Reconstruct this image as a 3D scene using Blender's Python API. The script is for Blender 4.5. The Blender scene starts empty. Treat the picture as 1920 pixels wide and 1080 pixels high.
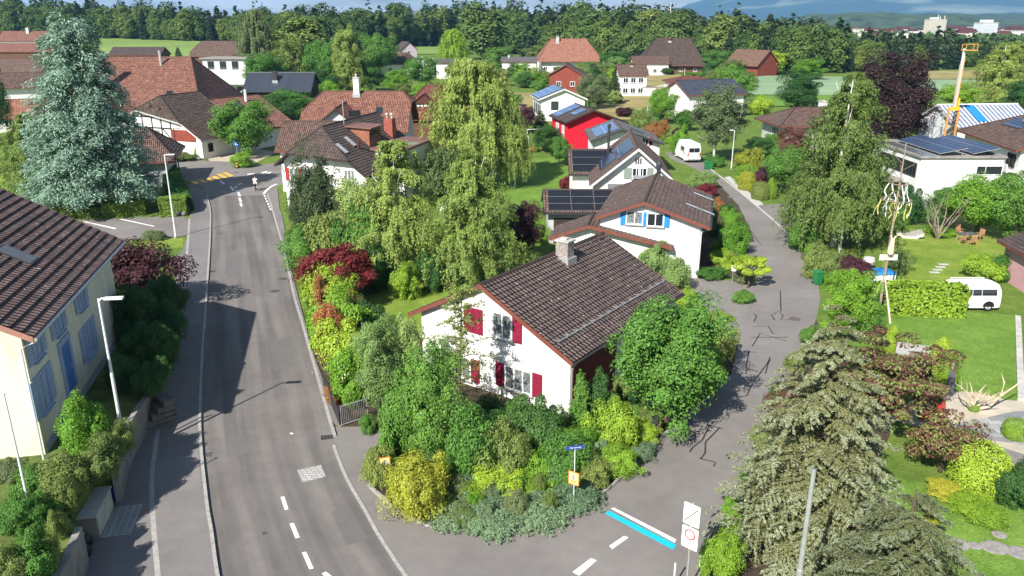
import bpy, bmesh, math, random
import numpy as np
from mathutils import Vector, Matrix
from mathutils.geometry import tessellate_polygon

S = bpy.context.scene
COL = S.collection
PI = math.pi
# ------------------------------------------------------------------ camera, world, sun, exposure
CZ, PITCH, F = 20.0, math.radians(18.7), 1490.0      # eye height, downward pitch, focal length in 1920-px units
cd = bpy.data.cameras.new('camera'); cam = bpy.data.objects.new('camera', cd); COL.objects.link(cam)
cam.location = (0, 0, CZ); cam.rotation_euler = (PI/2 - PITCH, 0, 0)
cd.sensor_width = 36.0; cd.lens = 36.0*F/1920.0; cd.clip_start = 0.5; cd.clip_end = 60000
S.camera = cam
SUN_EL, SUN_DIR = math.radians(39.5), (0.516, 0.856)  # light travels towards +x +y
W = bpy.data.worlds.new('World'); S.world = W; W.use_nodes = True
nt = W.node_tree; nt.nodes.clear()
wo = nt.nodes.new('ShaderNodeOutputWorld'); bg = nt.nodes.new('ShaderNodeBackground')
sky = nt.nodes.new('ShaderNodeTexSky'); sky.sky_type = 'NISHITA'; sky.sun_disc = False
sky.sun_elevation = SUN_EL; sky.sun_rotation = math.atan2(-SUN_DIR[0], -SUN_DIR[1]) % (2*PI)
sky.altitude = 500; sky.air_density = 1.0; sky.dust_density = 0.6; sky.ozone_density = 1.6
tc = nt.nodes.new('ShaderNodeTexCoord'); mp = nt.nodes.new('ShaderNodeMapping'); mp.inputs['Scale'].default_value = (2.2, 2.2, 16)
nz = nt.nodes.new('ShaderNodeTexNoise'); nz.inputs['Scale'].default_value = 2.6; nz.inputs['Detail'].default_value = 7; nz.inputs['Roughness'].default_value = .6
cr = nt.nodes.new('ShaderNodeValToRGB'); cr.color_ramp.elements[0].position = .36; cr.color_ramp.elements[1].position = .60
mx = nt.nodes.new('ShaderNodeMixRGB'); mx.inputs['Color2'].default_value = (15.0, 15.5, 16.0, 1)
mm = nt.nodes.new('ShaderNodeMath'); mm.operation = 'MULTIPLY'; mm.inputs[1].default_value = .85
nt.links.new(tc.outputs['Generated'], mp.inputs['Vector']); nt.links.new(mp.outputs[0], nz.inputs['Vector'])
sz = nt.nodes.new('ShaderNodeSeparateXYZ'); mr = nt.nodes.new('ShaderNodeMapRange'); mr.inputs['From Min'].default_value = .10; mr.inputs['From Max'].default_value = .30; mr.inputs['To Min'].default_value = .9; mr.inputs['To Max'].default_value = .12
nt.links.new(tc.outputs['Generated'], sz.inputs[0]); nt.links.new(sz.outputs['Z'], mr.inputs['Value']); nt.links.new(mr.outputs[0], mm.inputs[1])
nt.links.new(nz.outputs['Fac'], cr.inputs[0]); nt.links.new(cr.outputs[0], mm.inputs[0]); nt.links.new(mm.outputs[0], mx.inputs['Fac'])
nt.links.new(sky.outputs[0], mx.inputs['Color1']); nt.links.new(mx.outputs[0], bg.inputs[0])
bg.inputs[1].default_value = 0.058
nt.links.new(bg.outputs[0], wo.inputs[0])
sl = bpy.data.lights.new('sun', 'SUN'); so = bpy.data.objects.new('sun', sl); COL.objects.link(so)
sl.energy = 5.0; sl.angle = math.radians(.55); sl.color = (1, .955, .88)
so.rotation_euler = Vector((SUN_DIR[0]*math.cos(SUN_EL), SUN_DIR[1]*math.cos(SUN_EL), -math.sin(SUN_EL))).to_track_quat('-Z', 'Y').to_euler()
so.location = (-30, -30, 60)
S.view_settings.view_transform = 'Standard'; S.view_settings.look = 'None'; S.view_settings.exposure = 0.92; S.view_settings.gamma = 1
S.cycles.max_bounces = 6; S.cycles.diffuse_bounces = 3; S.cycles.glossy_bounces = 2; S.cycles.transparent_max_bounces = 8
S.cycles.transmission_bounces = 3; S.cycles.volume_bounces = 0; S.cycles.use_denoising = True

# ------------------------------------------------------------------ ground and photo geometry
def ss(x, a, b):
    t = min(1, max(0, (x-a)/(b-a))); return t*t*(3-2*t)
def terr(x, y):
    z = 9*ss(y, 230, 620)*ss(-x, -10, 150)
    z -= 4*ss(y, 520, 1400)*ss(x, 120, 420)
    return z
def ray(px, py):
    a = px-960; b = 540-py
    return (a, F*math.cos(PITCH)+b*math.sin(PITCH), -F*math.sin(PITCH)+b*math.cos(PITCH))
def G(px, py, z=0.0):                                   # where the ground (at height z) is seen
    r = ray(px, py); t = (z-CZ)/r[2]
    return (r[0]*t, r[1]*t)
def GT(px, py):                                         # same, on the rolling terrain
    z = 0.0
    for _ in range(25):
        x, y = G(px, py, z); z = .5*z+.5*terr(x, y)
    return (x, y, terr(x, y))
def HZ(py, Y):                                          # height seen at row py at distance Y
    r = ray(960, py); return CZ + r[2]*Y/r[1]
def AX(Y, z=0): return Y*math.cos(PITCH)+(CZ-z)*math.sin(PITCH)
def DP(px, py, Y):
    r = ray(px, py); t = Y/r[1]; return (r[0]*t, Y, CZ+r[2]*t)

# ------------------------------------------------------------------ materials
MATS = {}
def node(nt, typ, **kw):
    n = nt.nodes.new(typ)
    for k, v in kw.items(): setattr(n, k, v)
    return n
def newmat(name):
    m = bpy.data.materials.new(name); m.use_nodes = True
    nt = m.node_tree; b = nt.nodes['Principled BSDF']
    return m, nt, b
def c4(c): return (c[0], c[1], c[2], 1)
def mul(c, k): return tuple(min(1, x*k) for x in c)
def mat(name, col, rough=.75, var=.15, scale=3.0, bump=0.0, metal=0.0, spec=.3, col2=None, bscale=None, det=5):
    if name in MATS: return MATS[name]
    m, nt, b = newmat(name)
    b.inputs['Roughness'].default_value = rough; b.inputs['Metallic'].default_value = metal
    b.inputs['Specular IOR Level'].default_value = spec
    t = node(nt, 'ShaderNodeTexCoord'); n = node(nt, 'ShaderNodeTexNoise')
    n.inputs['Scale'].default_value = scale; n.inputs['Detail'].default_value = det; n.inputs['Roughness'].default_value = .62
    r = node(nt, 'ShaderNodeValToRGB'); r.color_ramp.elements[0].position = .3; r.color_ramp.elements[1].position = .7
    r.color_ramp.elements[0].color = c4(mul(col, 1-var)); r.color_ramp.elements[1].color = c4(col2 or mul(col, 1+var))
    nt.links.new(t.outputs['Object'], n.inputs['Vector']); nt.links.new(n.outputs['Fac'], r.inputs[0]); nt.links.new(r.outputs[0], b.inputs['Base Color'])
    if bump:
        n2 = node(nt, 'ShaderNodeTexNoise'); n2.inputs['Scale'].default_value = bscale or scale*6; n2.inputs['Detail'].default_value = 4
        bp = node(nt, 'ShaderNodeBump'); bp.inputs['Strength'].default_value = bump; bp.inputs['Distance'].default_value = .05
        nt.links.new(t.outputs['Object'], n2.inputs['Vector']); nt.links.new(n2.outputs['Fac'], bp.inputs['Height']); nt.links.new(bp.outputs[0], b.inputs['Normal'])
    MATS[name] = m; return m
def leaf(name, c1, c2, trans=.3, rough=.55, patch=.6):
    if name in MATS: return MATS[name]
    m, nt, b = newmat(name)
    g = node(nt, 'ShaderNodeNewGeometry'); oi = node(nt, 'ShaderNodeObjectInfo'); t = node(nt, 'ShaderNodeTexCoord')
    n = node(nt, 'ShaderNodeTexNoise'); n.inputs['Scale'].default_value = patch; n.inputs['Detail'].default_value = 3
    a = node(nt, 'ShaderNodeMath', operation='MULTIPLY_ADD'); a.inputs[1].default_value = .55
    a2 = node(nt, 'ShaderNodeMath', operation='MULTIPLY_ADD'); a2.inputs[1].default_value = .9; a2.inputs[2].default_value = -.27
    r = node(nt, 'ShaderNodeValToRGB'); r.color_ramp.elements[0].color = c4(c1); r.color_ramp.elements[1].color = c4(c2)
    nt.links.new(t.outputs['Object'], n.inputs['Vector']); nt.links.new(n.outputs['Fac'], a2.inputs[0])
    nt.links.new(g.outputs['Random Per Island'], a.inputs[0]); nt.links.new(a2.outputs[0], a.inputs[2]); nt.links.new(a.outputs[0], r.inputs[0])
    hs = node(nt, 'ShaderNodeHueSaturation'); m1 = node(nt, 'ShaderNodeMath', operation='MULTIPLY_ADD'); m1.inputs[1].default_value = .45; m1.inputs[2].default_value = .78
    m2 = node(nt, 'ShaderNodeMath', operation='MULTIPLY_ADD'); m2.inputs[1].default_value = -.03; m2.inputs[2].default_value = .512
    nt.links.new(oi.outputs['Random'], m1.inputs[0]); nt.links.new(m1.outputs[0], hs.inputs['Value'])
    nt.links.new(oi.outputs['Random'], m2.inputs[0]); nt.links.new(m2.outputs[0], hs.inputs['Hue'])
    nt.links.new(r.outputs[0], hs.inputs['Color']); nt.links.new(hs.outputs[0], b.inputs['Base Color'])
    b.inputs['Roughness'].default_value = rough; b.inputs['Specular IOR Level'].default_value = .25
    tr = node(nt, 'ShaderNodeBsdfTranslucent'); ms = node(nt, 'ShaderNodeMixShader'); ms.inputs[0].default_value = trans
    nt.links.new(hs.outputs[0], tr.inputs[0]); nt.links.new(b.outputs[0], ms.inputs[1]); nt.links.new(tr.outputs[0], ms.inputs[2])
    nt.links.new(ms.outputs[0], nt.nodes['Material Output'].inputs[0])
    MATS[name] = m; return m
def tiles(name, c1, c2, w=.3, h=.34, spots=.0, spotcol=(.45, .42, .38), bump=1.0):
    if name in MATS: return MATS[name]
    m, nt, b = newmat(name)
    b.inputs['Roughness'].default_value = .7; b.inputs['Specular IOR Level'].default_value = .3
    uv = node(nt, 'ShaderNodeUVMap'); br = node(nt, 'ShaderNodeTexBrick')
    br.inputs['Scale'].default_value = 1; br.inputs['Brick Width'].default_value = w; br.inputs['Row Height'].default_value = h
    br.inputs['Mortar Size'].default_value = .012; br.inputs['Color1'].default_value = c4(c1); br.inputs['Color2'].default_value = c4(c2)
    br.inputs['Mortar'].default_value = c4(mul(c1, .55)); br.offset = .0
    n = node(nt, 'ShaderNodeTexNoise'); n.inputs['Scale'].default_value = .9; n.inputs['Detail'].default_value = 6; n.inputs['Roughness'].default_value = .7
    r = node(nt, 'ShaderNodeValToRGB'); r.color_ramp.elements[0].position = .3; r.color_ramp.elements[1].position = .75
    r.color_ramp.elements[0].color = (.66, .66, .68, 1); r.color_ramp.elements[1].color = (1.34, 1.30, 1.24, 1)
    mu = node(nt, 'ShaderNodeMixRGB', blend_type='MULTIPLY'); mu.inputs[0].default_value = 1
    nt.links.new(uv.outputs[0], br.inputs['Vector']); nt.links.new(uv.outputs[0], n.inputs['Vector']); nt.links.new(n.outputs['Fac'], r.inputs[0])
    nt.links.new(br.outputs['Color'], mu.inputs[1]); nt.links.new(r.outputs[0], mu.inputs[2])
    last = mu.outputs[0]
    if spots:
        n2 = node(nt, 'ShaderNodeTexNoise'); n2.inputs['Scale'].default_value = 3.6; n2.inputs['Detail'].default_value = 2
        r2 = node(nt, 'ShaderNodeValToRGB'); r2.color_ramp.elements[0].position = .715-spots; r2.color_ramp.elements[1].position = .745-spots
        m3 = node(nt, 'ShaderNodeMixRGB'); m3.inputs[2].default_value = c4(spotcol)
        nt.links.new(uv.outputs[0], n2.inputs['Vector']); nt.links.new(n2.outputs['Fac'], r2.inputs[0]); nt.links.new(r2.outputs[0], m3.inputs[0]); nt.links.new(last, m3.inputs[1]); last = m3.outputs[0]
    nt.links.new(last, b.inputs['Base Color'])
    sx = node(nt, 'ShaderNodeSeparateXYZ'); k = node(nt, 'ShaderNodeMath', operation='MULTIPLY'); k.inputs[1].default_value = 2*PI/w
    sn = node(nt, 'ShaderNodeMath', operation='SINE'); bp = node(nt, 'ShaderNodeBump'); bp.inputs['Strength'].default_value = bump; bp.inputs['Distance'].default_value = .05
    nt.links.new(uv.outputs[0], sx.inputs[0]); nt.links.new(sx.outputs[0], k.inputs[0]); nt.links.new(k.outputs[0], sn.inputs[0]); nt.links.new(sn.outputs[0], bp.inputs['Height']); nt.links.new(bp.outputs[0], b.inputs['Normal'])
    MATS[name] = m; return m
def solar(name, c, line, w=1.0, h=1.65, off=0, msz=.025, rough=.12):
    if name in MATS: return MATS[name]
    m, nt, b = newmat(name)
    uv = node(nt, 'ShaderNodeUVMap'); br = node(nt, 'ShaderNodeTexBrick'); br.offset = off
    br.inputs['Scale'].default_value = 1; br.inputs['Brick Width'].default_value = w; br.inputs['Row Height'].default_value = h
    br.inputs['Mortar Size'].default_value = msz; br.inputs['Color1'].default_value = c4(c); br.inputs['Color2'].default_value = c4(mul(c, 1.25)); br.inputs['Mortar'].default_value = c4(line)
    nt.links.new(uv.outputs[0], br.inputs['Vector']); nt.links.new(br.outputs['Color'], b.inputs['Base Color'])
    b.inputs['Roughness'].default_value = rough; b.inputs['Specular IOR Level'].default_value = .6
    MATS[name] = m; return m

def plaster(name, col):
    m, nt, b = newmat(name); b.inputs['Roughness'].default_value = .88; b.inputs['Specular IOR Level'].default_value = .2
    t = node(nt, 'ShaderNodeTexCoord'); last = None
    for sc, st, lo in ((1.0, (2.2, 2.2, .16), .84), (.8, (1, 1, 1), .90), (14, (1, 1, 1), .95)):
        mpn = node(nt, 'ShaderNodeMapping'); mpn.inputs['Scale'].default_value = st; n = node(nt, 'ShaderNodeTexNoise'); n.inputs['Scale'].default_value = sc; n.inputs['Detail'].default_value = 5; n.inputs['Roughness'].default_value = .6
        r = node(nt, 'ShaderNodeValToRGB'); r.color_ramp.elements[0].position = .28; r.color_ramp.elements[1].position = .55; r.color_ramp.elements[0].color = (lo, lo*.99, lo*.965, 1); r.color_ramp.elements[1].color = (1, 1, 1, 1)
        nt.links.new(t.outputs['Object'], mpn.inputs['Vector']); nt.links.new(mpn.outputs[0], n.inputs['Vector']); nt.links.new(n.outputs['Fac'], r.inputs[0])
        x = node(nt, 'ShaderNodeMixRGB', blend_type='MULTIPLY'); x.inputs[0].default_value = 1
        if last is None: x.inputs[1].default_value = c4(col)
        else: nt.links.new(last, x.inputs[1])
        nt.links.new(r.outputs[0], x.inputs[2]); last = x.outputs[0]
    nt.links.new(last, b.inputs['Base Color'])
    n = node(nt, 'ShaderNodeTexNoise'); n.inputs['Scale'].default_value = 35; bp = node(nt, 'ShaderNodeBump'); bp.inputs['Strength'].default_value = .15; bp.inputs['Distance'].default_value = .02
    nt.links.new(t.outputs['Object'], n.inputs['Vector']); nt.links.new(n.outputs['Fac'], bp.inputs['Height']); nt.links.new(bp.outputs[0], b.inputs['Normal']); MATS[name] = m; return m
white = plaster('white_render', (.76, .76, .745)); cream = plaster('cream_render', (.69, .645, .51))
grey_wall = mat('grey_render', (.42, .42, .42), .85, .08, 1.2)
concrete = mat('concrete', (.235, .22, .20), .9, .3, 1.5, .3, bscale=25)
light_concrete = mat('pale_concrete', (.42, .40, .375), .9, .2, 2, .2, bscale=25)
granite = mat('granite_kerb', (.31, .295, .275), .85, .25, 5, .2)
steel = mat('galvanised_steel', (.52, .53, .54), .4, .1, 6, metal=.6, spec=.5)
pale_metal = mat('pale_painted_metal', (.62, .63, .63), .45, .08, 4)
dark_metal = mat('dark_metal', (.05, .052, .056), .45, .15, 4, metal=.3)
black = mat('black_plastic', (.015, .015, .017), .5, .2, 4)
glass = mat('window_glass', (.018, .022, .028), .07, .2, .8, spec=.6)
curtain = mat('curtained_glass', (.16, .17, .17), .15, .7, 5.5, spec=.5)
frame_white = mat('white_frame', (.75, .75, .74), .5, .04)
red_shutter = mat('raspberry_shutter', (.21, .014, .04), .5, .12, 3)
red_shutter2 = mat('brick_red_shutter', (.32, .03, .028), .5, .12, 3)
blue_shutter = mat('blue_shutter', (.03, .22, .50), .5, .12, 3)
slate_shutter = mat('slate_blue_shutter', (.29, .36, .50), .55, .1, 3)
green_shutter = mat('grey_green_shutter', (.21, .25, .215), .55, .12, 3)
fascia = mat('red_brown_board', (.165, .055, .038), .6, .2, 3)
wood_brown = mat('brown_timber', (.11, .055, .03), .75, .3, 2.5, .2)
wood_red = mat('red_timber', (.20, .045, .028), .75, .25, 2.5, .2)
timber_dark = mat('dark_timber', (.035, .027, .022), .8, .3, 3)
brick_stone = mat('mottled_stone', (.20, .155, .13), .85, .45, 9, .4, col2=(.42, .38, .34))
T_brown = tiles('brown_concrete_tiles', (.080, .056, .050), (.128, .094, .084), .3, .345, spots=.035, spotcol=(.38, .35, .32))
T_brown2 = tiles('plain_brown_tiles', (.072, .052, .047), (.112, .084, .076), .3, .345)
T_brown3 = tiles('warm_brown_tiles', (.10, .066, .054), (.15, .103, .085), .3, .345, spots=.03)
T_worn = tiles('worn_brown_tiles', (.105, .064, .050), (.19, .13, .105), .24, .36, spots=.015, spotcol=(.33, .28, .24))
T_red = tiles('red_clay_tiles', (.185, .080, .058), (.30, .155, .115), .24, .36, spots=.02, spotcol=(.42, .30, .22))
T_red_dark = tiles('dark_red_tiles', (.16, .055, .04), (.25, .10, .075), .22, .34)
T_orange = tiles('orange_clay_tiles', (.27, .115, .075), (.40, .20, .14), .24, .36, spots=.02)
T_old = tiles('old_dark_tiles', (.058, .045, .038), (.125, .085, .068), .24, .36, spots=.02)
T_grey = tiles('grey_slab_tiles', (.10, .10, .10), (.15, .145, .14), .4, .4)
metal_roof = solar('dark_seam_metal', (.028, .034, .046), (.012, .014, .018), .5, 40, 0, .03, .45)
PV_blue = solar('blue_solar_glass', (.045, .10, .22), (.40, .45, .52), 1.0, 1.65, 0, .035, .22)
PV_black = solar('black_solar_glass', (.012, .013, .017), (.30, .30, .30), 1.75, 1.05, 0, .02, .25)
PV_navy = solar('navy_solar_glass', (.012, .019, .05), (.28, .30, .36), 1.0, 1.7, 0, .022, .2)

# ------------------------------------------------------------------ mesh helper
class MB:
    def __init__(s): s.v = []; s.f = []; s.uv = []; s.mi = []; s.cur = 0
    def face(s, pts, uvs=None):
        i = len(s.v); s.v += [tuple(p) for p in pts]; s.f.append(tuple(range(i, i+len(pts))))
        s.uv += list(uvs) if uvs else [(0, 0)]*len(pts); s.mi.append(s.cur)
        return s
    def box(s, x0, x1, y0, y1, z0, z1):
        p = [(x0, y0, z0), (x1, y0, z0), (x1, y1, z0), (x0, y1, z0), (x0, y0, z1), (x1, y0, z1), (x1, y1, z1), (x0, y1, z1)]
        for q in ((3, 2, 1, 0), (4, 5, 6, 7), (0, 1, 5, 4), (1, 2, 6, 5), (2, 3, 7, 6), (3, 0, 4, 7)): s.face([p[k] for k in q])
        return s
    def hexa(s, p):
        for q in ((3, 2, 1, 0), (4, 5, 6, 7), (0, 1, 5, 4), (1, 2, 6, 5), (2, 3, 7, 6), (3, 0, 4, 7)): s.face([p[k] for k in q])
        return s
    def obox(s, c, ax, ay, az, hx, hy, hz):
        c, ax, ay, az = Vector(c), Vector(ax)*hx, Vector(ay)*hy, Vector(az)*hz
        return s.hexa([c-ax-ay-az, c+ax-ay-az, c+ax+ay-az, c-ax+ay-az, c-ax-ay+az, c+ax-ay+az, c+ax+ay+az, c-ax+ay+az])
    def bar(s, a, b, w, h=None, up=(0, 0, 1)):
        a, b = Vector(a), Vector(b); d = b-a; L = d.length
        if L < 1e-6: return s
        d /= L; u = Vector(up)
        if abs(d.dot(u)) > .98: u = Vector((1, 0, 0))
        r = d.cross(u).normalized(); u = r.cross(d)
        return s.obox((a+b)/2, d, r, u, L/2, w/2, (h or w)/2)
    def tube(s, pts, rad, n=8, cap=True):
        pts = [Vector(p) for p in pts]
        rad = rad if hasattr(rad, '__len__') else [rad]*len(pts)
        rings = []
        for i, p in enumerate(pts):
            d = (pts[min(i+1, len(pts)-1)]-pts[max(i-1, 0)]).normalized()
            u = Vector((0, 0, 1)) if abs(d.z) < .9 else Vector((1, 0, 0))
            a = d.cross(u).normalized(); b = a.cross(d)
            rings.append([p+(a*math.cos(2*PI*k/n)+b*math.sin(2*PI*k/n))*rad[i] for k in range(n)])
        for i in range(len(rings)-1):
            for k in range(n):
                s.face([rings[i][k], rings[i+1][k], rings[i+1][(k+1) % n], rings[i][(k+1) % n]])
        if cap: s.face(rings[0]); s.face(rings[-1][::-1])
        return s
    def lathe(s, prof, c=(0, 0, 0), n=14, axis='z'):
        def P(r, z, a):
            q = (r*math.cos(a), r*math.sin(a), z)
            if axis == 'x': q = (z, r*math.cos(a), r*math.sin(a))
            if axis == 'y': q = (r*math.cos(a), z, r*math.sin(a))
            return (q[0]+c[0], q[1]+c[1], q[2]+c[2])
        for (r0, z0), (r1, z1) in zip(prof, prof[1:]):
            for k in range(n):
                a, b = 2*PI*k/n, 2*PI*(k+1)/n
                s.face([P(r0, z0, a), P(r0, z0, b), P(r1, z1, b), P(r1, z1, a)])
        return s
    def poly(s, pts, z0, z1=None):
        """flat polygon (list of xy) at z0, or a prism from z0 to z1"""
        pts = [(p[0], p[1]) for p in pts]
        ar = sum(a[0]*b[1]-b[0]*a[1] for a, b in zip(pts, pts[1:]+pts[:1]))
        if ar < 0: pts = pts[::-1]
        top = z0 if z1 is None else z1
        for t in tessellate_polygon([[Vector((p[0], p[1], 0)) for p in pts]]):
            q = [pts[i] for i in t]
            if (q[1][0]-q[0][0])*(q[2][1]-q[0][1])-(q[1][1]-q[0][1])*(q[2][0]-q[0][0]) < 0: q = q[::-1]
            s.face([(p[0], p[1], top) for p in q], [(p[0], p[1]) for p in q])
        if z1 is not None:
            for a, b in zip(pts, pts[1:]+pts[:1]): s.face([(a[0], a[1], z0), (b[0], b[1], z0), (b[0], b[1], z1), (a[0], a[1], z1)])
        return s
    def build(s, name, mats, parent=None, smooth=False, weld=False):
        me = bpy.data.meshes.new(name); me.from_pydata(s.v, [], s.f)
        ul = me.uv_layers.new(name='UVMap'); ul.data.foreach_set('uv', np.array(s.uv, dtype=np.float32).ravel())
        for m in (mats if isinstance(mats, (list, tuple)) else [mats]): me.materials.append(m)
        me.polygons.foreach_set('material_index', s.mi)
        if weld or smooth:
            bm = bmesh.new(); bm.from_mesh(me); bmesh.ops.remove_doubles(bm, verts=bm.verts, dist=1e-4); bm.to_mesh(me); bm.free()
        if smooth: me.polygons.foreach_set('use_smooth', [True]*len(me.polygons))
        me.update()
        o = bpy.data.objects.new(name, me); COL.objects.link(o)
        if parent: o.parent = parent
        return o
def tag(o, label, cat, group=None, kind=None):
    o['label'] = label; o['category'] = cat
    if group: o['group'] = group
    if kind: o['kind'] = kind
    return o
def empty(name, loc, rz=0, label=None, cat=None, group=None):
    o = bpy.data.objects.new(name, None); COL.objects.link(o); o.empty_display_size = .3
    o.location = loc; o.rotation_euler = (0, 0, rz)
    if label: tag(o, label, cat, group)
    return o
def structure(o, label=None):
    o['kind'] = 'structure'
    if label: o['label'] = label
    return o
def copy_tree(o, parent=None):
    c = o.copy(); COL.objects.link(c)
    if parent: c.parent = parent
    for ch in list(o.children): copy_tree(ch, c)
    return c
def offset_line(pts, d):
    out = []
    for i, p in enumerate(pts):
        a = Vector(pts[max(i-1, 0)][:2]); b = Vector(pts[min(i+1, len(pts)-1)][:2]); t = (b-a).normalized()
        out.append((p[0]+t.y*d, p[1]-t.x*d))
    return out
def smooth_line(pts, k=4):
    """Catmull-Rom through the points"""
    out = []; n = len(pts)
    for i in range(n-1):
        p0, p1, p2, p3 = (np.array(pts[max(0, min(n-1, j))][:2], float) for j in (i-1, i, i+1, i+2))
        for q in range(k):
            t = q/k
            out.append(tuple(.5*((2*p1)+(-p0+p2)*t+(2*p0-5*p1+4*p2-p3)*t*t+(-p0+3*p1-3*p2+p3)*t**3)))
    out.append(tuple(pts[-1][:2])); return out
def strip(mb, pts, w, z0, z1=None):
    """ribbon of width w along pts: flat at z0, or a raised kerb from z0 to z1"""
    a, b = offset_line(pts, -w/2), offset_line(pts, w/2); top = z0 if z1 is None else z1
    acc = 0
    for i in range(len(pts)-1):
        l = math.hypot(pts[i+1][0]-pts[i][0], pts[i+1][1]-pts[i][1])
        mb.face([(*b[i], top), (*b[i+1], top), (*a[i+1], top), (*a[i], top)], [(1, acc), (1, acc+l), (0, acc+l), (0, acc)]); acc += l
        if z1 is not None:
            mb.face([(*b[i], z0), (*b[i+1], z0), (*b[i+1], z1), (*b[i], z1)]); mb.face([(*a[i+1], z0), (*a[i], z0), (*a[i], z1), (*a[i+1], z1)])
    if z1 is not None:
        for i, q in ((0, 1), (-1, -1)):
            f = [(*a[i], z0), (*b[i], z0), (*b[i], z1), (*a[i], z1)]; mb.face(f if q == 1 else f[::-1])
    return mb
def GP(pts, z=0.0): return [G(p[0], p[1], z) for p in pts]
# ------------------------------------------------------------------ the setting: land, roads, fields, far hills
grass_m = mat('meadow_ground', (.085, .14, .028), .9, .35, .35, .5, col2=(.15, .19, .045), bscale=9)
lawn_m = mat('lawn_grass', (.105, .20, .024), .9, .3, .8, .8, col2=(.20, .31, .055), bscale=14)
dry_lawn_m = mat('dry_lawn_grass', (.14, .205, .03), .9, .3, .5, .8, col2=(.26, .29, .075), bscale=14)
def turf(name, a, b_, c_):
    m, nt, b = newmat(name); b.inputs['Roughness'].default_value = .9; b.inputs['Specular IOR Level'].default_value = .15
    t = node(nt, 'ShaderNodeTexCoord'); last = None
    for sc, st, lo, hi in ((.35, (1, 1, 1), a, b_), (5.5, (1, 2.2, 1), None, (.62, 1.32)), (19, (1, 1.6, 1), None, (.66, 1.36)), (1.3, (1, 1, 1), None, (.86, 1.12))):
        mpn = node(nt, 'ShaderNodeMapping'); mpn.inputs['Scale'].default_value = st; n = node(nt, 'ShaderNodeTexNoise'); n.inputs['Scale'].default_value = sc; n.inputs['Detail'].default_value = 5; n.inputs['Roughness'].default_value = .65
        r = node(nt, 'ShaderNodeValToRGB'); r.color_ramp.elements[0].position = .33; r.color_ramp.elements[1].position = .67
        if lo: r.color_ramp.elements[0].color = c4(lo); r.color_ramp.elements[1].color = c4(hi); e = r.color_ramp.elements.new(.8); e.color = c4(c_)
        else: r.color_ramp.elements[0].color = c4((hi[0],)*3); r.color_ramp.elements[1].color = c4((hi[1], hi[1], hi[1]*.9))
        nt.links.new(t.outputs['Object'], mpn.inputs['Vector']); nt.links.new(mpn.outputs[0], n.inputs['Vector']); nt.links.new(n.outputs['Fac'], r.inputs[0])
        if last is None: last = r.outputs[0]
        else:
            x = node(nt, 'ShaderNodeMixRGB', blend_type='MULTIPLY'); x.inputs[0].default_value = 1; nt.links.new(last, x.inputs[1]); nt.links.new(r.outputs[0], x.inputs[2]); last = x.outputs[0]
    nt.links.new(last, b.inputs['Base Color'])
    n = node(nt, 'ShaderNodeTexNoise'); n.inputs['Scale'].default_value = 24; n.inputs['Detail'].default_value = 4; bp = node(nt, 'ShaderNodeBump'); bp.inputs['Strength'].default_value = .9; bp.inputs['Distance'].default_value = .06
    nt.links.new(t.outputs['Object'], n.inputs['Vector']); nt.links.new(n.outputs['Fac'], bp.inputs['Height']); nt.links.new(bp.outputs[0], b.inputs['Normal']); return m
lawn_m = turf('lawn_grass', (.105, .195, .032), (.16, .265, .055), (.23, .29, .085)); dry_lawn_m = turf('dry_lawn_grass', (.13, .215, .03), (.22, .28, .06), (.33, .32, .12)); grass_m = turf('meadow_ground', (.085, .15, .028), (.14, .20, .045), (.20, .21, .08))
soil_m = mat('garden_soil', (.055, .04, .026), .95, .5, 1.6, .6, bscale=12)
hay_m = mat('ripe_meadow', (.24, .20, .06), .95, .25, .12, .6, col2=(.34, .28, .12), bscale=5)
crop_m = mat('pale_crop', (.20, .29, .16), .95, .18, .03, .3, bscale=2)
crop2_m = mat('green_crop', (.17, .25, .055), .95, .15, .02, .3, bscale=2)
track_m = mat('pale_gravel', (.42, .37, .29), .95, .2, .5, .3)

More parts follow.
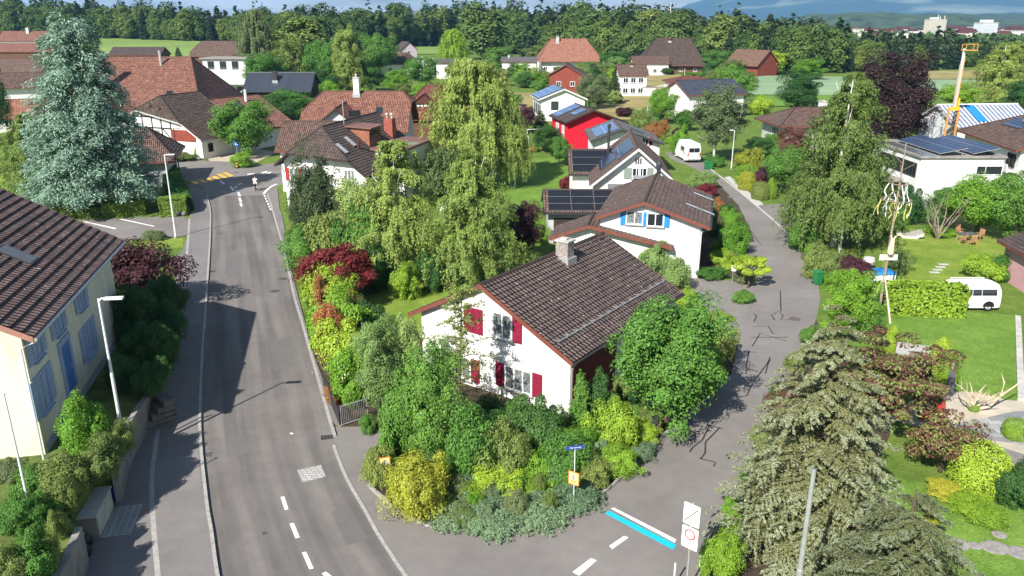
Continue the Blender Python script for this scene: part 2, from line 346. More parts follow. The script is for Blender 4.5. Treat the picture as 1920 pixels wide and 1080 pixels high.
def asphalt(name, base, tracks):
    m, nt, b = newmat(name); b.inputs['Roughness'].default_value = .85; b.inputs['Specular IOR Level'].default_value = .25
    t = node(nt, 'ShaderNodeTexCoord'); uv = node(nt, 'ShaderNodeUVMap')
    def noise(sc, det=5, ro=.6, vec=None):
        n = node(nt, 'ShaderNodeTexNoise'); n.inputs['Scale'].default_value = sc; n.inputs['Detail'].default_value = det; n.inputs['Roughness'].default_value = ro
        nt.links.new(vec or t.outputs['Object'], n.inputs['Vector']); return n.outputs['Fac']
    def ramp(f, a, b_, p0=.3, p1=.7):
        r = node(nt, 'ShaderNodeValToRGB'); r.color_ramp.elements[0].position = p0; r.color_ramp.elements[1].position = p1
        r.color_ramp.elements[0].color = (*a, 1); r.color_ramp.elements[1].color = (*b_, 1); nt.links.new(f, r.inputs[0]); return r.outputs[0]
    def mulc(a, b_):
        x = node(nt, 'ShaderNodeMixRGB', blend_type='MULTIPLY'); x.inputs[0].default_value = 1; nt.links.new(a, x.inputs[1]); nt.links.new(b_, x.inputs[2]); return x.outputs[0]
    c = ramp(noise(.22, 6), mul(base, .86), mul(base, 1.12))
    c = mulc(c, ramp(noise(34, 3, .8), (.80, .80, .80), (1.2, 1.19, 1.18)))
    c = mulc(c, ramp(noise(1.6, 4), (.93, .93, .935), (1.06, 1.055, 1.05)))
    if tracks:                                     # worn wheel tracks along the lanes, from the across-road coordinate
        mpn = node(nt, 'ShaderNodeMapping'); mpn.inputs['Scale'].default_value = (7, .05, 1); nt.links.new(uv.outputs[0], mpn.inputs['Vector'])
        c = mulc(c, ramp(noise(1, 3, .5, mpn.outputs[0]), (.76, .76, .77), (1.17, 1.16, 1.14), .38, .64))
    nt.links.new(c, b.inputs['Base Color'])
    bp = node(nt, 'ShaderNodeBump'); bp.inputs['Strength'].default_value = .35; bp.inputs['Distance'].default_value = .02
    nt.links.new(noise(60, 2), bp.inputs['Height']); nt.links.new(bp.outputs[0], b.inputs['Normal'])
    return m
road_m = asphalt('worn_asphalt', (.153, .140, .132), True)
road2_m = asphalt('grey_asphalt', (.186, .171, .161), False)
pave_m = asphalt('pavement_asphalt', (.175, .163, .158), False)
paint = mat('white_road_paint', (.72, .71, .69), .7, .1, 9)
paint_y = mat('yellow_road_paint', (.62, .38, .055), .7, .15, 7)
paint_b = mat('cyan_road_paint', (.012, .42, .62), .6, .08, 6)
tar_m = mat('tar_seam', (.035, .033, .033), .6, .2, 5)
def paver(name, a, b_, w, h, mort=.01):
    m, nt, b = newmat(name); b.inputs['Roughness'].default_value = .85
    t = node(nt, 'ShaderNodeTexCoord'); br = node(nt, 'ShaderNodeTexBrick'); br.inputs['Scale'].default_value = 1
    br.inputs['Brick Width'].default_value = w; br.inputs['Row Height'].default_value = h; br.inputs['Mortar Size'].default_value = mort
    br.inputs['Color1'].default_value = c4(a); br.inputs['Color2'].default_value = c4(b_); br.inputs['Mortar'].default_value = c4(mul(a, .55))
    nt.links.new(t.outputs['Object'], br.inputs['Vector']); nt.links.new(br.outputs['Color'], b.inputs['Base Color']); return m
paver_m = paver('driveway_pavers', (.19, .175, .16), (.25, .235, .215), .3, .2, .025)
checker_m = paver('two_tone_pavers', (.17, .17, .175), (.33, .33, .33), .9, .45, .01)

# ground: one sheet to the horizon
def ground_sheet():
    xs = [-9000, -5000, -3000, -1800, -1100, -700, -480] + list(range(-360, 361, 24)) + [440, 560, 700, 900, 1200, 1700, 2500, 4000, 6500, 9000]
    ys = [-120, -60, -20] + list(range(10, 700, 24)) + [740, 800, 880, 980, 1100, 1250, 1450, 1700, 2100, 2700, 3500, 5000, 7500, 11000, 13600]
    mb = MB()
    for i in range(len(xs)-1):
        for j in range(len(ys)-1):
            q = [(xs[i], ys[j]), (xs[i+1], ys[j]), (xs[i+1], ys[j+1]), (xs[i], ys[j+1])]
            mb.face([(x, y, terr(x, y)) for x, y in q], q)
    return structure(mb.build('ground', grass_m, smooth=True), 'green ground of gardens and meadows')
ground_sheet()
def ragged(pts, amp=.14):
    out = []
    for a, b in zip(pts, pts[1:]+pts[:1]):
        n = max(1, min(60, int(math.dist(a, b)/.55)))
        for i in range(n):
            x, y = a[0]+(b[0]-a[0])*i/n, a[1]+(b[1]-a[1])*i/n; j = amp if i else 0
            out.append((x+j*math.sin(x*7.3+y*3.1)*math.cos(y*5.7), y+j*math.cos(x*4.9-y*6.3)*math.sin(x*2.1+1)))
    return out
def sheet(name, px, z, m, label=None):
    if name in ('lawn', 'garden_bed', 'terrace_lawn'): return structure(MB().poly(ragged(GP(px)), z).build(name, m), label)
    return structure(MB().poly(GP(px), z).build(name, m), label)
def field(name, px, m, lift=.25, label=None, n=10):
    """a quad field laid over the rolling land (px: four photo corners, in order)"""
    c = [GT(*p) for p in px]; mb = MB()
    def P(u, v):
        x = (c[0][0]*(1-u)+c[1][0]*u)*(1-v)+(c[3][0]*(1-u)+c[2][0]*u)*v; y = (c[0][1]*(1-u)+c[1][1]*u)*(1-v)+(c[3][1]*(1-u)+c[2][1]*u)*v
        return (x, y, terr(x, y)+lift)
    for i in range(n):
        for j in range(n): mb.face([P(i/n, j/n), P((i+1)/n, j/n), P((i+1)/n, (j+1)/n), P(i/n, (j+1)/n)])
    return structure(mb.build(name, m), label)

LK = [(425, 1150), (408, 1080), (397, 1000), (390, 960), (383, 900), (378, 850), (375, 800), (376, 750), (378, 700), (381, 640), (385, 600), (387, 560), (391, 500), (394, 450), (395, 415), (394, 392), (388, 368)]
RK = [(822, 1150), (765, 1080), (712, 1000), (690, 960), (655, 900), (634, 850), (619, 803), (604, 750), (590, 700), (573, 640), (562, 600), (550, 560), (537, 500), (525, 450), (515, 415), (508, 390), (500, 366)]
LKw, RKw = smooth_line(GP(LK), 3), smooth_line(GP(RK), 3)
def ribbon(name, A, B, z, m, label):
    mb = MB(); acc = 0; NX = 6
    for i in range(len(A)-1):
        l = math.dist(A[i], A[i+1])
        for k in range(NX):
            f = lambda P, Q, u: (P[0]*(1-u)+Q[0]*u, P[1]*(1-u)+Q[1]*u, z)
            u0, u1 = k/NX, (k+1)/NX
            mb.face([f(A[i], B[i], u0), f(A[i], B[i], u1), f(A[i+1], B[i+1], u1), f(A[i+1], B[i+1], u0)], [(u0, acc), (u1, acc), (u1, acc+l), (u0, acc+l)])
        acc += l
    return structure(mb.build(name, m), label)
ribbon('main_road', LKw, RKw, .008, road_m, 'grey asphalt village street curving away')
sheet('road_junction', [(150, 286), (300, 300), (345, 300), (430, 303), (470, 309), (520, 306), (640, 300), (640, 330), (530, 345), (512, 352), (500, 366), (388, 368), (378, 352), (364, 343), (348, 340), (335, 335), (328, 318), (150, 305)], .004, road2_m, 'asphalt junction by the farmhouse')
SIDE = [(619, 803), (632, 800), (700, 800), (735, 828), (690, 850), (682, 890), (700, 920), (760, 965), (800, 985), (845, 993), (960, 993), (1060, 972), (1140, 918), (1215, 850), (1250, 812), (1300, 772), (1372, 700), (1386, 640), (1400, 590), (1415, 530), (1425, 480), (1405, 425), (1385, 385), (1345, 342), (1300, 315), (1262, 300), (1245, 286), (1290, 284), (1325, 312), (1350, 330), (1400, 370), (1428, 385), (1500, 379), (1510, 420), (1466, 427), (1484, 450), (1510, 480), (1533, 525), (1538, 560), (1530, 600), (1500, 670), (1470, 740), (1430, 800), (1410, 880), (1385, 930), (1345, 1000), (1318, 1045), (1300, 1150), (822, 1150), (765, 1080), (712, 1000), (690, 960), (655, 900), (634, 850)]
sheet('side_street', SIDE, .005, road2_m, 'narrow asphalt side street')
sheet('driveway', [(1290, 520), (1415, 530), (1400, 590), (1386, 640), (1340, 625), (1300, 570)], .012, paver_m, 'driveway of small grey pavers')
LB = [(85, 1150), (112, 1085), (150, 1005), (205, 910), (228, 862), (276, 762), (306, 690), (324, 600), (333, 540), (320, 490), (343, 468), (352, 440), (353, 412), (358, 398), (360, 372), (350, 345)]
structure(MB().poly(GP(LB, .1) + GP([(366, 345), (380, 358), (388, 368)], .1) + [p for p in LKw[::-1]], -.05, .1).build('pavement', pave_m), 'raised asphalt pavement along the street')
RB = [(640, 800), (626, 770), (603, 705), (585, 655), (573, 610), (563, 570), (552, 530), (544, 495), (540, 460), (534, 430), (528, 400), (524, 392), (520, 350), (512, 354)]
structure(MB().poly(GP(RB, .08) + [p for p in RKw[::-1] if p[1] > G(619, 803)[1]], -.05, .08).build('pavement', pave_m), 'narrow pavement by the shrub hedge')
sheet('parking_place', [(140, 413), (340, 404), (353, 412), (352, 440), (343, 444), (215, 450), (140, 436)], .006, road2_m, 'asphalt parking bays by the clipped hedge')
sheet('yard', [(380, 285), (440, 272), (520, 285), (470, 309), (430, 303), (395, 304)], .003, track_m, 'pale gravel yard before the farmhouse')
sheet('paved_terrace', [(1640, 780), (1725, 745), (1920, 700), (2000, 770), (2000, 900), (1900, 850), (1790, 815)], .004, track_m, 'pale gravel garden bed')
sheet('paved_terrace', [(1770, 800), (1910, 770), (2000, 770), (2000, 850), (1920, 835), (1790, 815)], .008, checker_m, 'two-tone paved terrace')
sheet('garden_path', [(1765, 812), (1800, 815), (1920, 852), (2000, 880), (2000, 915), (1920, 885), (1790, 838)], .012, road2_m, 'asphalt path to the terrace')
sheet('lawn', [(205, 450), (343, 446), (343, 464), (225, 468)], .01, dry_lawn_m, 'grass strip by the parking bays')
sheet('lawn', [(-40, 335), (60, 318), (300, 322), (300, 380), (278, 398), (130, 404), (-40, 372)], .006, dry_lawn_m, 'dry lawn below the blue cedar')
sheet('lawn', [(915, 300), (1062, 295), (1066, 345), (1050, 400), (920, 390)], .006, lawn_m, 'lawn between the willow and the solar house')
sheet('lawn', [(690, 525), (850, 520), (860, 580), (790, 625), (690, 610)], .006, dry_lawn_m, 'lawn beside the main house')
sheet('lawn', [(1600, 578), (1912, 590), (1908, 752), (1740, 722), (1600, 700)], .006, lawn_m, 'mown lawn below the hedge and the van')
sheet('lawn', [(1655, 428), (1890, 432), (1885, 522), (1655, 530)], .006, dry_lawn_m, 'lawn with garden furniture')
sheet('lawn', [(1590, 880), (1730, 905), (1860, 940), (2000, 970), (2050, 1200), (1480, 1200)], .006, lawn_m, 'lawn with stepping stones')
sheet('garden_bed', [(640, 800), (700, 800), (735, 828), (690, 850), (682, 890), (700, 920), (760, 965), (800, 985), (845, 993), (960, 993), (1060, 972), (1140, 918), (1215, 850), (1250, 812), (1300, 772), (1372, 700), (1386, 640), (1340, 625), (1290, 520), (1050, 560), (700, 640), (585, 655)], .003, soil_m, 'planted bed of the corner garden')
sheet('garden_bed', [(1345, 342), (1300, 340), (1300, 520), (1425, 520), (1425, 480), (1405, 425), (1385, 385)], .003, soil_m, 'planted bed beside the side street')
sheet('garden_bed', [(1345, 1000), (1385, 930), (1410, 880), (1430, 800), (1470, 740), (1500, 670), (1530, 600), (1600, 700), (1690, 745), (1640, 880), (1560, 960), (1480, 1200), (1300, 1150)], .003, soil_m, 'planted bed under the spruce')
# kerbs and gutters
structure(strip(MB(), LKw, .14, 0, .125).build('kerb', granite), 'granite kerb of the left pavement')
structure(strip(MB(), offset_line(RKw[:17], -.08), .15, 0, .03).build('kerb', granite), 'flush granite kerb at the side street')
structure(strip(MB(), offset_line(RKw[17:], .1), .17, 0, .1).build('kerb', granite), 'granite kerb of the right pavement')
structure(strip(MB(), smooth_line(GP([(300, 1150), (296, 1080), (289, 1000), (285, 930), (286, 880), (291, 845), (297, 805), (306, 770)], .1)), .2, .104).build('gutter', granite), 'granite gutter strip in the pavement')
structure(strip(MB(), smooth_line(GP([(345, 540), (349, 490), (353, 445), (355, 410)], .1)), .2, .104).build('gutter', granite), 'pale edge strip by the parking bays')
structure(strip(MB(), smooth_line(GP([(1326, 313), (1350, 331), (1400, 371), (1466, 428), (1484, 451), (1497, 466)])), .18, 0, .08).build('kerb', light_concrete), 'pale kerb of the side street')
structure(MB().poly(GP([(1358, 333), (1368, 331), (1432, 384), (1420, 386), (1400, 370)]), 0, .05).build('pavement', light_concrete), 'pale slab edge by the yellow shrubs')
bedge = [(682, 890), (700, 920), (760, 965), (800, 985), (845, 993), (960, 993), (1060, 972), (1140, 918), (1215, 850), (1250, 812), (1300, 772), (1330, 742)]
structure(strip(MB(), smooth_line(GP(bedge)), .14, 0, .12).build('kerb', granite), 'low stone edging of the corner bed')
# road markings
def marks(label, quads, m, z=.012, name='road_marking'):
    mb = MB()
    for q in quads: mb.poly(GP(q), z)
    return structure(mb.build(name, m), label)
marks('white lane dashes', [[(526, 932), (533, 931), (541, 955), (534, 957)], [(543, 982), (551, 981), (562, 1008), (554, 1010)], [(566, 1036), (574, 1035), (588, 1066), (580, 1068)], [(603, 1076), (611, 1072), (640, 1095), (630, 1100)],
    [(445, 361), (449, 361), (452, 368), (447, 368)], [(447, 371), (451, 371), (454, 378), (449, 378)], [(449, 380), (453, 380), (455, 387), (451, 387)], [(430, 350), (433, 349), (440, 357), (436, 358)], [(412, 340), (415, 339), (422, 345), (419, 346)],
    [(1142, 1024), (1170, 1005), (1179, 1008), (1148, 1030)], [(1073, 1073), (1108, 1047), (1119, 1051), (1086, 1080)], [(543, 813), (546, 811), (551, 814), (547, 815)],
    [(464, 326), (477, 325), (477, 327), (464, 328)], [(490, 323), (501, 321), (502, 323), (491, 325)], [(500, 325), (508, 322), (509, 324), (502, 326)], [(438, 352), (444, 348), (446, 349), (440, 353)], [(446, 346), (452, 343), (454, 344), (448, 347)]], paint)
marks('white stop bar across the side street', [[(1145, 954), (1151, 952), (1268, 1012), (1265, 1018)]], paint)
marks('cyan zone bar across the side street', [[(1134, 963), (1142, 958), (1268, 1022), (1261, 1031)]], paint_b)
marks('yellow zebra crossing', [[(356.8, 340.9), (367.0, 339.3), (372.7, 344.3), (363.6, 345.3)], [(370.4, 337.5), (379.2, 335.9), (390.0, 341.8), (381.9, 342.9)], [(383.9, 334.5), (392.7, 332.9), (403.5, 339.1), (395.4, 340.2)], [(395.4, 331.0), (404.2, 329.9), (416.4, 336.4), (408.3, 337.8)], [(405.6, 326.9), (413.7, 325.6), (428.6, 333.4), (421.1, 334.8)], [(416.4, 324.2), (424.5, 323.1), (438.7, 330.0), (431.3, 331.5)]], paint_y)
marks('white parking lines', [[(156, 416), (159, 415), (218, 428), (216, 430)], [(223, 411), (227, 410), (290, 424), (288, 425)]], paint)
eline = smooth_line(GP([(519, 345), (508, 350), (500, 357), (494, 364)]))
structure(strip(MB(), eline, .28, .013).build('road_marking', paint), 'white curved edge line by the white house')
marks('white kerbside dots', [[(494+k*2.2, 366+k*5), (497+k*2.2, 366+k*5), (498.4+k*2.2, 369+k*5), (495.4+k*2.2, 369+k*5)] for k in range(6)], paint)
marks('pale cobbled patch in the carriageway', [[(557, 882), (602, 872), (611, 894), (567, 905)]], paver('cobble_patch', (.34, .33, .31), (.42, .41, .39), .28, .2, .02), z=.014, name='cobbled_patch')
fbx = lambda a, b: math.sin(a*1.7+b)*math.cos(b*1.3)
seams = [[(1463, 545), (1464, 585)], [(1452, 590), (1460, 583), (1467, 592), (1463, 600), (1486, 600)], [(1445, 590), (1453, 600)], [(1408, 612), (1440, 612), (1450, 626)], [(1408, 633), (1478, 633)], [(1420, 660), (1400, 660)], [(1405, 658), (1398, 690), (1420, 697)], [(1443, 670), (1434, 700), (1394, 690)], [(1445, 675), (1410, 720), (1402, 742), (1382, 745)], [(1330, 797), (1317, 825), (1300, 840), (1294, 847)], [(1347, 802), (1323, 830), (1322, 850), (1316, 860)], [(1309, 859), (1340, 866), (1337, 875)], [(1325, 796), (1356, 804)], [(1410, 650), (1425, 625), (1475, 640)], [(1408, 433), (1420, 452), (1428, 459)], [(1400, 461), (1448, 461)], [(1414, 604), (1420, 592), (1412, 588)]]
mb = MB()
for s_ in seams: strip(mb, [(q[0]+.06*fbx(q[0]*9, q[1]*9), q[1]+.06*fbx(q[1]*7, q[0]*7)) for q in GP(s_)], .085, .0125)
structure(mb.build('road_patching', tar_m), 'black tar seams zigzagging over the side street')
patch_m = asphalt('patched_asphalt', (.132, .124, .12), False); patch2_m = asphalt('pale_patched_asphalt', (.19, .178, .17), False)
marks('darker asphalt repairs in the carriageway', [[(430, 820), (470, 815), (468, 850), (426, 856)], [(505, 640), (540, 634), (552, 690), (514, 697)], [(424, 470), (450, 468), (452, 520), (423, 523)], [(620, 960), (655, 950), (690, 1010), (650, 1024)]], patch_m, .0105, 'road_patch')
marks('paler asphalt repairs', [[(1395, 455), (1450, 452), (1456, 500), (1402, 505)]], patch2_m, .0105, 'road_patch')
marks('paler asphalt relay in the pavement', [[(293, 870), (372, 850), (378, 918), (293, 932)]], patch2_m, .1045, 'pavement_patch')
# fields beyond the village
field('field', [(190, 118), (470, 122), (470, 82), (185, 71)], crop2_m, .3, 'bright green field before the forest')
field('field', [(1345, 178), (1600, 180), (1600, 145), (1375, 142)], crop_m, .2, 'pale green crop field')
field('field', [(1660, 172), (1860, 172), (1860, 150), (1680, 148)], crop_m, .2, 'pale green crop field by the copper beech')
field('field', [(1690, 150), (1850, 150), (1840, 133), (1720, 135)], hay_m, .35, 'mown strip before the woods')
field('field', [(940, 222), (1300, 228), (1300, 178), (950, 175)], hay_m, .2, 'yellow ripe meadow')
field('field', [(1200, 172), (1345, 170), (1340, 140), (1190, 143)], hay_m, .25, 'brown tall meadow')
field('field', [(775, 102), (845, 102), (845, 84), (760, 84)], crop2_m, .3, 'small green field before the forest')
field('field', [(1380, 200), (1560, 200), (1560, 180), (1380, 180)], lawn_m, .22, 'green strip beyond the gardens')
structure(strip(MB(), GP([(1235, 165), (1265, 156), (1300, 149), (1345, 143)]), 3.0, .3).build('farm_track', track_m), 'pale farm track')

# far hills and mountains
rng = np.random.default_rng(7)
def ridge(name, x0, x1, y0, y1, nx, ny, hf, m, label):
    from mathutils import noise as mn
    mb = MB(); X = np.linspace(x0, x1, nx); Y = np.linspace(y0, y1, ny)
    H = [[hf(x, y) for y in Y] for x in X]
    for i in range(nx-1):
        for j in range(ny-1):
            mb.face([(X[i], Y[j], H[i][j]), (X[i+1], Y[j], H[i+1][j]), (X[i+1], Y[j+1], H[i+1][j+1]), (X[i], Y[j+1], H[i][j+1])])
    return structure(mb.build(name, m, smooth=True), label)
from mathutils import noise as mnoise
def fb(x, y, s): return mnoise.fractal(Vector((x/s, y/s, 3.1)), 1.0, 2.0, 5)
def mountain_h(x, y):
    g = ss(y, 9300, 12600)
    prof = 90 + 210*ss(x, 2250, 3000) + 700*ss(x, 2700, 5200)
    return -30 + g*prof*(1+.10*fb(x, y, 900)) + 45*g*fb(x, y, 420)
mount_m, ntm, bm_ = newmat('wooded_mountain'); bm_.inputs['Roughness'].default_value = .95
t_ = node(ntm, 'ShaderNodeTexCoord'); mp_ = node(ntm, 'ShaderNodeMapping'); mp_.inputs['Scale'].default_value = (.0007, .0022, .004)
n_ = node(ntm, 'ShaderNodeTexNoise'); n_.inputs['Scale'].default_value = 1; n_.inputs['Detail'].default_value = 7; r_ = node(ntm, 'ShaderNodeValToRGB')
r_.color_ramp.elements[0].position = .52; r_.color_ramp.elements[1].position = .66; r_.color_ramp.elements[0].color = (.04, .075, .05, 1); r_.color_ramp.elements[1].color = (.30, .34, .22, 1)
ntm.links.new(t_.outputs['Object'], mp_.inputs['Vector']); ntm.links.new(mp_.outputs[0], n_.inputs['Vector']); ntm.links.new(n_.outputs['Fac'], r_.inputs[0]); ntm.links.new(r_.outputs[0], bm_.inputs['Base Color'])
ridge('mountains', 1200, 9500, 9000, 13500, 110, 50, mountain_h, mount_m, 'blue mountain range beyond the town')
wood_far = mat('far_woodland', (.035, .062, .026), .95, .45, .02, 1.0, col2=(.085, .125, .05), bscale=.08)
ridge('hills', 900, 2600, 2250, 2900, 60, 24, lambda x, y: -6 + 40*ss(y, 2250, 2600)*ss(x, 900, 1050)*(1-.75*ss(x, 1330, 1600))*(1+.25*fb(x, y, 160)) + 7*fb(x, y, 60), wood_far, 'dark wooded hill behind the town')
ridge('hills', 1600, 4200, 3400, 4300, 60, 24, lambda x, y: -6 + 46*ss(y, 3400, 3900)*(.6+.4*ss(x, 1700, 2600))*(1+.2*fb(x, y, 260)) + 9*fb(x, y, 90), wood_far, 'low wooded ridge below the mountains')
ridge('hills', 820, 1500, 1300, 1900, 50, 24, lambda x, y: -5 + 27*ss(x-.35*(y-1300), 860, 1120)*ss(y, 1300, 1500)*(1+.15*fb(x, y, 120)) + 3*fb(x, y, 50), wood_far, 'green slope with houses at the edge of town')
# ------------------------------------------------------------------ houses
class House:
    """local frame: s across the ridge (right +), t along the ridge (away +), z up; th turns the ridge clockwise from +y"""
    def __init__(h, name, label, cat, x0, y0, th, z0=0.0, group=None):
        h.x0, h.y0, h.th, h.z0 = x0, y0, math.radians(th), z0
        h.root = empty(name, (x0, y0, z0), -h.th, label, cat, group)
    def world(h, s, t, z): return (h.x0+s*math.cos(h.th)+t*math.sin(h.th), h.y0-s*math.sin(h.th)+t*math.cos(h.th), z+h.z0)
    def hit(h, px, py, face):
        """local point where photo pixel (px,py) meets a wall: face = ('s'|'t', value)"""
        r = ray(px, py); c, n = math.cos(h.th), math.sin(h.th)
        o = (-h.x0, -h.y0); ls, lt = o[0]*c-o[1]*n, o[0]*n+o[1]*c
        ds, dt = r[0]*c-r[1]*n, r[0]*n+r[1]*c
        k = (face[1]-ls)/ds if face[0] == 's' else (face[1]-lt)/dt
        return (ls+ds*k, lt+dt*k, CZ+r[2]*k-h.z0)
    def gable(h, aL, aR, L, hr, eL, eR, tm, hipF=None, hipB=None, ohL=.5, ohR=.5, ogF=.5, ogB=.5, row=.36, wall=None, walls=True, trim=fascia, thick=.2, zb=-.4, step=.045, name='roof', wallname='walls', cap=None, t0=0):
        h.aL, h.aR, h.L, h.hr, h.eL, h.eR = aL, aR, L, hr, eL, eR
        h.ohL, h.ohR, h.ogF, h.ogB = ohL, ohR, ogF, ogB
        def tend(v, hip): return 0 if not hip else hip[1]*max(0, 1-v/hip[0])
        mb = MB(); tr = MB()
        def slope(P, n, length):                      # P(v,u): v from ridge 0 to eave 1, u 0/1 = the two ends
            for i in range(n):
                v0, v1 = i/n, (i+1)/n
                a, b, c, d = (Vector(P(v0, 0)), Vector(P(v0, 1)), Vector(P(v1, 1)), Vector(P(v1, 0)))
                nn = (b-a).cross(d-a) if (b-a).length > 1e-4 else (c-a).cross(d-a)
                nn = nn.normalized(); nn = nn if nn.z > 0 else -nn
                up = nn*step
                la = length*v0; lb = length*v1; ux = (c-d).normalized()
                u_ = lambda q: q.dot(ux)
                mb.face([a, b, c+up, d+up], [(u_(a), la), (u_(b), la), (u_(c), lb), (u_(d), lb)])
                mb.face([d+up, c+up, c-nn*.02, d-nn*.02], [(u_(d), lb), (u_(c), lb), (u_(c), lb+.02), (u_(d), lb+.02)])
        for sg, a, e in ((-1, aL, eL), (1, aR, eR)):
            ln = math.hypot(a, hr-e); n = max(3, round(ln/row))
            slope(lambda v, u: (sg*a*v, (t0+tend(v, hipF)) if u == 0 else L-tend(v, hipB), hr-(hr-e)*v), n, ln)
            # underside and eave board
            f0, f1 = (hipF[0] if hipF else 0), (hipB[0] if hipB else 0)
            dz = Vector((0, 0, -thick))
            def Q(v, u): return Vector((sg*a*v, (t0+tend(v, hipF)) if u == 0 else L-tend(v, hipB), hr-(hr-e)*v))+dz
            vs = sorted({0, f0, f1, 1}); 
            for v0, v1 in zip(vs, vs[1:]): tr.face([Q(v0, 0), Q(v0, 1), Q(v1, 1), Q(v1, 0)])
            up = Vector((0, 0, .03))
            tr.face([Q(1, 0), Q(1, 1), Q(1, 1)-dz+up*.3, Q(1, 0)-dz+up*.3])
            for u, f in ((0, f0), (1, f1)):            # verge boards
                if f < 1:
                    p, q = Q(f, u), Q(1, u); o = Vector((0, -.03 if u == 0 else .03, 0))
                    tr.hexa([p+o+dz*.2, q+o+dz*.2, q+dz*.2, p+dz*.2, p+o-dz+up, q+o-dz+up, q-dz+up, p-dz+up])
        for hip, u in ((hipF, 0), (hipB, 1)):
            if hip:
                f, run = hip; zf = lambda v: v
                def PH(v, k, hip=hip, u=u):
                    w = v*f; t = (t0+run*(1-v)) if u == 0 else L-run*(1-v)
                    return ((-aL*w if k == 0 else aR*w), t, hr-(hr-(eL if k == 0 else eR))*w)
                ln = math.hypot(run, (hr-eL)*f); slope(PH, max(2, round(ln/row)), ln)
                a, b = Vector(PH(1, 0)), Vector(PH(1, 1)); o = Vector((0, -.03 if u == 0 else .03, 0)); dz = Vector((0, 0, thick))
                tr.hexa([a-dz+o, b-dz+o, b-dz, a-dz, a+o, b+o, b, a])
        rf = mb.build(name, tm, h.root)
        tr.build('roof_boards', trim, rf)
        # ridge caps
        rc = MB(); t00, t11 = t0+(hipF[1] if hipF else 0), L-(hipB[1] if hipB else 0)
        k = max(2, int((t11-t00)/.42))
        for i in range(k):
            a, b = t00+(t11-t00)*i/k, t00+(t11-t00)*(i+1)/k+.03
            rc.tube([(0, a, hr-.02), (0, b, hr-.005)], [.12, .135], 6)
        for hip, u in ((hipF, 0), (hipB, 1)):
            if hip:
                for sg, a, e in ((-1, aL, eL), (1, aR, eR)):
                    p = Vector((0, t00 if u == 0 else t11, hr+.03)); q = Vector((sg*a*hip[0], t0 if u == 0 else L, hr-(hr-e)*hip[0]+.03))
                    m_ = max(2, int((q-p).length/.42))
                    for i in range(m_): rc.tube([p.lerp(q, i/m_), p.lerp(q, (i+1)/m_+.02)], [.1, .115], 6)
        rc.build('ridge_tiles', cap or tm, rf)
        h.roof = rf
        if walls:
            wl, wr, y0, y1 = -aL+ohL, aR-ohR, t0+ogF, L-ogB
            zr = lambda s: (hr-(hr-(eL if s < 0 else eR))*abs(s)/(aL if s < 0 else aR))-thick*1.02
            wm = MB()
            for y, hip, fl in ((y0, hipF, 1), (y1, hipB, -1)):
                pts = [(wl, zb), (wr, zb), (wr, zr(wr))]
                if hip:
                    f = hip[0]; f2 = min(.98, f+.0)
                    if aR*f < wr: pts += [(aR*f, zr(aR*f))]
                    if aL*f < -wl: pts += [(-aL*f, zr(-aL*f))]
                else: pts += [(0, hr-thick*1.02)]
                pts += [(wl, zr(wl))]
                P = [(s, y, z) for s, z in pts]
                wm.face(P if fl == 1 else P[::-1])
            wm.face([(wr, y0, zb), (wr, y1, zb), (wr, y1, zr(wr)), (wr, y0, zr(wr))])
            wm.face([(wl, y1, zb), (wl, y0, zb), (wl, y0, zr(wl)), (wl, y1, zr(wl))])
            h.walls = wm.build(wallname, wall or white, h.root)
        h.F = ('t', t0+ogF); h.B = ('t', L-ogB); h.Rt = ('s', aR-ohR); h.Lf = ('s', -aL+ohL)
        return h
    def frame_axes(h, face):
        n = {'F': (0, -1, 0), 'B': (0, 1, 0), 'Rt': (1, 0, 0), 'Lf': (-1, 0, 0)}[face]
        u = {'F': (1, 0, 0), 'B': (-1, 0, 0), 'Rt': (0, 1, 0), 'Lf': (0, -1, 0)}[face]
        return Vector(n), Vector(u)
    def at(h, face, px=None, u=None, z=None):
        f = getattr(h, face)
        if px:
            s, t, z = h.hit(px[0], px[1], f)
        else: s, t = (u, f[1]) if f[0] == 't' else (f[1], u)
        return Vector((s, t, z))
    def window(h, face, w, hh, px=None, u=None, z=None, shut=None, sides='LR', panes=2, fm=None, gl=None, sill=True, closed=False, sw=None):
        c = h.at(face, px, u, z); n, a = h.frame_axes(face); zz = Vector((0, 0, 1)); fm = fm or frame_white
        c = c+n*.015
        if closed:
            for sg in (-1, 1):
                mb = MB(); mb.obox(c+a*sg*w/4, a, n, zz, w/4-.01, .03, hh/2)
                for k in range(5): mb.obox(c+a*sg*w/4+n*.035+zz*(hh*(k-2)/5.2), a, n, zz, w/4-.07, .012, hh/16)
                mb.build('shutter', shut, h.root)
            return
        win = MB().obox(c, a, n, zz, w/2, .012, hh/2).build('window', gl or glass, h.root)
        fr = MB(); b = .035+.012*min(w, hh)
        for sg in (-1, 1):
            fr.obox(c+n*.03+a*sg*(w/2), a, n, zz, b, .05, hh/2+b); fr.obox(c+n*.03+zz*sg*(hh/2), a, n, zz, w/2-b, .05, b)
        for k in range(1, panes): fr.obox(c+n*.025+a*(w*(k/panes-.5)), a, n, zz, b*.8, .035, hh/2-b)
        fr.build('frame', fm, win)
        if sill: MB().obox(c+n*.07-zz*(hh/2+b+.035), a, n, zz, w/2+.12, .1, .03).build('sill', granite if fm is frame_white else fm, win)
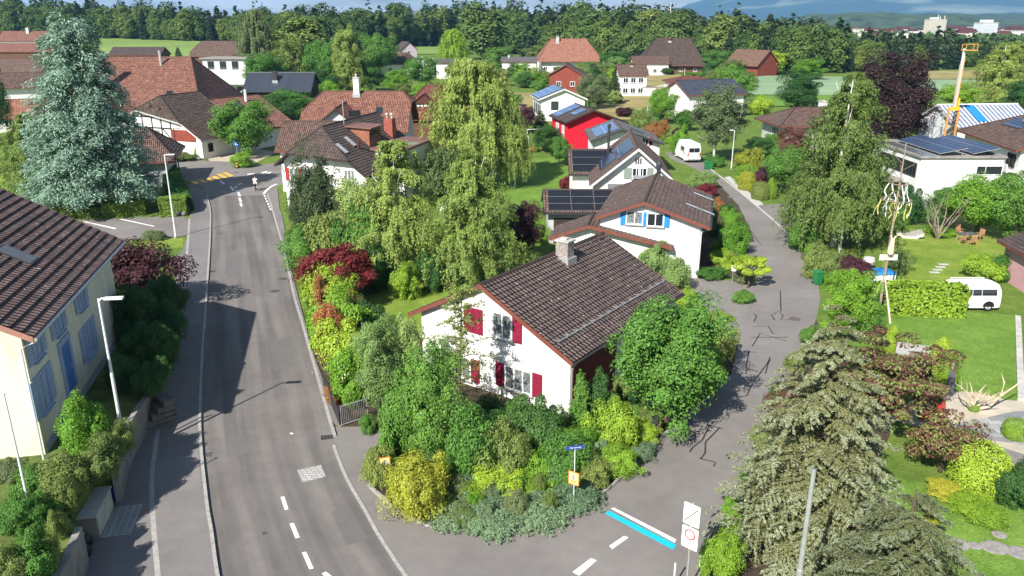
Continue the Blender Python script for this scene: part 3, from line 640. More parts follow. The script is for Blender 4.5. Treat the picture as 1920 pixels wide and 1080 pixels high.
        if shut:
            q = sw or w/2*.95
            for sg, ch in ((-1, 'L'), (1, 'R')):
                if ch in sides:
                    cc = c+a*sg*(w/2+q/2+.07)+n*.03; mb = MB(); mb.obox(cc, a, n, zz, q/2, .025, hh/2+.03)
                    for k in range(5): mb.obox(cc+n*.03+zz*(hh*(k-2)/5.2), a, n, zz, q/2-.06, .012, hh/16)
                    mb.build('shutter', shut, h.root)
        return win
    def door(h, face, w, hh, u, m=wood_brown, z0=0.0):
        c = h.at(face, u=u, z=z0+hh/2); n, a = h.frame_axes(face); zz = Vector((0, 0, 1))
        d = MB().obox(c+n*.03, a, n, zz, w/2, .03, hh/2).build('door', m, h.root)
        MB().obox(c+n*.09+a*(w/2-.1), a, n, zz, .015, .03, .06).build('handle', steel, d)
    def slope_pt(h, s, t): 
        e, a = (h.eL, h.aL) if s < 0 else (h.eR, h.aR)
        return Vector((s, t, h.hr-(h.hr-e)*abs(s)/a))
    def hit_roof(h, px, py, side=1):
        a, e = (h.aR, h.eR) if side > 0 else (h.aL, h.eL)
        r = ray(px, py); c, n = math.cos(h.th), math.sin(h.th)
        ls, lt, lz = -h.x0*c+h.y0*n, -h.x0*n-h.y0*c, CZ-h.z0
        ds, dt, dz = r[0]*c-r[1]*n, r[0]*n+r[1]*c, r[2]
        k = (h.hr-lz-(h.hr-e)/a*side*ls)/(dz+(h.hr-e)/a*side*ds)
        return Vector((ls+ds*k, lt+dt*k, lz+dz*k))
    def slope_axes(h, side):
        a, e = (h.aR, h.eR) if side > 0 else (h.aL, h.eL)
        d = Vector((side*a, 0, e-h.hr)).normalized(); t = Vector((0, 1, 0)); n = t.cross(d)
        return (d, t, n if n.z > 0 else -n)
    def panel(h, side, s0, s1, t0, t1, m, name='solar_panel', lift=.12, edge=dark_metal):
        """flat panel on a slope, s0..s1 down-slope (|s| horizontally), t0..t1 along the ridge"""
        d, t, n = h.slope_axes(side); P = lambda s, t_: h.slope_pt(side*s, t_)+n*lift
        p = [P(s0, t0), P(s0, t1), P(s1, t1), P(s1, t0)]; L_ = (p[3]-p[0]).length
        if side < 0: q = [p[0], p[3], p[2], p[1]]; uv = [(0, 0), (0, L_), (t1-t0, L_), (t1-t0, 0)]
        else: q = p; uv = [(0, 0), (t1-t0, 0), (t1-t0, L_), (0, L_)]
        nn = (q[1]-q[0]).cross(q[2]-q[0])
        if nn.z < 0: q, uv = q[::-1], uv[::-1]
        mb = MB(); mb.face(q, uv); mb.cur = 1; dn = n*-.06
        for i in range(4):
            a_, b_ = q[i], q[(i+1) % 4]; mb.face([a_+dn, b_+dn, b_, a_])
        return mb.build(name, [m, edge], h.roof)
    def skylight(h, side, c, w, l, gl=None):
        d, t, n = h.slope_axes(side); c = Vector(c)
        f = MB().obox(c+n*.06, t, d, n, w/2+.09, l/2+.09, .05).build('skylight', dark_metal, h.roof)
        MB().obox(c+n*.115, t, d, n, w/2, l/2, .012).build('pane', gl or glass, f)
    def chimney(h, s, t, zbase, ztop, w, d, m, cap=concrete, cowl=False):
        mb = MB().box(s-w/2, s+w/2, t-d/2, t+d/2, zbase, ztop)
        c = mb.build('chimney', m, h.roof)
        k = MB().box(s-w/2-.08, s+w/2+.08, t-d/2-.08, t+d/2+.08, ztop+.002, ztop+.09)
        if cowl: k.lathe([(.16, ztop+.09), (.13, ztop+.4), (.2, ztop+.42), (.05, ztop+.6), (0, ztop+.6)], (s, t, 0), 10)
        else: k.box(s-w/4, s+w/4, t-d/4, t+d/4, ztop+.09, ztop+.2)
        k.build('chimney_cap', cap, c)
        MB().box(s-w/2-.14, s+w/2+.14, t-d/2-.14, t+d/2+.14, zbase, h.slope_pt(s, t).z+.12).build('flashing', steel, c)
    def gutter(h, side, m=dark_metal):
        a, e = (h.aR, h.eR) if side > 0 else (h.aL, h.eL)
        MB().tube([(side*(a+.07), 0, e-.1), (side*(a+.07), h.L, e-.1)], .075, 8).build('gutter', m, h.roof)
    def downpipe(h, side, t, m=pale_metal, off=.5):
        a, e, oh = (h.aR, h.eR, h.ohR) if side > 0 else (h.aL, h.eL, h.ohL)
        MB().tube([(side*(a+.05), t, e-.14), (side*(a-.02), t, e-.28), (side*(a-oh+.1), t, e-.55), (side*(a-oh+.08), t, -.2)], .05, 8).build('downpipe', m, h.root)

# --- main house with raspberry shutters
h = House('house', 'white gabled house with raspberry shutters on the corner between the two streets', 'house', -1.74, 40.67, 35.8)
h.gable(5.41, 5.97, 13.4, 6.42, 3.57, 3.39, T_brown, ohL=.75, ohR=.35, ogF=.35, ogB=.35, row=.36, step=.06)
h.window('F', 1.25, 1.45, px=(943, 611), shut=red_shutter, sides='R', gl=curtain)
h.window('F', 1.35, 1.5, px=(888, 601), shut=red_shutter, closed=True)
h.window('F', 1.75, 1.35, px=(973, 712), shut=red_shutter, sides='LR', gl=curtain, panes=3, sw=.6)
h.window('F', 1.2, 1.35, px=(868, 688), shut=red_shutter, gl=curtain)
rw = h.walls
MB().box(h.Rt[1]+.005, h.Rt[1]+.06, .6, 5.2, -.2, 2.9).build('timber_cladding', wood_red, h.root)
h.window('Rt', 1.6, 1.2, u=8.5, z=1.7); h.window('Rt', 1.2, 1.2, u=11.5, z=1.7)
h.gutter(1); h.downpipe(1, .35, steel)
p = h.hit_roof(1066, 490, 1); h.chimney(.55, p.y, 5.2, 7.25, .85, .75, brick_stone, light_concrete)
sg = MB()
d, t, n = h.slope_axes(1)
a0, a1 = h.slope_pt(4.75, .5), h.slope_pt(4.75, 13.0)
for k in (.09, .2): sg.tube([a0+n*k, a1+n*k], .017, 5)
for i in range(15): q = a0.lerp(a1, i/14); sg.bar(q, q+n*.24, .03); sg.bar(q+n*.2, q-d*.25, .025)
sg.build('snow_guard', steel, h.roof)
p = h.hit_roof(1133, 448, 1); MB().lathe([(.06, 0), (.06, .45), (.11, .46), (0, .6)], (p.x, p.y-.6, p.z-.05), 8).build('vent_pipe', T_red_dark, h.roof)

# --- blue-shutter house, its solar garage wing and the lower annex
h = House('house', 'white gabled house with sky-blue shutters and worn brown roof beside the side street', 'house', 10.55, 62.2, 14.1)
h.gable(3.85, 5.25, 12.6, 6.17, 4.73, 4.4, T_brown3, ohL=.3, ohR=.75, ogF=.55, row=.36)
h.window('F', 1.3, 1.05, px=(1190, 408), gl=curtain); h.window('F', 1.3, 1.05, px=(1229, 412), gl=glass)
for px_ in ((1170, 409), (1208, 411), (1249, 413)):
    c = h.at('F', px=px_)
    mb = MB().obox(c+Vector((0, -.04, 0)), (1, 0, 0), (0, -1, 0), (0, 0, 1), .29, .03, .58)
    for k in range(5): mb.obox(c+Vector((0, -.075, .21*(k-2))), (1, 0, 0), (0, -1, 0), (0, 0, 1), .22, .012, .07)
    mb.build('shutter', blue_shutter, h.root)
h.gutter(1); h.downpipe(1, .55, pale_metal); h.window('Rt', 1.2, 1.2, u=4, z=2.8); h.window('Rt', 1.2, 1.2, u=8, z=2.8)
for px_, w_, l_ in (((1318, 370), .35, 1.9), ((1302, 390), .35, 1.6), ((1322, 398), .35, 1.5)):
    p = h.hit_roof(*px_); h.skylight(1, p, w_, l_, solar('sky_glass', (.25, .38, .5), (.4, .4, .4), 9, 9, 0, .01, .2))
def solar_wing(label, x0, y0, L, a, hr, e, nc, nr, pw, gap, wallm, t_off, s_off, m):
    g = House('garage', label, 'garage', x0, y0, 90)
    g.gable(a, a, L, hr, e, e, T_worn, row=.36, wall=wallm, ohR=.7, ohL=.4, trim=dark_metal)
    ln = (a-2*s_off)/nr
    for i in range(nc):
        for j in range(nr): g.panel(1, s_off+j*ln, s_off+(j+1)*ln-.04, t_off+i*pw, t_off+(i+1)*pw-gap, m, lift=.13, edge=steel)
    return g
g = solar_wing('garage wing with nine black solar panels left of the blue-shutter house', 2.9, 74.4, 9.5, 2.75, 4.65, 3.1, 3, 3, 2.15, .07, grey_wall, .45, .12, solar('black_panel', (.010, .011, .015), (.30, .30, .30), 99, 99, 0, .012, .3))
MB().box(g.Rt[1]+.004, g.Rt[1]+.03, 1.0, 6.5, -.2, 2.4).build('carport_shade_panel', timber_dark, g.root)  # dark panel put in for the shade inside the open carport
# heat pump box and steel flue behind the ridge
# annex
h = House('annex', 'low white annex with brown gable roof in front of the blue-shutter house', 'annex', 6.16, 62.8, 11.8)
h.gable(3.19, 6.9, 4.2, 4.09, 2.89, 2.65, T_brown3, ohL=.5, ohR=.4, ogF=.6, ogB=.1, row=.36)
h = House('house', 'white gabled house with grey-green shutters and flared brown roof', 'house', 12.84, 80.66, 4.6)
h.gable(4.87, 3.6, 14.1, 7.58, 3.61, 4.5, T_brown3, ohL=.45, ohR=.4, ogF=.7, row=.36, trim=pale_metal)
h.window('F', .8, 1.1, px=(1193, 325), shut=green_shutter, sides='L', sw=.8); h.window('F', .8, 1.1, px=(1205, 325), shut=green_shutter, sides='R', sw=.6)
sl2 = MB()
for k in (-1, 0, 1): 
    c = h.at('F', px=(1197+k*4.4, 302)); sl2.obox(c+Vector((0, -.03, 0)), (1, 0, 0), (0, -1, 0), (0, 0, 1), .07, .03, .3)
sl2.build('vent_slot', dark_metal, h.root)
h.panel(-1, .35, 2.0, 2.2, 9.6, PV_navy); h.panel(-1, 2.1, 3.7, 3.6, 9.6, PV_navy)
h.window('Rt', 1, 1.2, u=9, z=2.6, shut=red_shutter, sides='L')
g = solar_wing('white side wing with three long black solar panels', 6.4, 91.6, 8.5, 3.3, 5.8, 3.55, 1, 3, 4.7, .05, white, .4, .2, solar('black_panel', (.010, .011, .015), (.30, .30, .30), 99, 99, 0, .012, .3))
MB().tube([(.6, 4.6, 4.6), (.6, 4.6, 8.4)], .15, 8).lathe([(.2, 8.4), (.2, 8.7), (0, 8.85)], (.6, 4.6, 0), 8).build('flue', dark_metal, g.root)
pump = empty('heat_pump', (10.6, 76.6, 0), -.1, 'grey heat pump box on the flat roof behind the blue-shutter house', 'heat pump')
MB().box(-1.2, 4.4, -1.2, 2.4, -.02, 4.3).build('flat_roof', mat('dark_gravel_roof', (.16, .16, .165), .9, .3, 3), pump)
MB().box(1.2, 2.7, -.9, .1, 4.304, 5.5).build('casing', dark_metal, pump)
MB().box(1.1, 2.8, -1.0, .2, 5.504, 5.6).build('lid', steel, pump)
MB().lathe([(.2, 4.3), (.2, 6.3), (.28, 6.32), (.28, 6.7), (.12, 7.0), (0, 7.1)], (3.6, .4, 0), 10).build('flue', dark_metal, pump)

h = House('house', 'white gabled house with slate-grey roof and blue solar panels', 'house', 14.67, 106.44, .6)
h.gable(4.21, 5.64, 11.3, 6.2, 4.6, 4.25, T_grey, ohL=.6, ohR=.5, ogF=.8, row=.4, trim=dark_metal)
h.panel(-1, .5, 3.4, 1.0, 9.0, PV_blue); h.window('F', .8, 1.0, px=(1210, 265), shut=red_shutter, sides='R', sw=.5); h.window('Lf', 1.2, 1.3, u=2.5, z=2); h.window('Lf', 1.2, 1.3, u=6.5, z=2); h.skylight(1, h.slope_pt(2.4, 4), 1.2, 1.8, dark_metal)
h = House('house', 'bright red gabled house with brown roof and blue solar panels', 'house', 13.11, 128.81, -12.5)
h.gable(4.72, 5.97, 10.5, 6.31, 4.45, 4.15, T_brown2, ohL=.5, ohR=.4, ogF=.8, row=.4, wall=mat('crimson_paint', (.56, .010, .030), .7, .06, 2), trim=timber_dark)
h.panel(-1, .3, 4.3, 6.4, 9.9, PV_blue); h.panel(-1, .7, 2.7, 2.0, 4.6, PV_blue)
h.window('Lf', 1.1, 2.0, u=3.0, z=2.6); h.window('Lf', 1.4, 2.0, u=6.4, z=2.6); h.door('Lf', 1, 2, 8.6)
h = House('house', 'plain white gabled house with blue solar roof and one grey window', 'house', 10.74, 166.64, -7.1)
h.gable(5.42, 4.87, 11.6, 6.5, 4.42, 4.4, T_grey, ohL=.7, ohR=.5, ogF=.6, row=.5, trim=pale_metal)
h.panel(-1, .3, 5.2, .9, 10.9, PV_blue); h.window('F', 1.4, 1.6, px=(1040, 198), gl=dark_metal, fm=dark_metal, sill=False)
for k in range(4): h.window('Lf', 1.2, 1.8, u=1.8+k*2.4, z=2.2, fm=dark_metal)

# --- white house with half-hip roof at the junction
h = House('house', 'white house with half-hipped brown roof and red shutters at the junction', 'house', -21.3, 84.8, 15)
h.gable(4.7, 6.2, 17, 8.95, 5.0, 4.2, T_brown2, hipF=(.66, 2.6), trim=timber_dark, ohL=.7, ohR=.5, ogF=.9, row=.36, step=.055)
h.window('F', 1.0, 1.35, px=(552, 327), shut=red_shutter2, gl=curtain); h.window('F', .7, .9, px=(573, 291), shut=red_shutter2, sides='L', gl=timber_dark, sill=False)
h.window('F', 1.2, 1.6, px=(656, 333), gl=curtain, panes=3); h.window('F', .9, 1.5, px=(552, 366), shut=red_shutter2, sides='R')
for px_ in ((656, 266), (640, 279)): h.skylight(1, h.hit_roof(*px_), .75, 1.5, solar('sky_glass', (.25, .38, .5), (.4, .4, .4), 9, 9, 0, .01, .2))
MB().tube([h.hit_roof(645, 234)+Vector((0, 0, 0)), h.hit_roof(645, 234)+Vector((0, 0, 2.6))], .05, 6).build('mast', steel, h.roof)
p = h.hit_roof(672, 278); MB().tube([p, p+Vector((.15, 0, .9))], .14, 8).build('vent_pipe', T_red_dark, h.roof)
# timber dormer
dm = MB().box(1.2, 3.5, 6.9, 10.0, 5.9, 8.25).build('dormer', mat('weathered_boards', (.25, .10, .06), .8, .3, 4, .3), h.root)
MB().hexa([(.6, 6.6, 8.40), (3.9, 6.6, 8.255), (3.9, 10.3, 8.255), (.6, 10.3, 8.40), (.6, 6.6, 8.54), (3.9, 6.6, 8.40), (3.9, 10.3, 8.40), (.6, 10.3, 8.54)]).build('dormer_roof', mat('copper_brown_sheet', (.17, .085, .07), .6, .15, 2), dm)
MB().box(3.504, 3.55, 7.2, 9.7, 6.7, 8.1).build('dormer_window', glass, dm)
ex = MB().box(4.2, 7.7, 6.4, 15.6, -.3, 6.0).build('extension_walls', white, h.root)
MB().box(3.9, 8.1, 6.0, 16.0, 6.003, 6.25).build('flat_roof', mat('copper_brown_sheet', (.17, .085, .07), .6, .15, 2), h.root)
MB().box(4.1, 7.9, 9.6, 11.6, 6.253, 6.275).build('roof_strip', mat('mossy_felt', (.16, .19, .13), .9, .2, 2), h.root)
MB().box(7.704, 7.73, 9.5, 11.0, 3.4, 5.2).build('window', glass, h.root)
c_ = h.hit(728, 247, ('t', 13.6)); sx_, sz_ = c_[0], c_[2]; MB().box(sx_-.55, sx_+.55, 13.6, 14.7, sz_-2.5, sz_+1.55).build('roof_stair_box', mat('red_sheet_metal', (.26, .075, .055), .6, .15, 2), h.root)
for k in (sx_-.3, sx_+.3): MB().lathe([(.1, 0), (.1, .35), (.2, .4), (.2, .55), (0, .7)], (k, 14.1, sz_+1.54), 8).build('vent_pipe', light_concrete, h.root)
MB().bar((-4.1, .9, 4.0), (-4.1, .35, 5.0), .12).bar((-1.5, .9, 6.0), (-1.5, .3, 6.6), .1).build('roof_brace', white, h.root)
# left wing roof
h = House('wing', 'brown tiled side wing behind the half-hipped house', 'house wing', -28.4, 100, 91)
h.gable(4.5, 4.5, 7.5, 8.0, 5.0, 5.0, T_worn, row=.4)

# --- old tiled house behind it
h = House('house', 'large old house with orange-red tiled half-hip roof and a pale chimney', 'house', -29.4, 116.8, 90)
h.gable(6.5, 7.2, 15.2, 10.2, 5.6, 5.4, T_red, hipF=(.5, 2.4), hipB=(.28, 1.4), row=.42, wall=mat('pale_grey_render', (.5, .5, .5), .85, .1, 1), ogB=.9)
h.chimney(.6, 7.3, 8.5, 12.1, .9, .8, pale_metal, light_concrete, cowl=True); h.skylight(1, h.hit_roof(711, 208), .8, 1.2)
h.window('B', 1, 1.4, u=1.5, z=5.5); h.window('B', 1, 1.4, u=-2, z=5.5)
h = House('house', 'small white gable cross wing with dark red roof before the old tiled house', 'house wing', -23.2, 106.2, -2)
h.gable(4.6, 5.4, 10, 8.9, 5.3, 4.6, T_red_dark, ohL=.5, ogF=.6, row=.4, trim=timber_dark)
h.window('F', 1.5, .8, px=(665, 213), panes=3, fm=timber_dark)
h = House('house', 'dark red tiled house with small gabled dormer behind the willow', 'house', -17.8, 141.5, 88)
h.gable(6, 7.5, 12, 9.2, 4.6, 4.2, T_red_dark, hipF=(.6, 3), row=.45, wall=wood_brown)
p = h.hit_roof(795, 196); d_ = MB().box(p.x-1.6, p.x+.6, p.y-1.3, p.y+1.3, p.z-1, p.z+.45).build('dormer', timber_dark, h.root)
MB().face([(p.x-3.2, p.y, p.z+1.8), (p.x+1.2, p.y, p.z+1.8), (p.x+1.2, p.y-1.9, p.z+.3), (p.x-3.2, p.y-1.9, p.z+.3)]).face([(p.x+1.2, p.y, p.z+1.8), (p.x-3.2, p.y, p.z+1.8), (p.x-3.2, p.y+1.9, p.z+.3), (p.x+1.2, p.y+1.9, p.z+.3)]).face([(p.x+1.0, p.y-1.9, p.z+.3), (p.x+1.0, p.y+1.9, p.z+.3), (p.x+1.0, p.y, p.z+1.8)]).build('dormer_roof', T_red_dark, d_)
mb = MB()
for k in range(4): mb.box(p.x+.605, p.x+.64, p.y-1.15+k*.6, p.y-.7+k*.6, p.z-.25, p.z+.3)
mb.build('dormer_window', frame_white, d_)
h = House('house', 'ivy-covered house with dark standing-seam metal roof', 'house', -57.4, 178.5, 89)
h.gable(5, 5.4, 14.6, 9.0, 6.4, 5.4, metal_roof, row=9, wall=timber_dark, trim=dark_metal, step=.0, cap=dark_metal)
h.chimney(2.4, 6.5, 7, 9.3, .9, .9, dark_metal, dark_metal)

# --- big farmhouse with the red roof, its half-timbered wing
h = House('farmhouse', 'huge farmhouse with steep red clay roof and dark hip end', 'farmhouse', -80, 156.5, 90)
h.gable(13, 14, 25.2, 13.2, 4.0, 4.0, T_red, hipB=(.97, 6), row=.5, ohR=1.5, step=.06, wall=white)
h.chimney(8.2, 6.2, 7.5, 14.4, 1.0, 1.2, grey_wall, dark_metal); p = h.hit_roof(302, 122); MB().tube([p-Vector((0, 0, .3)), p+Vector((0, 0, 2.6))], .25, 8).build('flue', steel, h.roof)
h.skylight(1, h.hit_roof(317, 176), .9, 1.4)
h = House('farmhouse', 'half-timbered farmhouse wing with half-hip dark tiled roof', 'farmhouse wing', -54.6, 122.0, 22)
h.gable(5.2, 9.2, 10.5, 8.9, 5.6, 2.9, T_old, hipF=(.6, 2.4), ohL=.9, ohR=.6, ogF=.7, row=.4, step=.06, trim=light_concrete)
tb = MB(); fy = h.F[1]-.02
for s in (-4.2, -2.5, -.6, 1.2, 3.0): tb.box(s-.11, s+.11, fy-.04, fy, 2.6, h.hr-(h.hr-(h.eL if s < 0 else h.eR))*abs(s)/(h.aL if s < 0 else h.aR)-.5)
for z in (2.6, 4.3, 5.9): tb.box(-4.3, 3.2 if z < 5 else 2.4, fy-.05, fy, z-.1, z+.1)
tb.bar((-4.1, fy-.02, 2.7), (-2.6, fy-.02, 4.2), .16, .06, up=(0, 1, 0)).bar((1.3, fy-.02, 4.3), (2.9, fy-.02, 2.7), .16, .06, up=(0, 1, 0))
tb.build('timber_frame', timber_dark, h.root)
h.window('F', 1.1, 1.1, u=-3.3, z=3.5, panes=3); h.window('F', 1.0, 1.2, u=.3, z=3.4, panes=3)
MB().box(3.0, 7.6, fy-.05, fy-.005, 2.5, 4.2).build('red_boarding', wood_red, h.root)
MB().box(-4.3, 2.9, fy-.05, fy-.005, -.3, 2.2).build('brick_panel', mat('faded_brick', (.42, .24, .17), .9, .3, 6), h.root)
h.window('Rt', .9, 1.1, u=2.4, z=1.6, fm=timber_dark)
h = House('farmhouse', 'low red-tiled lean-to between the farmhouse wing and the hip end', 'farmhouse wing', -49.5, 131.5, 30)
h.gable(4, 8.5, 11, 7.6, 5.8, 3.1, T_red, row=.45, ohR=.6); h.skylight(1, h.slope_pt(2.5, 4.5), 1.6, 1.6); MB().tube([(1.4, 7, 6), (1.4, 7, 8.8)], .22, 8).build('flue', pale_metal, h.roof)
h = House('house', 'small house with brown hip roof hidden behind the blue cedar', 'house', -55.5, 101, 75)
h.gable(5, 5.5, 12.5, 6.8, 3.4, 3.2, T_worn, hipB=(.95, 3.6), row=.36, ohR=.9, ogB=1.2, wall=grey_wall)

# --- cream house, left foreground, on its raised garden
GZ = 1.67
structure(MB().poly([(-40, 14), *GP([(-20, 1300)], GZ), *GP([(60, 1150), (112, 1070), (146, 992), (132, 962), (178, 886), (213, 872), (236, 800), (280, 730), (308, 655), (322, 585), (305, 540)], GZ), (-27.5, 52), (-40, 52)], -.3, GZ).build('garden_terrace', mat('terrace_grass', (.075, .12, .025), .95, .4, .9, .7, col2=(.16, .20, .05), bscale=12)), 'raised garden of the cream house')
wl_ = smooth_line(GP([(60, 1160), (112, 1075), (148, 992)], GZ), 3); wl2 = smooth_line(GP([(213, 882), (236, 804), (280, 734), (308, 659), (322, 589), (312, 545)], GZ), 3)
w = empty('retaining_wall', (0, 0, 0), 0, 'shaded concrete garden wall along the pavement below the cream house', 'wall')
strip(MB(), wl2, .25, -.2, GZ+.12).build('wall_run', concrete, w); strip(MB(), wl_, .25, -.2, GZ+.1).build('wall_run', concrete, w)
sheet('terrace_paving', [(0, 870), (60, 862), (120, 815), (150, 835), (110, 880), (20, 905), (-40, 905)], GZ+.012, light_concrete, 'paved apron beside the cream house')
sheet('terrace_lawn', [(190, 585), (240, 575), (250, 610), (200, 640)], GZ+.012, lawn_m, 'strip of bright lawn beside the cream house')
h = House('house', 'cream rendered house with slate-blue shutters and long brown roof in the left foreground', 'house', -25.9, 29.2, -12.3, GZ)
h.gable(6.2, 6.2, 15.6, 11.0-GZ, 7.5-GZ, 7.5-GZ, tiles('big_brown_tiles', (.085, .055, .05), (.145, .10, .09), .3, .4, spots=.02), ohR=.75, ohL=.75, ogF=.75, ogB=.5, row=.46, wall=cream, step=.09, trim=mat('pink_brown_board', (.32, .16, .12), .7, .15, 3))
h.gutter(1, steel); h.downpipe(1, .25, pale_metal)
for px_ in ((66, 645), (107, 600), (150, 556)): h.window('Rt', 1.05, 1.25, px=px_, shut=slate_shutter, sw=.5, gl=slate_shutter, fm=slate_shutter)
for px_ in ((80, 732), (165, 636)): h.window('Rt', 1.3, 1.75, px=px_, shut=slate_shutter, sw=.62, gl=slate_shutter, fm=slate_shutter)
dc = h.at('Rt', px=(126, 684)); mb = MB()
for sg_ in (-1, 1): mb.obox(dc+Vector((.03, sg_*.72, -.1)), (0, 1, 0), (1, 0, 0), (0, 0, 1), .14, .06, 1.25)
mb.obox(dc+Vector((.03, 0, 1.28)), (0, 1, 0), (1, 0, 0), (0, 0, 1), .86, .06, .14)
dd = MB().obox(dc+Vector((.02, 0, -.1)), (0, 1, 0), (1, 0, 0), (0, 0, 1), .56, .03, 1.22).build('door', mat('blue_door', (.08, .17, .40), .5, .1, 2), h.root); mb.build('door_frame', slate_shutter, dd)
MB().obox(dc+Vector((.09, .4, -.2)), (0, 1, 0), (1, 0, 0), (0, 0, 1), .02, .04, .09).build('handle', steel, dd)
h.skylight(1, h.hit_roof(32, 480), 1.0, 1.5, solar('sky_glass_dark', (.02, .03, .05), (.1, .1, .1), 9, 9, 0, .01, .1))
MB().box(h.Rt[1]+.004, h.Rt[1]+.05, .8, 15, -.3, .42).build('plinth', mat('grey_blue_plinth', (.30, .33, .38), .8, .1, 2), h.root)

# --- right side
mod = empty('modern_house', (44.3, 85.9, 0), 0, 'white flat-roofed modern house with navy solar racks and ribbon window', 'house')
Wm, Dm, Hm = 9.0, 12.6, 5.65
MB().box(0, Wm, 0, Dm, -.3, Hm).build('walls', white, mod)
rfm = MB().box(-.12, Wm+.12, -.12, Dm+.12, Hm+.004, Hm+.1).build('roof', mat('grey_roof_gravel', (.27, .255, .23), .9, .25, 6), mod)
mb = MB(); mb.box(-.2, Wm+.2, -.2, .15, Hm+.1, Hm+.32).box(-.2, .15, .15, Dm+.2, Hm+.1, Hm+.32).box(Wm-.15, Wm+.2, .15, Dm+.2, Hm+.1, Hm+.32).box(.15, Wm-.15, Dm-.15, Dm+.2, Hm+.1, Hm+.32)
mb.build('parapet', concrete, rfm)
def slopepanel(par, x0, x1, y0, y1, z0, z1, m, name='solar_panel'):
    q = MB(); q.face([(x0, y0, z0), (x1, y0, z1), (x1, y1, z1), (x0, y1, z0)], [(0, 0), (0, abs(x1-x0)), (y1-y0, abs(x1-x0)), (y1-y0, 0)])
    q.cur = 1; q.face([(x0, y0, z0-.06), (x0, y0, z0), (x0, y1, z0), (x0, y1, z0-.06)]); q.face([(x1, y0, z1), (x1, y0, z1-.08), (x1, y1, z1-.08), (x1, y1, z1)]); q.face([(x0, y0, z0-.06), (x1, y0, z1-.06), (x1, y0, z1), (x0, y0, z0)])
    q.face([(x0, y0, z0-.06), (x0, y1, z0-.06), (x1, y1, z1-.08), (x1, y0, z1-.08)])
    for yy in (y0+.5, (y0+y1)/2, y1-.5): q.bar((x1-.2, yy, z0-.35), (x1-.2, yy, z1-.09), .06); q.bar((x0+.2, yy, z0-.35), (x0+.2, yy, z0-.02), .06)
    return q.build(name, [m, steel], par)
slopepanel(rfm, 2.6, 5.5, 1.2, 11.8, Hm+.42, Hm+1.0, PV_navy); slopepanel(rfm, 6.3, 9.1, 1.2, 11.8, Hm+.42, Hm+1.0, PV_navy)
MB().box(.7, 2.2, .8, 11.5, Hm+.15, Hm+.22).build('roof_window', solar('roof_glazing', (.20, .27, .33), (.12, .12, .12), 99, .8, 0, .04, .15), rfm)
wn = MB().box(-.03, .003, .7, 9.8, 3.6, 5.05).build('ribbon_window', glass, mod)
mb = MB(); mb.box(-.06, 0, .7, 9.8, 3.5, 3.6)
for k in range(13): mb.box(-.06, -.032, .7+k*.755, .76+k*.755, 3.6, 5.05)
mb.build('frame', dark_metal, wn)
wn = MB().box(6.2, 8.9, -.03, .003, 4.0, 4.85).build('window', glass, mod)
MB().box(6.1, 9.0, -.06, 0, 3.9, 4.0).box(6.1, 6.2, -.05, 0, 4.0, 4.9).box(8.9, 9.0, -.05, 0, 4.0, 4.9).box(7.1, 7.16, -.05, -.031, 4.0, 4.85).build('frame', pale_metal, wn)
MB().box(-2.0, -.003, 3.2, 12.4, 2.62, 2.8).build('canopy', concrete, mod); MB().box(-.03, .003, 2.6, 9.5, .2, 2.5).build('glass_door', glass, mod)
MB().box(5.4, 9.6, -1.6, -.003, 2.35, 2.6).build('porch_roof', concrete, mod)
h = House('house', 'white house with brown hip roof left of the big birch', 'house', 41.9, 132.4, 86)
h.gable(5.7, 5.7, 18, 6.3, 3.9, 3.9, T_worn, hipF=(.97, 4.6), hipB=(.97, 5), ohR=1.1, ohL=1, ogF=1.1, row=.42, wall=grey_wall)
h.chimney(-.8, 9.5, 5.3, 7.1, 1.6, .9, white, light_concrete); h.window('F', 2.6, 1.7, u=1.2, z=2.5, panes=4); h.window('Rt', 2, 1.4, u=8, z=2.4, panes=3)
h = House('house', 'white house with broad brown roof and balcony at the right edge', 'house', 68.8, 98.0, 8.7)
h.gable(6.3, 6.6, 19.5, 7.5, 4.5, 4.4, T_worn, ohL=1.0, ogF=.8, row=.42, hipB=(.95, 6))
h.panel(-1, 1.0, 2.9, 8.0, 13.6, PV_navy); h.chimney(-.9, 9.6, 7, 9.0, 1.6, 1.0, mat('pink_brick', (.36, .24, .19), .9, .2, 6), light_concrete); h.window('Lf', 2.2, 1.5, u=3.0, z=2.9, fm=timber_dark)
MB().box(h.Lf[1]-1.2, h.Lf[1]-.02, 1, 9, 1.6, 1.75).box(h.Lf[1]-1.2, h.Lf[1]-1.14, 1, 9, 1.75, 2.6).build('balcony', white, h.root)
# building site roof under blue sheeting, with white battens
site = House('building_site', 'half-built roof of blue sheeting under white battens', 'building site', 68.6, 131.0, 84)
site.gable(5, 6.0, 14, 6.9, 4.2, 3.9, mat('blue_roof_sheet', (.15, .18, .25), .6, .25, 1.2), row=9, step=0, wall=pale_metal, trim=light_concrete, cap=frame_white)
mb = MB(); d, t, n = site.slope_axes(1)
for k in range(19):
    a, b = site.slope_pt(.1, .4+k*.73)+n*.09, site.slope_pt(5.9, .4+k*.73)+n*.09; mb.bar(a, b, .14, .08, up=n)
mb.build('batten', frame_white, site.roof)
q = MB(); q.face([site.slope_pt(.4, 4.3)+n*.17, site.slope_pt(4.6, 4.3)+n*.17, site.slope_pt(4.6, 6.0)+n*.17, site.slope_pt(.4, 6.0)+n*.17]); q.build('tarpaulin', mat('blue_tarpaulin', (.02, .19, .50), .5, .2, 1), site.roof)
sc_ = empty('scaffold', (66.0, 126, 0), .1, 'steel scaffold at the left gable of the building site', 'scaffold')
mb = MB()
for x in (0, 2, 4):
    for y in (0, 1): mb.tube([(x, y, 0), (x, y, 6.2)], .06, 5)
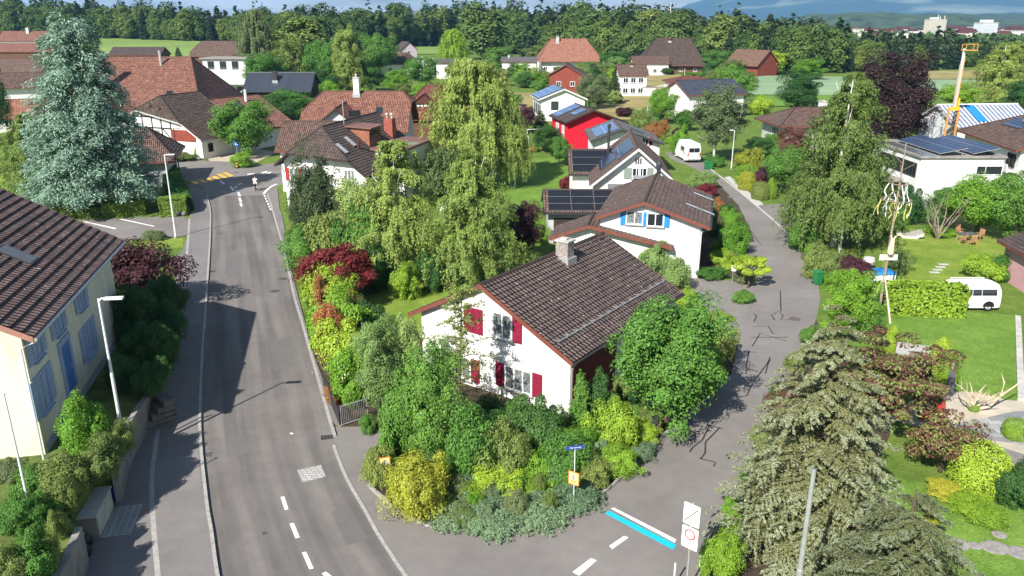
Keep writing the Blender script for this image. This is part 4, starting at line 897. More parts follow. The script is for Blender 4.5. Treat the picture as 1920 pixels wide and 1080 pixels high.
for z in (2, 4, 6):
    for y in (0, 1): mb.tube([(0, y, z), (4, y, z)], .05, 5)
mb.bar((0, 0, 0), (2, 0, 2), .06).bar((2, 0, 2), (4, 0, 4), .06).bar((0, 0, 4), (2, 0, 6), .06); mb.build('tubes', steel, sc_)
MB().box(0, 4, .05, .95, 2.03, 2.1).box(0, 4, .05, .95, 4.03, 4.1).build('planks', light_concrete, sc_)
h = House('shed', 'small pink rendered shed with brown roof at the right edge', 'shed', 42.0, 55.6, 5)
h.gable(3.2, 3.4, 6.5, 4.2, 3.0, 2.9, T_brown2, ohL=.5, ohR=.4, wall=mat('pink_render', (.52, .30, .31), .85, .1, 1.5), row=.36); h.door('F', 2.2, 2.1, .9, timber_dark); h.chimney(.9, 4.2, 3.5, 4.9, .6, .6, T_red_dark)

# --- houses farther off
def far_house(label, bx, by, W_, L_, e, hr, th=90, wall=white, roof=T_brown2, hipF=None, hipB=None, name='house', cat='house', wins=3, wl=1.3, chim=None, oh=.6, fm=frame_white, row=.6, winface='Rt', floors=1, wz=None, shut=None):
    x, y, z = GT(bx, by)
    dx, dy = math.sin(math.radians(th)), math.cos(math.radians(th))
    rx, ry = math.cos(math.radians(th)), -math.sin(math.radians(th))
    # (bx,by) is the middle of the wall foot that faces the camera
    if abs(ry) > .7: cx, cy = x-rx*W_/2*(1 if ry < 0 else -1), y-ry*W_/2*(1 if ry < 0 else -1); x0, y0 = cx-dx*L_/2, cy-dy*L_/2
    else: x0, y0 = x, y
    h = House(name, label, cat, x0, y0, th, z)
    h.gable(W_/2+oh, W_/2+oh, L_, hr, e, e, roof, hipF, hipB, ohL=oh, ohR=oh, ogF=.5, ogB=.5, row=row, wall=wall)
    ln = L_-2 if winface in ('Rt', 'Lf') else W_-1.5
    for f in range(floors):
        for k in range(wins):
            u = (1+ln*(k+.5)/wins) if winface in ('Rt', 'Lf') else (-ln/2+ln*(k+.5)/wins)
            h.window(winface, wl, 1.3, u=u, z=(wz or 1.6)+f*2.7, fm=fm, shut=shut)
    if chim: h.chimney(*chim)
    return h
h = far_house('farmhouse with huge orange half-hip roof below the forest', 1066, 136, 16, 24, 4.2, 12.6, 88, roof=T_orange, hipF=(.9, 5.5), hipB=(.75, 4.5), name='farmhouse', cat='farmhouse', wins=6, oh=1.6, chim=(1.5, 8, 10, 13.4, 1.2, 1.2, light_concrete))
h = far_house('farmhouse with huge dark brown weathered hip roof', 1262, 139, 18, 24, 3.2, 13.0, 93, roof=T_old, hipF=(.8, 6), hipB=(.95, 5), name='farmhouse', cat='farmhouse', wins=4, wall=wood_brown, oh=1.5, chim=(1.2, 11, 10, 13.2, 1, 1, T_red_dark))
h = far_house('low white house with grey-brown roof joined to the dark farmhouse', 1220, 141, 9, 14, 4.2, 6.8, 90, roof=T_worn, wins=4)
h = far_house('small white two-storey house with brown roof in the yellow meadow', 1186, 181, 7.5, 8.2, 5.6, 8.2, 88, roof=T_worn, wins=3, floors=2, chim=(.5, 4, 7, 8.8, .6, .6, T_red_dark), oh=.5)
sh = empty('shed', (*G(1215, 180)[:2], 0), 0, 'white flat shed beside the two-storey meadow house', 'shed')
MB().box(-1.8, 1.8, -1.5, 2, -.2, 2.3).build('walls', white, sh); MB().box(-2, 2, -1.7, 2.2, 2.304, 2.5).build('roof', concrete, sh)
h = far_house('dark red timber chalet with brown gable roof', 1060, 172, 9.5, 11, 4.0, 7.6, 8, wall=wood_red, roof=T_brown2, winface='F', wins=2, wz=2.2, oh=1.6)
h = far_house('low pale house with grey roof left of the orange farmhouse', 973, 139, 8, 14, 4.6, 6.2, 92, roof=T_grey, wins=3, chim=(.4, 3, 5.5, 6.9, .7, .7, grey_wall))
h = far_house('timber barn with reddish roof beside the crop field', 1440, 143, 12, 15, 3.8, 9.2, -38, wall=wood_red, roof=tiles('brown_barn_tiles', (.15, .085, .055), (.22, .14, .10), .3, .4), winface='F', wins=0, name='barn', cat='barn', oh=1.2)
h = far_house('white cubic house with shallow reddish hip roof', 1300, 190, 9, 12, 4.6, 6.0, 86, roof=T_red_dark, hipF=(.95, 4.5), hipB=(.95, 4.5), wins=3, wl=1.0)
x_, y_ = h.x0, h.y0
h = far_house('white gabled house with navy-grey roof behind the grey-green tree', 1340, 222, 11, 14, 5.0, 7.6, 74, roof=tiles('navy_slate', (.045, .055, .085), (.07, .08, .11), .3, .35), wins=3, oh=.8)
h = far_house('brown hip-roofed house in the trees before the forest', 732, 139, 11, 20, 3.6, 7.6, 80, roof=T_worn, hipF=(.9, 4), hipB=(.6, 3), wins=3, chim=(-.5, 11, 6.5, 8.6, .9, .9, light_concrete))
h = far_house('mauve-grey gabled house with dark roof beside the small green field', 768, 112, 8, 12, 4.4, 8.4, -24, wall=mat('mauve_render', (.42, .36, .40), .85, .1, 1), roof=T_brown2, winface='F', wins=1, wz=3.5)
h = far_house('white two-storey cube with dark monopitch roof by the bright willow', 838, 148, 7, 8, 5.6, 6.4, 84, roof=T_grey, wins=1, wz=3.2, fm=dark_metal)
h = far_house('long brown-roofed barn in the green field', 255, 122, 10, 22, 4.0, 7.0, 91, roof=T_brown2, wall=wood_brown, wins=0, name='barn', cat='barn')
h = far_house('weathered grey-tiled barn behind the scaffolded building', 412, 122, 12, 24, 3.5, 9.5, 88, roof=T_worn, wall=wood_brown, hipF=(.7, 4), wins=0, name='barn', cat='barn')
h = far_house('far red-roofed farmhouse with white chimney before the left forest', 46, 92, 11, 26, 4.0, 9.0, 88, roof=T_red, wins=4, chim=(1, 14, 7.5, 10.6, 1.2, 1.2, white))
h = far_house('long far red-roofed stable left of the blue cedar', 54, 112, 10, 32, 3.4, 7.0, 89, roof=T_red, wall=wood_brown, wins=0, name='barn', cat='barn')
h = far_house('grey-roofed house with pale gable left of the blue cedar', 30, 168, 10, 20, 4.6, 8.6, 104, roof=T_worn, wins=2)
h = far_house('white gabled house with grey-brown roof beside the cedar', 40, 205, 9, 14, 5.0, 8.0, 62, roof=T_worn, wins=2, oh=.9)
h = far_house('low terracotta-roofed outbuilding beside the cedar', 20, 248, 8, 22, 2.6, 5.6, 66, roof=T_orange, wins=1)
wb = empty('apartment_building', (*GT(425, 180)[:2], 0), -.06, 'white two-storey building with railed terraces behind the red farmhouse', 'building')
MB().box(-9, 7, 0, 12, -.3, 6.4).build('walls', mat('pale_grey_render', (.5, .5, .5), .85, .1, 1), wb); MB().box(-7, 5, 3, 11.5, 6.404, 9.6).build('upper_storey', grey_wall, wb); MB().box(-7.6, 5.6, 2.4, 12, 9.604, 9.95).build('roof', concrete, wb)
MB().box(-9.2, 7.2, -1.6, -.004, 3.1, 3.3).build('terrace', light_concrete, wb)
mb = MB()
for z0_, y0_ in ((3.3, -1.5), (6.41, .1)):
    mb.box(-9, 7, y0_, y0_+.05, z0_+.95, z0_+1.02)
    for k in range(17): mb.box(-9+k*.99, -8.95+k*.99, y0_, y0_+.05, z0_, z0_+.95)
mb.build('railing', steel, wb)
for k in range(4): MB().box(-7.6+k*3.6, -5.8+k*3.6, -.04, .003, .6, 2.5).build('window', glass, wb)
for k in range(3): MB().box(-5.6+k*3.4, -3.8+k*3.4, 2.96, 3.003, 6.9, 9.0).build('window', glass, wb)
MB().bar((4, -3.0, 0), (6.8, -1.6, 3.1), 1.0, .2).build('outside_stair', light_concrete, wb)

# --- distant town
def tower(label, bx, by, w, d, hgt, m, cols, rows, dist=None):
    x, y, z = GT(bx, by)
    if dist: x, y = x*dist/y, dist; z = terr(x, y)
    t = empty('tower_block', (x, y, z), .15, label, 'tower block')
    MB().box(-w/2, w/2, 0, d, -2, hgt).build('walls', m, t)
    mb = MB(); q = [(-w/2+.6, -.12, .3), (w/2-.6, -.12, .3), (w/2-.6, -.12, hgt-1.2), (-w/2+.6, -.12, hgt-1.2)]; mb.face(q, [(a, c_) for a, b, c_ in q])
    mb.build('window_grid', solar('far_window_grid'+m.name, (.30, .33, .36), m.node_tree.nodes['Color Ramp'].color_ramp.elements[0].color[:3] if 'Color Ramp' in m.node_tree.nodes else (.5, .5, .5), 2.6, 2.6, 0, .62, .4), t)
    r = MB().box(-w/2-.3, w/2+.3, -.3, d+.3, hgt+.01, hgt+1).build('roof', light_concrete, t)
    return t, hgt
t_, hg = tower('beige slab tower with roof antennas in the distant town', 1754, 78, 22, 12, 21.5, mat('beige_facade', (.60, .54, .43), .8, .08, .05), 9, 12, 1050)
[MB().tube([(x, 2, hg+.9), (x, 2, hg+1+l)], .4, 5).build('antenna', white, t_) for x, l in ((-8, 2), (0, 5), (3, 3), (9, 4))]; MB().box(-6, 2, 3, 10, hg+1.01, hg+3).build('lift_house', white, t_)
t_, hg = tower('pale grey high-rise tower in the distant town', 1850, 88, 20, 16, 17.5, mat('pale_grey_facade', (.60, .63, .65), .8, .06, .05), 7, 13, 1000)
MB().box(-6, 6, 4, 12, hg+1.01, hg+4).build('lift_house', mat('pale_grey_facade', (.60, .63, .65), .8, .06, .05), t_)
rng2 = random.Random(5); nb = 0
for k in range(150):
    px_ = rng2.choice([rng2.uniform(1600, 1720), rng2.uniform(1770, 1835), rng2.uniform(1770, 1915), rng2.uniform(1860, 1925)]); Y_ = rng2.uniform(900, 1750)
    x = (px_-960)/F*AX(Y_)
    s_ = ss(x-.35*(Y_-1300), 860, 1120)*ss(Y_, 1300, 1500); z = terr(x, Y_) if Y_ < 1300 else max(terr(x, Y_), -5+27*s_)
    w_, d_, e_ = rng2.uniform(7, 19), rng2.uniform(8, 14), rng2.uniform(4, 9.5)
    b_ = empty('town_house', (x, Y_, z), rng2.uniform(-.4, .4), 'small pale building among the roofs of the distant town', 'building', 'buildings of the distant town')
    MB().box(-w_/2, w_/2, 0, d_, -4, e_).build('walls', white if rng2.random() < .75 else cream, b_)
    if rng2.random() < .5: MB().box(-w_/2-.3, w_/2+.3, -.3, d_+.3, e_+.01, e_+.6).build('roof', light_concrete, b_)
    else:
        r = MB(); r.face([(-w_/2-.5, -.5, e_), (w_/2+.5, -.5, e_), (w_/2+.5, d_/2, e_+3.6), (-w_/2-.5, d_/2, e_+3.6)]); r.face([(w_/2+.5, d_+.5, e_), (-w_/2-.5, d_+.5, e_), (-w_/2-.5, d_/2, e_+3.6), (w_/2+.5, d_/2, e_+3.6)]); r.face([(-w_/2, 0, e_), (-w_/2, d_/2, e_+3.5), (-w_/2, d_, e_)]); r.face([(w_/2, 0, e_), (w_/2, d_, e_), (w_/2, d_/2, e_+3.5)])
        r.build('roof', T_red_dark, b_)
# ------------------------------------------------------------------ street furniture, vehicles, people and small things
def skin_body(name, joints, edges, m, parent=None, sub=2):
    me = bpy.data.meshes.new(name); me.from_pydata([j[:3] for j in joints], edges, []); me.materials.append(m)
    o = bpy.data.objects.new(name, me); COL.objects.link(o); o.parent = parent
    sk = o.modifiers.new('skin', 'SKIN'); me.skin_vertices or None
    for v, j in zip(me.skin_vertices[0].data, joints): v.radius = (j[3], j[3] if len(j) < 5 else j[4])
    me.skin_vertices[0].data[0].use_root = True
    sb = o.modifiers.new('subsurf', 'SUBSURF'); sb.levels = sub; sb.render_levels = sub
    return o
def lamp_post(bx, by, top, label, armdir=(1, 0), arm=.9, r=.085, m=pale_metal, z0=0.0, h_=None, pos=None):
    x, y = pos or G(bx, by, z0); H = h_ or HZ(top, y)-z0
    L = empty('street_lamp', (x, y, z0), 0, label, 'street lamp')
    MB().tube([(0, 0, -.1), (0, 0, .9), (0, 0, .95), (0, 0, H*.55), (0, 0, H*.56), (0, 0, H)], [r*1.25, r*1.25, r, r*.92, r*.75, r*.6], 10).build('pole', m, L)
    MB().lathe([(r*2.1, -.02), (r*2.1, .12), (r*1.3, .16)], (0, 0, 0), 10).build('base_collar', concrete, L)
    if arm:
        a = Vector((*armdir, 0)).normalized(); c = Vector((0, 0, H))
        ar = MB().tube([c-Vector((0, 0, .15)), c+a*.12, c+a*.35], r*.55, 6).build('arm', m, L)
        MB().obox(c+a*(.3+arm*.35), a, (-a.y, a.x, 0), (0, 0, 1), arm*.4, .13, .045).build('lamp_head', m, L)
    return L
lamp_post(238, 862, 560, 'tall grey street lamp on the near left pavement beside the cream house', (1, .12), 1.0)
lamp_post(330, 446, 290, 'grey street lamp by the grass strip of the parking bays', (1, .2), .8)
lamp_post(339, 342, 240, 'dark street lamp at the junction before the half-timbered wing', (1, -.3), .8, m=dark_metal)
lamp_post(1573, 482, 414, 'grey street lamp between the big birch and the maypole', (-1, -.2), .8)
lamp_post(1371, 317, 244, 'slim grey street lamp beside the green bins', (-1, 0), .5, r=.07)
lamp_post(0, 0, 0, 'bare pale pole rising in front of the grey-green spruce', arm=0, r=.11, pos=(8.7, 20.0), h_=7.7, m=steel)
fp = empty('flagpole', (-18.6, 26.3, GZ), 0, 'slender grey flagpole in the garden of the cream house', 'flagpole')
MB().tube([(0, 0, -.1), (0, 0, 5.3)], [.055, .035], 8).build('pole', pale_metal, fp); MB().lathe([(.06, 5.3), (.06, 5.36), (0, 5.4)], (0, 0, 0), 8).build('finial', pale_metal, fp)
for bx, by, ty, lb in ((1212, 242, 197, 'weathered wooden pole by the copper-red shrub in the gardens'), (1131, 138, 114, 'wooden power pole near the orange farmhouse'), (1282, 160, 128, 'wooden power pole on the edge of the tall meadow'), (1013, 143, 114, 'wooden power pole right of the low pale house'), (263, 72, 33, 'bare leaning trunk pole standing before the left forest edge'), (1103, 196, 152, 'white pole beside the plain white solar house')):
    x, y, z = GT(bx, by); t = empty('utility_pole', (x, y, z), 0, lb, 'pole')
    H = HZ(ty, y)-z; MB().tube([(0, 0, -.2), (0, 0, H)], [.16, .11], 7).build('pole', mat('grey_wood', (.33, .29, .24), .8, .2, 3), t)
    MB().box(-.5, .5, -.06, .06, H-.9, H-.78).build('crossarm', mat('grey_wood', (.33, .29, .24), .8, .2, 3), t)

def text(body, size, loc, a, n, m, parent, name='lettering', align='CENTER'):
    """flat lettering; a = reading direction, n = facing direction"""
    c = bpy.data.curves.new(name, 'FONT'); c.body = body; c.size = size; c.align_x = align; c.align_y = 'CENTER'; c.extrude = .001
    co = bpy.data.objects.new('text_curve', c); COL.objects.link(co); bpy.context.view_layer.update()
    me = bpy.data.meshes.new_from_object(co.evaluated_get(bpy.context.evaluated_depsgraph_get())); bpy.data.objects.remove(co); me.materials.clear(); me.materials.append(m)
    o = bpy.data.objects.new(name, me); COL.objects.link(o); o.parent = parent
    a = Vector(a).normalized(); n = Vector(n).normalized(); u = n.cross(a)
    M_ = Matrix((a, u, n)).transposed().to_4x4(); M_.translation = Vector(loc); o.matrix_local = M_
    return o
def plate(mb, c, a, n, w, h, t=.012, r=.05):
    """rounded sign plate"""
    c, a, n = Vector(c), Vector(a), Vector(n); u = Vector((0, 0, 1)); pts = []
    for cx, cz, a0 in ((1, -1, -PI/2), (1, 1, 0), (-1, 1, PI/2), (-1, -1, PI)):
        for k in range(4):
            q = a0+k*PI/6; pts.append(((w/2-r)*cx+r*math.cos(q), (h/2-r)*cz+r*math.sin(q)))
    f = [c+a*x+u*z+n*t for x, z in pts]; b = [c+a*x+u*z-n*t for x, z in pts]
    mb.face(f); mb.face(b[::-1])
    for i in range(len(f)): j = (i+1) % len(f); mb.face([b[i], b[j], f[j], f[i]])
def ringm(mb, c, a, n, r0, r1, k=28, t=.002):
    c, a, n = Vector(c), Vector(a), Vector(n); u = Vector((0, 0, 1))
    P = lambda r, q: c+(a*math.cos(q)+u*math.sin(q))*r+n*t
    for i in range(k):
        p, q = 2*PI*i/k, 2*PI*(i+1)/k; mb.face([P(r0, p), P(r1, p), P(r1, q), P(r0, q)])
sign_white = mat('sign_white', (.78, .78, .77), .4, .03); ink = mat('sign_ink', (.04, .04, .045), .5, .05); pale_ink = mat('sign_grey_ink', (.42, .42, .42), .5, .05)
red_ink = mat('sign_red', (.50, .05, .06), .5, .05); sign_blue = mat('sign_blue', (.025, .06, .30), .45, .08); sign_yellow = mat('sign_yellow', (.80, .47, .06), .5, .05); pale_yellow = mat('pale_sign_yellow', (.78, .68, .30), .5, .05); orange = mat('sign_orange', (.62, .22, .03), .5, .05)
al = math.radians(42); a_ = Vector((math.cos(al), -math.sin(al), 0)); n_s = Vector((-math.sin(al), -math.cos(al), 0))
zs = empty('traffic_sign', (6.4, 24.1, 0), 0, 'end-of-zone sign above a red-ringed driving ban on one grey post', 'traffic sign')
MB().tube([(0, 0, -.1), (0, 0, 3.85)], .038, 10).build('post', steel, zs)
c1, c2 = Vector((0, 0, 3.38))+n_s*.06, Vector((0, 0, 2.42))+n_s*.06
mb = MB(); plate(mb, c1, a_, n_s, .64, .86); up = mb.build('zone_plate', sign_white, zs)
mb = MB(); plate(mb, c2, a_, n_s, .64, .88); lo = mb.build('ban_plate', sign_white, zs)
text('ZONE', .13, c1+n_s*.016+Vector((0, 0, .28)), a_, n_s, pale_ink, up)
text('30', .24, c1+n_s*.016+Vector((0, 0, -.12))+a_*.08, a_, n_s, mat('sign_faint', (.62, .62, .62), .5, .03), up)
mb = MB(); mb.bar(c1+n_s*.019-a_*.24-Vector((0, 0, .30)), c1+n_s*.019+a_*.24+Vector((0, 0, .30)), .045, .004, up=n_s); mb.build('diagonal_bar', mat('sign_grey_bar', (.16, .16, .16), .5, .05), up)
mb = MB(); ringm(mb, c2+n_s*.014+Vector((0, 0, .14)), a_, n_s, .165, .22); mb.build('red_ring', red_ink, lo)
for k, tx in enumerate(('Zubringer-', 'dienst', 'gestattet')): text(tx, .085, c2+n_s*.016+Vector((0, 0, -.17-.085*k)), a_, n_s, ink, lo)
for bx, by, ty, lb in ((1263, 1100, 1071, 'short white marker post at the corner of the side street'), (1312, 1062, 1003, 'white marker post in the shrub beside the zone sign')):
    x, y = G(bx, by); MBp = MB().tube([(0, 0, -.1), (0, 0, 1.0)], .035, 8).lathe([(.04, 1.0), (.03, 1.05), (0, 1.06)], (0, 0, 0), 8)
    o = MBp.build('marker_post', pale_metal); o.location = (x, y, 0); tag(o, lb, 'marker post')
def child_sign(loc, ang, label, h_=1.0, street=None, pole=.02):
    t = empty('warning_sign', loc, 0, label, 'sign'); a = Vector((math.cos(ang), math.sin(ang), 0)); n = Vector((a.y, -a.x, 0))
    MB().tube([(0, 0, -.1), (0, 0, h_)], pole, 8).build('post', pale_metal, t); c = Vector((0, 0, h_-.28))+n*.04
    if street:
        MB().tube([(0, 0, h_), (0, 0, h_+1.25)], pole, 8).build('upper_post', pale_metal, t)
        a2 = Vector((math.cos(ang+.75), math.sin(ang+.75), 0)); n2 = Vector((a2.y, -a2.x, 0)); mb = MB(); cc = Vector((0, 0, h_+1.2)); plate(mb, cc+n2*.03, a2, n2, .78, .17, .012, .03); p_ = mb.build('street_plate', sign_blue, t)
        text(street, .11, cc+n2*.046, a2, n2, sign_white, p_)
    mb = MB(); plate(mb, c, a, n, .5, .62, .014, .02); p_ = mb.build('sign_plate', orange, t)
    mb = MB(); plate(mb, c+n*.016, a, n, .42, .53, .003, .02); mb.build('sign_face', pale_yellow, p_)
    mb = MB(); u = Vector((0, 0, 1)); P = lambda x, z, k=.022: c+n*k+a*x+u*z
    mb.face([P(-.16, -.06), P(.16, -.06), P(0, .21)]); mb.build('warning_triangle', ink, p_)
    mb = MB(); mb.face([P(-.11, -.035, .025), P(.11, -.035, .025), P(0, .155, .025)]); mb.build('triangle_field', sign_white, p_)
    mb = MB(); mb.obox(P(-.01, .03, .028), a, n, u, .025, .002, .05); mb.obox(P(.03, -.01, .028), a, n, u, .03, .002, .012); ringm(mb, P(0, .1, .026), a, n, 0, .02, 8); mb.build('child_figure', ink, p_)
    mb = MB()
    for z_, w_ in ((-.12, .15), (-.19, .15)): mb.obox(P(0, z_, .022), a, n, u, w_, .002, .022)
    mb.build('text_bars', mat('olive_ink', (.16, .16, .03), .6, .1), p_)
x, y = G(724, 915); child_sign((x, y, 0), .35, 'orange child warning sign on a stake beside the golden bush', HZ(868, y)+.28)
x, y = G(1075, 955); child_sign((x, y, 0), -.55, 'blue street-name plate above an orange child warning sign in the junipers', HZ(896, y)+.28, 'Gartenweg')
ss_ = empty('street_sign', (-16.9, 22.0, GZ), 0, 'blue street-name sign on a post in the bushes at the bottom left', 'sign')
MB().tube([(0, 0, -.1), (0, 0, 1.35)], .03, 8).build('post', pale_metal, ss_); a2 = Vector((math.cos(.3), math.sin(.3), 0)); n2 = Vector((a2.y, -a2.x, 0)); mb = MB(); plate(mb, Vector((0, 0, 1.15))+n2*.04, a2, n2, 1.25, .3, .012, .03); p_ = mb.build('street_plate', sign_blue, ss_)
mb = MB(); 
text('Sonnweg', .17, Vector((0, 0, 1.17))+n2*.056, a2, n2, sign_white, p_)

# drains, manholes, hatches
def flat_thing(name, label, cat, px, z, m, shape='box', w=.5, d=.4, rot=0.0, group=None, slots=0):
    x, y = G(*px, z); o = empty(name, (x, y, z), rot, label, cat, group)
    if shape == 'round': MB().lathe([(0, .012), (w*.86, .012), (w*.86, .016), (w, .016), (w, -.05)][::-1], (0, 0, 0), 24).build('lid', m, o)
    else:
        MB().box(-w/2, w/2, -d/2, d/2, -.05, .012).build('frame', m, o)
        if slots:
            mb = MB()
            for i in range(slots):
                for j in (-1, 1): mb.box(-w/2+w*(i+.2)/slots, -w/2+w*(i+.8)/slots, j*d*.22-d*.16, j*d*.22+d*.16, .0125, .016)
            mb.build('slots', black, o)
cast = mat('cast_iron', (.075, .068, .062), .7, .3, 6)
flat_thing('storm_drain', 'slotted storm drain against the left kerb', 'storm drain', (386, 853), .008, mat('iron_grey', (.16, .15, .14), .7, .2, 6), w=.55, d=.5, rot=.1, slots=5)
flat_thing('storm_drain', 'dark storm drain at the end of the right pavement', 'storm drain', (613, 820), .008, cast, w=.6, d=.45, rot=.2, slots=4)
flat_thing('storm_drain', 'small storm drain at the kerb opposite the dark yew', 'storm drain', (397, 509), .008, cast, w=.5, d=.5, slots=3)
flat_thing('access_cover', 'rusty square cover below the juniper bed', 'cover', (1047, 973), .008, mat('rusty_plate', (.15, .065, .045), .8, .25, 6), w=.55, d=.4, rot=.15)
flat_thing('manhole_cover', 'round manhole cover in the lane beside the red maple', 'manhole cover', (515, 546), .008, cast, 'round', .36)
flat_thing('manhole_cover', 'round manhole cover close to the right kerb above the red maple', 'manhole cover', (531, 523), .008, cast, 'round', .33)
flat_thing('manhole_cover', 'round manhole cover in the side street amid the tar seams', 'manhole cover', (1490, 598), .005, mat('worn_iron', (.11, .09, .08), .7, .2, 6), 'round', .4)
flat_thing('manhole_cover', 'round manhole cover on the street beside the parking bays', 'manhole cover', (411, 438), .008, mat('worn_iron', (.11, .09, .08), .7, .2, 6), 'round', .36)
flat_thing('manhole_cover', 'small valve cover near the white lane dashes', 'manhole cover', (496, 1000), .008, cast, 'round', .1)
flat_thing('manhole_cover', 'faint round manhole cover beside the clipped side street kerb', 'manhole cover', (1370, 370), .005, mat('faded_iron', (.14, .13, .125), .7, .2, 6), 'round', .4)
# concrete box, hatch, steps on the left pavement
B1, B2 = G(187, 1009, .1), G(213, 952, .1); d_ = Vector((B2[0]-B1[0], B2[1]-B1[1], 0)); Lb = d_.length; d_.normalize(); n_ = Vector((-d_.y, d_.x, 0))
hb = HZ(970, B1[1])-.1
cb = empty('concrete_box', (B1[0], B1[1], .1), math.atan2(d_.y, d_.x), 'pale concrete container box set in the garden wall', 'concrete box')
MB().box(0, Lb, 0, 1.1, -.2, hb).build('box', concrete, cb); MB().box(.05, Lb-.05, -.03, -.002, .05, hb-.05).build('lit_front_panel', mat('stained_lit_face', (.40, .39, .33), .85, .3, 1.3), cb); MB().box(-.05, Lb+.05, -.05, 1.15, hb+.003, hb+.07).build('lid', light_concrete, cb)  # panel's paler colour carries the sunlit tone of the front face
ht = empty('ground_hatch', (B1[0], B1[1], .1), math.atan2(d_.y, d_.x), 'ribbed steel hatch set in the pavement before the concrete box', 'hatch')
MB().box(.02, Lb, -1.15, -.05, -.05, .012).build('frame', steel, ht); mb = MB(); [mb.box(.1, Lb-.08, -1.1+k*.27, -.92+k*.27, .0125, .03) for k in range(4)]; mb.build('ribs', mat('dull_steel', (.22, .225, .23), .6, .2, 5), ht)
st = empty('garden_steps', (*G(262, 815, .1), .1), -.75, 'concrete steps leading up to the cream house', 'steps')
mb = MB()
for k in range(5): mb.box(-1.5, .2, k*.33, 1.9, -.1+.28*k, .28*(k+1))
mb.build('treads', mat('shaded_step_concrete', (.13, .12, .105), .9, .3, 3), st)  # step colour darkened to stand for the shade they lie in
# rubbish bags and bins
def bag(name, loc, r, hh, m, label, group, tie=None):
    o = empty(name, loc, random.random()*6, label, 'rubbish bag', group); mb = MB(); prof = [(0, 0), (r*.9, .02), (r, hh*.3), (r*.85, hh*.6), (r*.35, hh*.85), (r*.15, hh*.92), (r*.3, hh*1.05), (0, hh)]
    mb.lathe(prof, (0, 0, 0), 11); b = mb.build('sack', m, o, smooth=True)
    for v in b.data.vertices: v.co += Vector((fb(v.co.x*3+loc[0], v.co.y*3, .3), fb(v.co.y*3, v.co.z*3+loc[1], .3), 0))*.05*(1 if v.co.z > .03 else 0)
    if tie: MB().lathe([(r*.2, hh*.86), (r*.28, hh*.9), (r*.2, hh*.96)], (0, 0, 0), 9).build('tie', tie, o)
blue_bag = mat('blue_plastic', (.02, .06, .42), .35, .2, 3); black_bag = mat('black_sack', (.02, .02, .024), .35, .3, 4); lime = mat('lime_tie', (.5, .65, .05), .5, .1)
bag('rubbish_bag', (*G(214, 906, .1), .1), .25, .55, blue_bag, 'blue rubbish bag leaning on the wall, the upper of two', None); bag('rubbish_bag', (*G(217, 931, .1), .1), .32, .75, blue_bag, 'larger blue rubbish bag nearest the concrete box', None)
for k, q in enumerate(((160, 1022), (150, 1032), (158, 1042), (146, 1052), (140, 1040))): bag('rubbish_bag', (*G(*q, .1), .1), .3, .6, black_bag, 'black rubbish bag with lime tie in the wall shadow', 'black rubbish bags by the garden wall', lime)
for k, q in enumerate(((316, 405), (325, 404), (336, 405), (344, 404))): bag('rubbish_bag', (*G(*q), .006), .42, .8, black_bag if k % 2 == 0 else mat('grey_sack', (.2, .2, .22), .4, .3, 4), 'full rubbish sack before the clipped box hedge', 'rubbish sacks before the box hedge')
green_p = mat('green_plastic', (.02, .16, .055), .4, .15, 3)
def wheelie(px, label, rot=0.0, s_=1.0):
    x, y = G(*px); o = empty('wheeled_bin', (x, y, .005), rot, label, 'bin'); s = .29*s_; t = .24*s_; H = 1.05*s_
    MB().hexa([(-t, -t, .06), (t, -t, .06), (t, t, .06), (-t, t, .06), (-s, -s, H), (s, -s, H), (s, s*1.1, H), (-s, s*1.1, H)]).build('body', green_p, o)
    MB().hexa([(-s-.03, -s-.05, H+.003), (s+.03, -s-.05, H+.003), (s+.03, s+.1, H+.003), (-s-.03, s+.1, H+.003), (-s+.02, -s+.02, H+.06), (s-.02, -s+.02, H+.06), (s-.02, s, H+.09), (-s+.02, s, H+.09)]).build('lid', green_p, o)
    for k in (-1, 1): MB().lathe([(0, -.03), (.1, -.03), (.1, .03), (0, .03)], (k*s*.75, t+.06, .1), 12, 'x').build('wheel', black, o)
    MB().tube([(-s*.8, s+.12, H-.05), (s*.8, s+.12, H-.05)], .02, 6).build('handle', green_p, o)
wheelie((1532, 533), 'green wheeled bin beside the tall shrub on the side street', .3)
wheelie((1325, 317), 'green wheeled bin near the camper van, the left of a pair', .2); wheelie((1331, 318), 'green wheeled bin near the camper van, the right of a pair', .1)
wheelie((303, 326), 'green wheeled bin against the house behind the cedar', .1)
def post_box(px, label, H=1.1, w=.36, m=pale_metal, rot=0.0):
    x, y = G(*px); o = empty('mailbox', (x, y, 0), rot, label, 'mailbox')
    for k in (-1, 1): MB().tube([(k*w*.35, 0, -.1), (k*w*.35, 0, H)], .02, 6).build('leg', steel, o)
    MB().box(-w/2, w/2, -.14, .14, H, H+.38).build('box', m, o); MB().box(-w/2+.04, w/2-.04, -.146, -.141, H+.22, H+.25).build('slot', black, o); MB().box(-w/2-.03, w/2+.03, -.18, .17, H+.383, H+.41).build('lid', m, o)
post_box((1378, 530), 'white mailbox on two legs before the cloud-pruned pine', 1.0, .7, white, .2)
post_box((1227, 826), 'grey mailbox post at the street edge under the round tree', 1.0, .34, dark_metal, -.4)
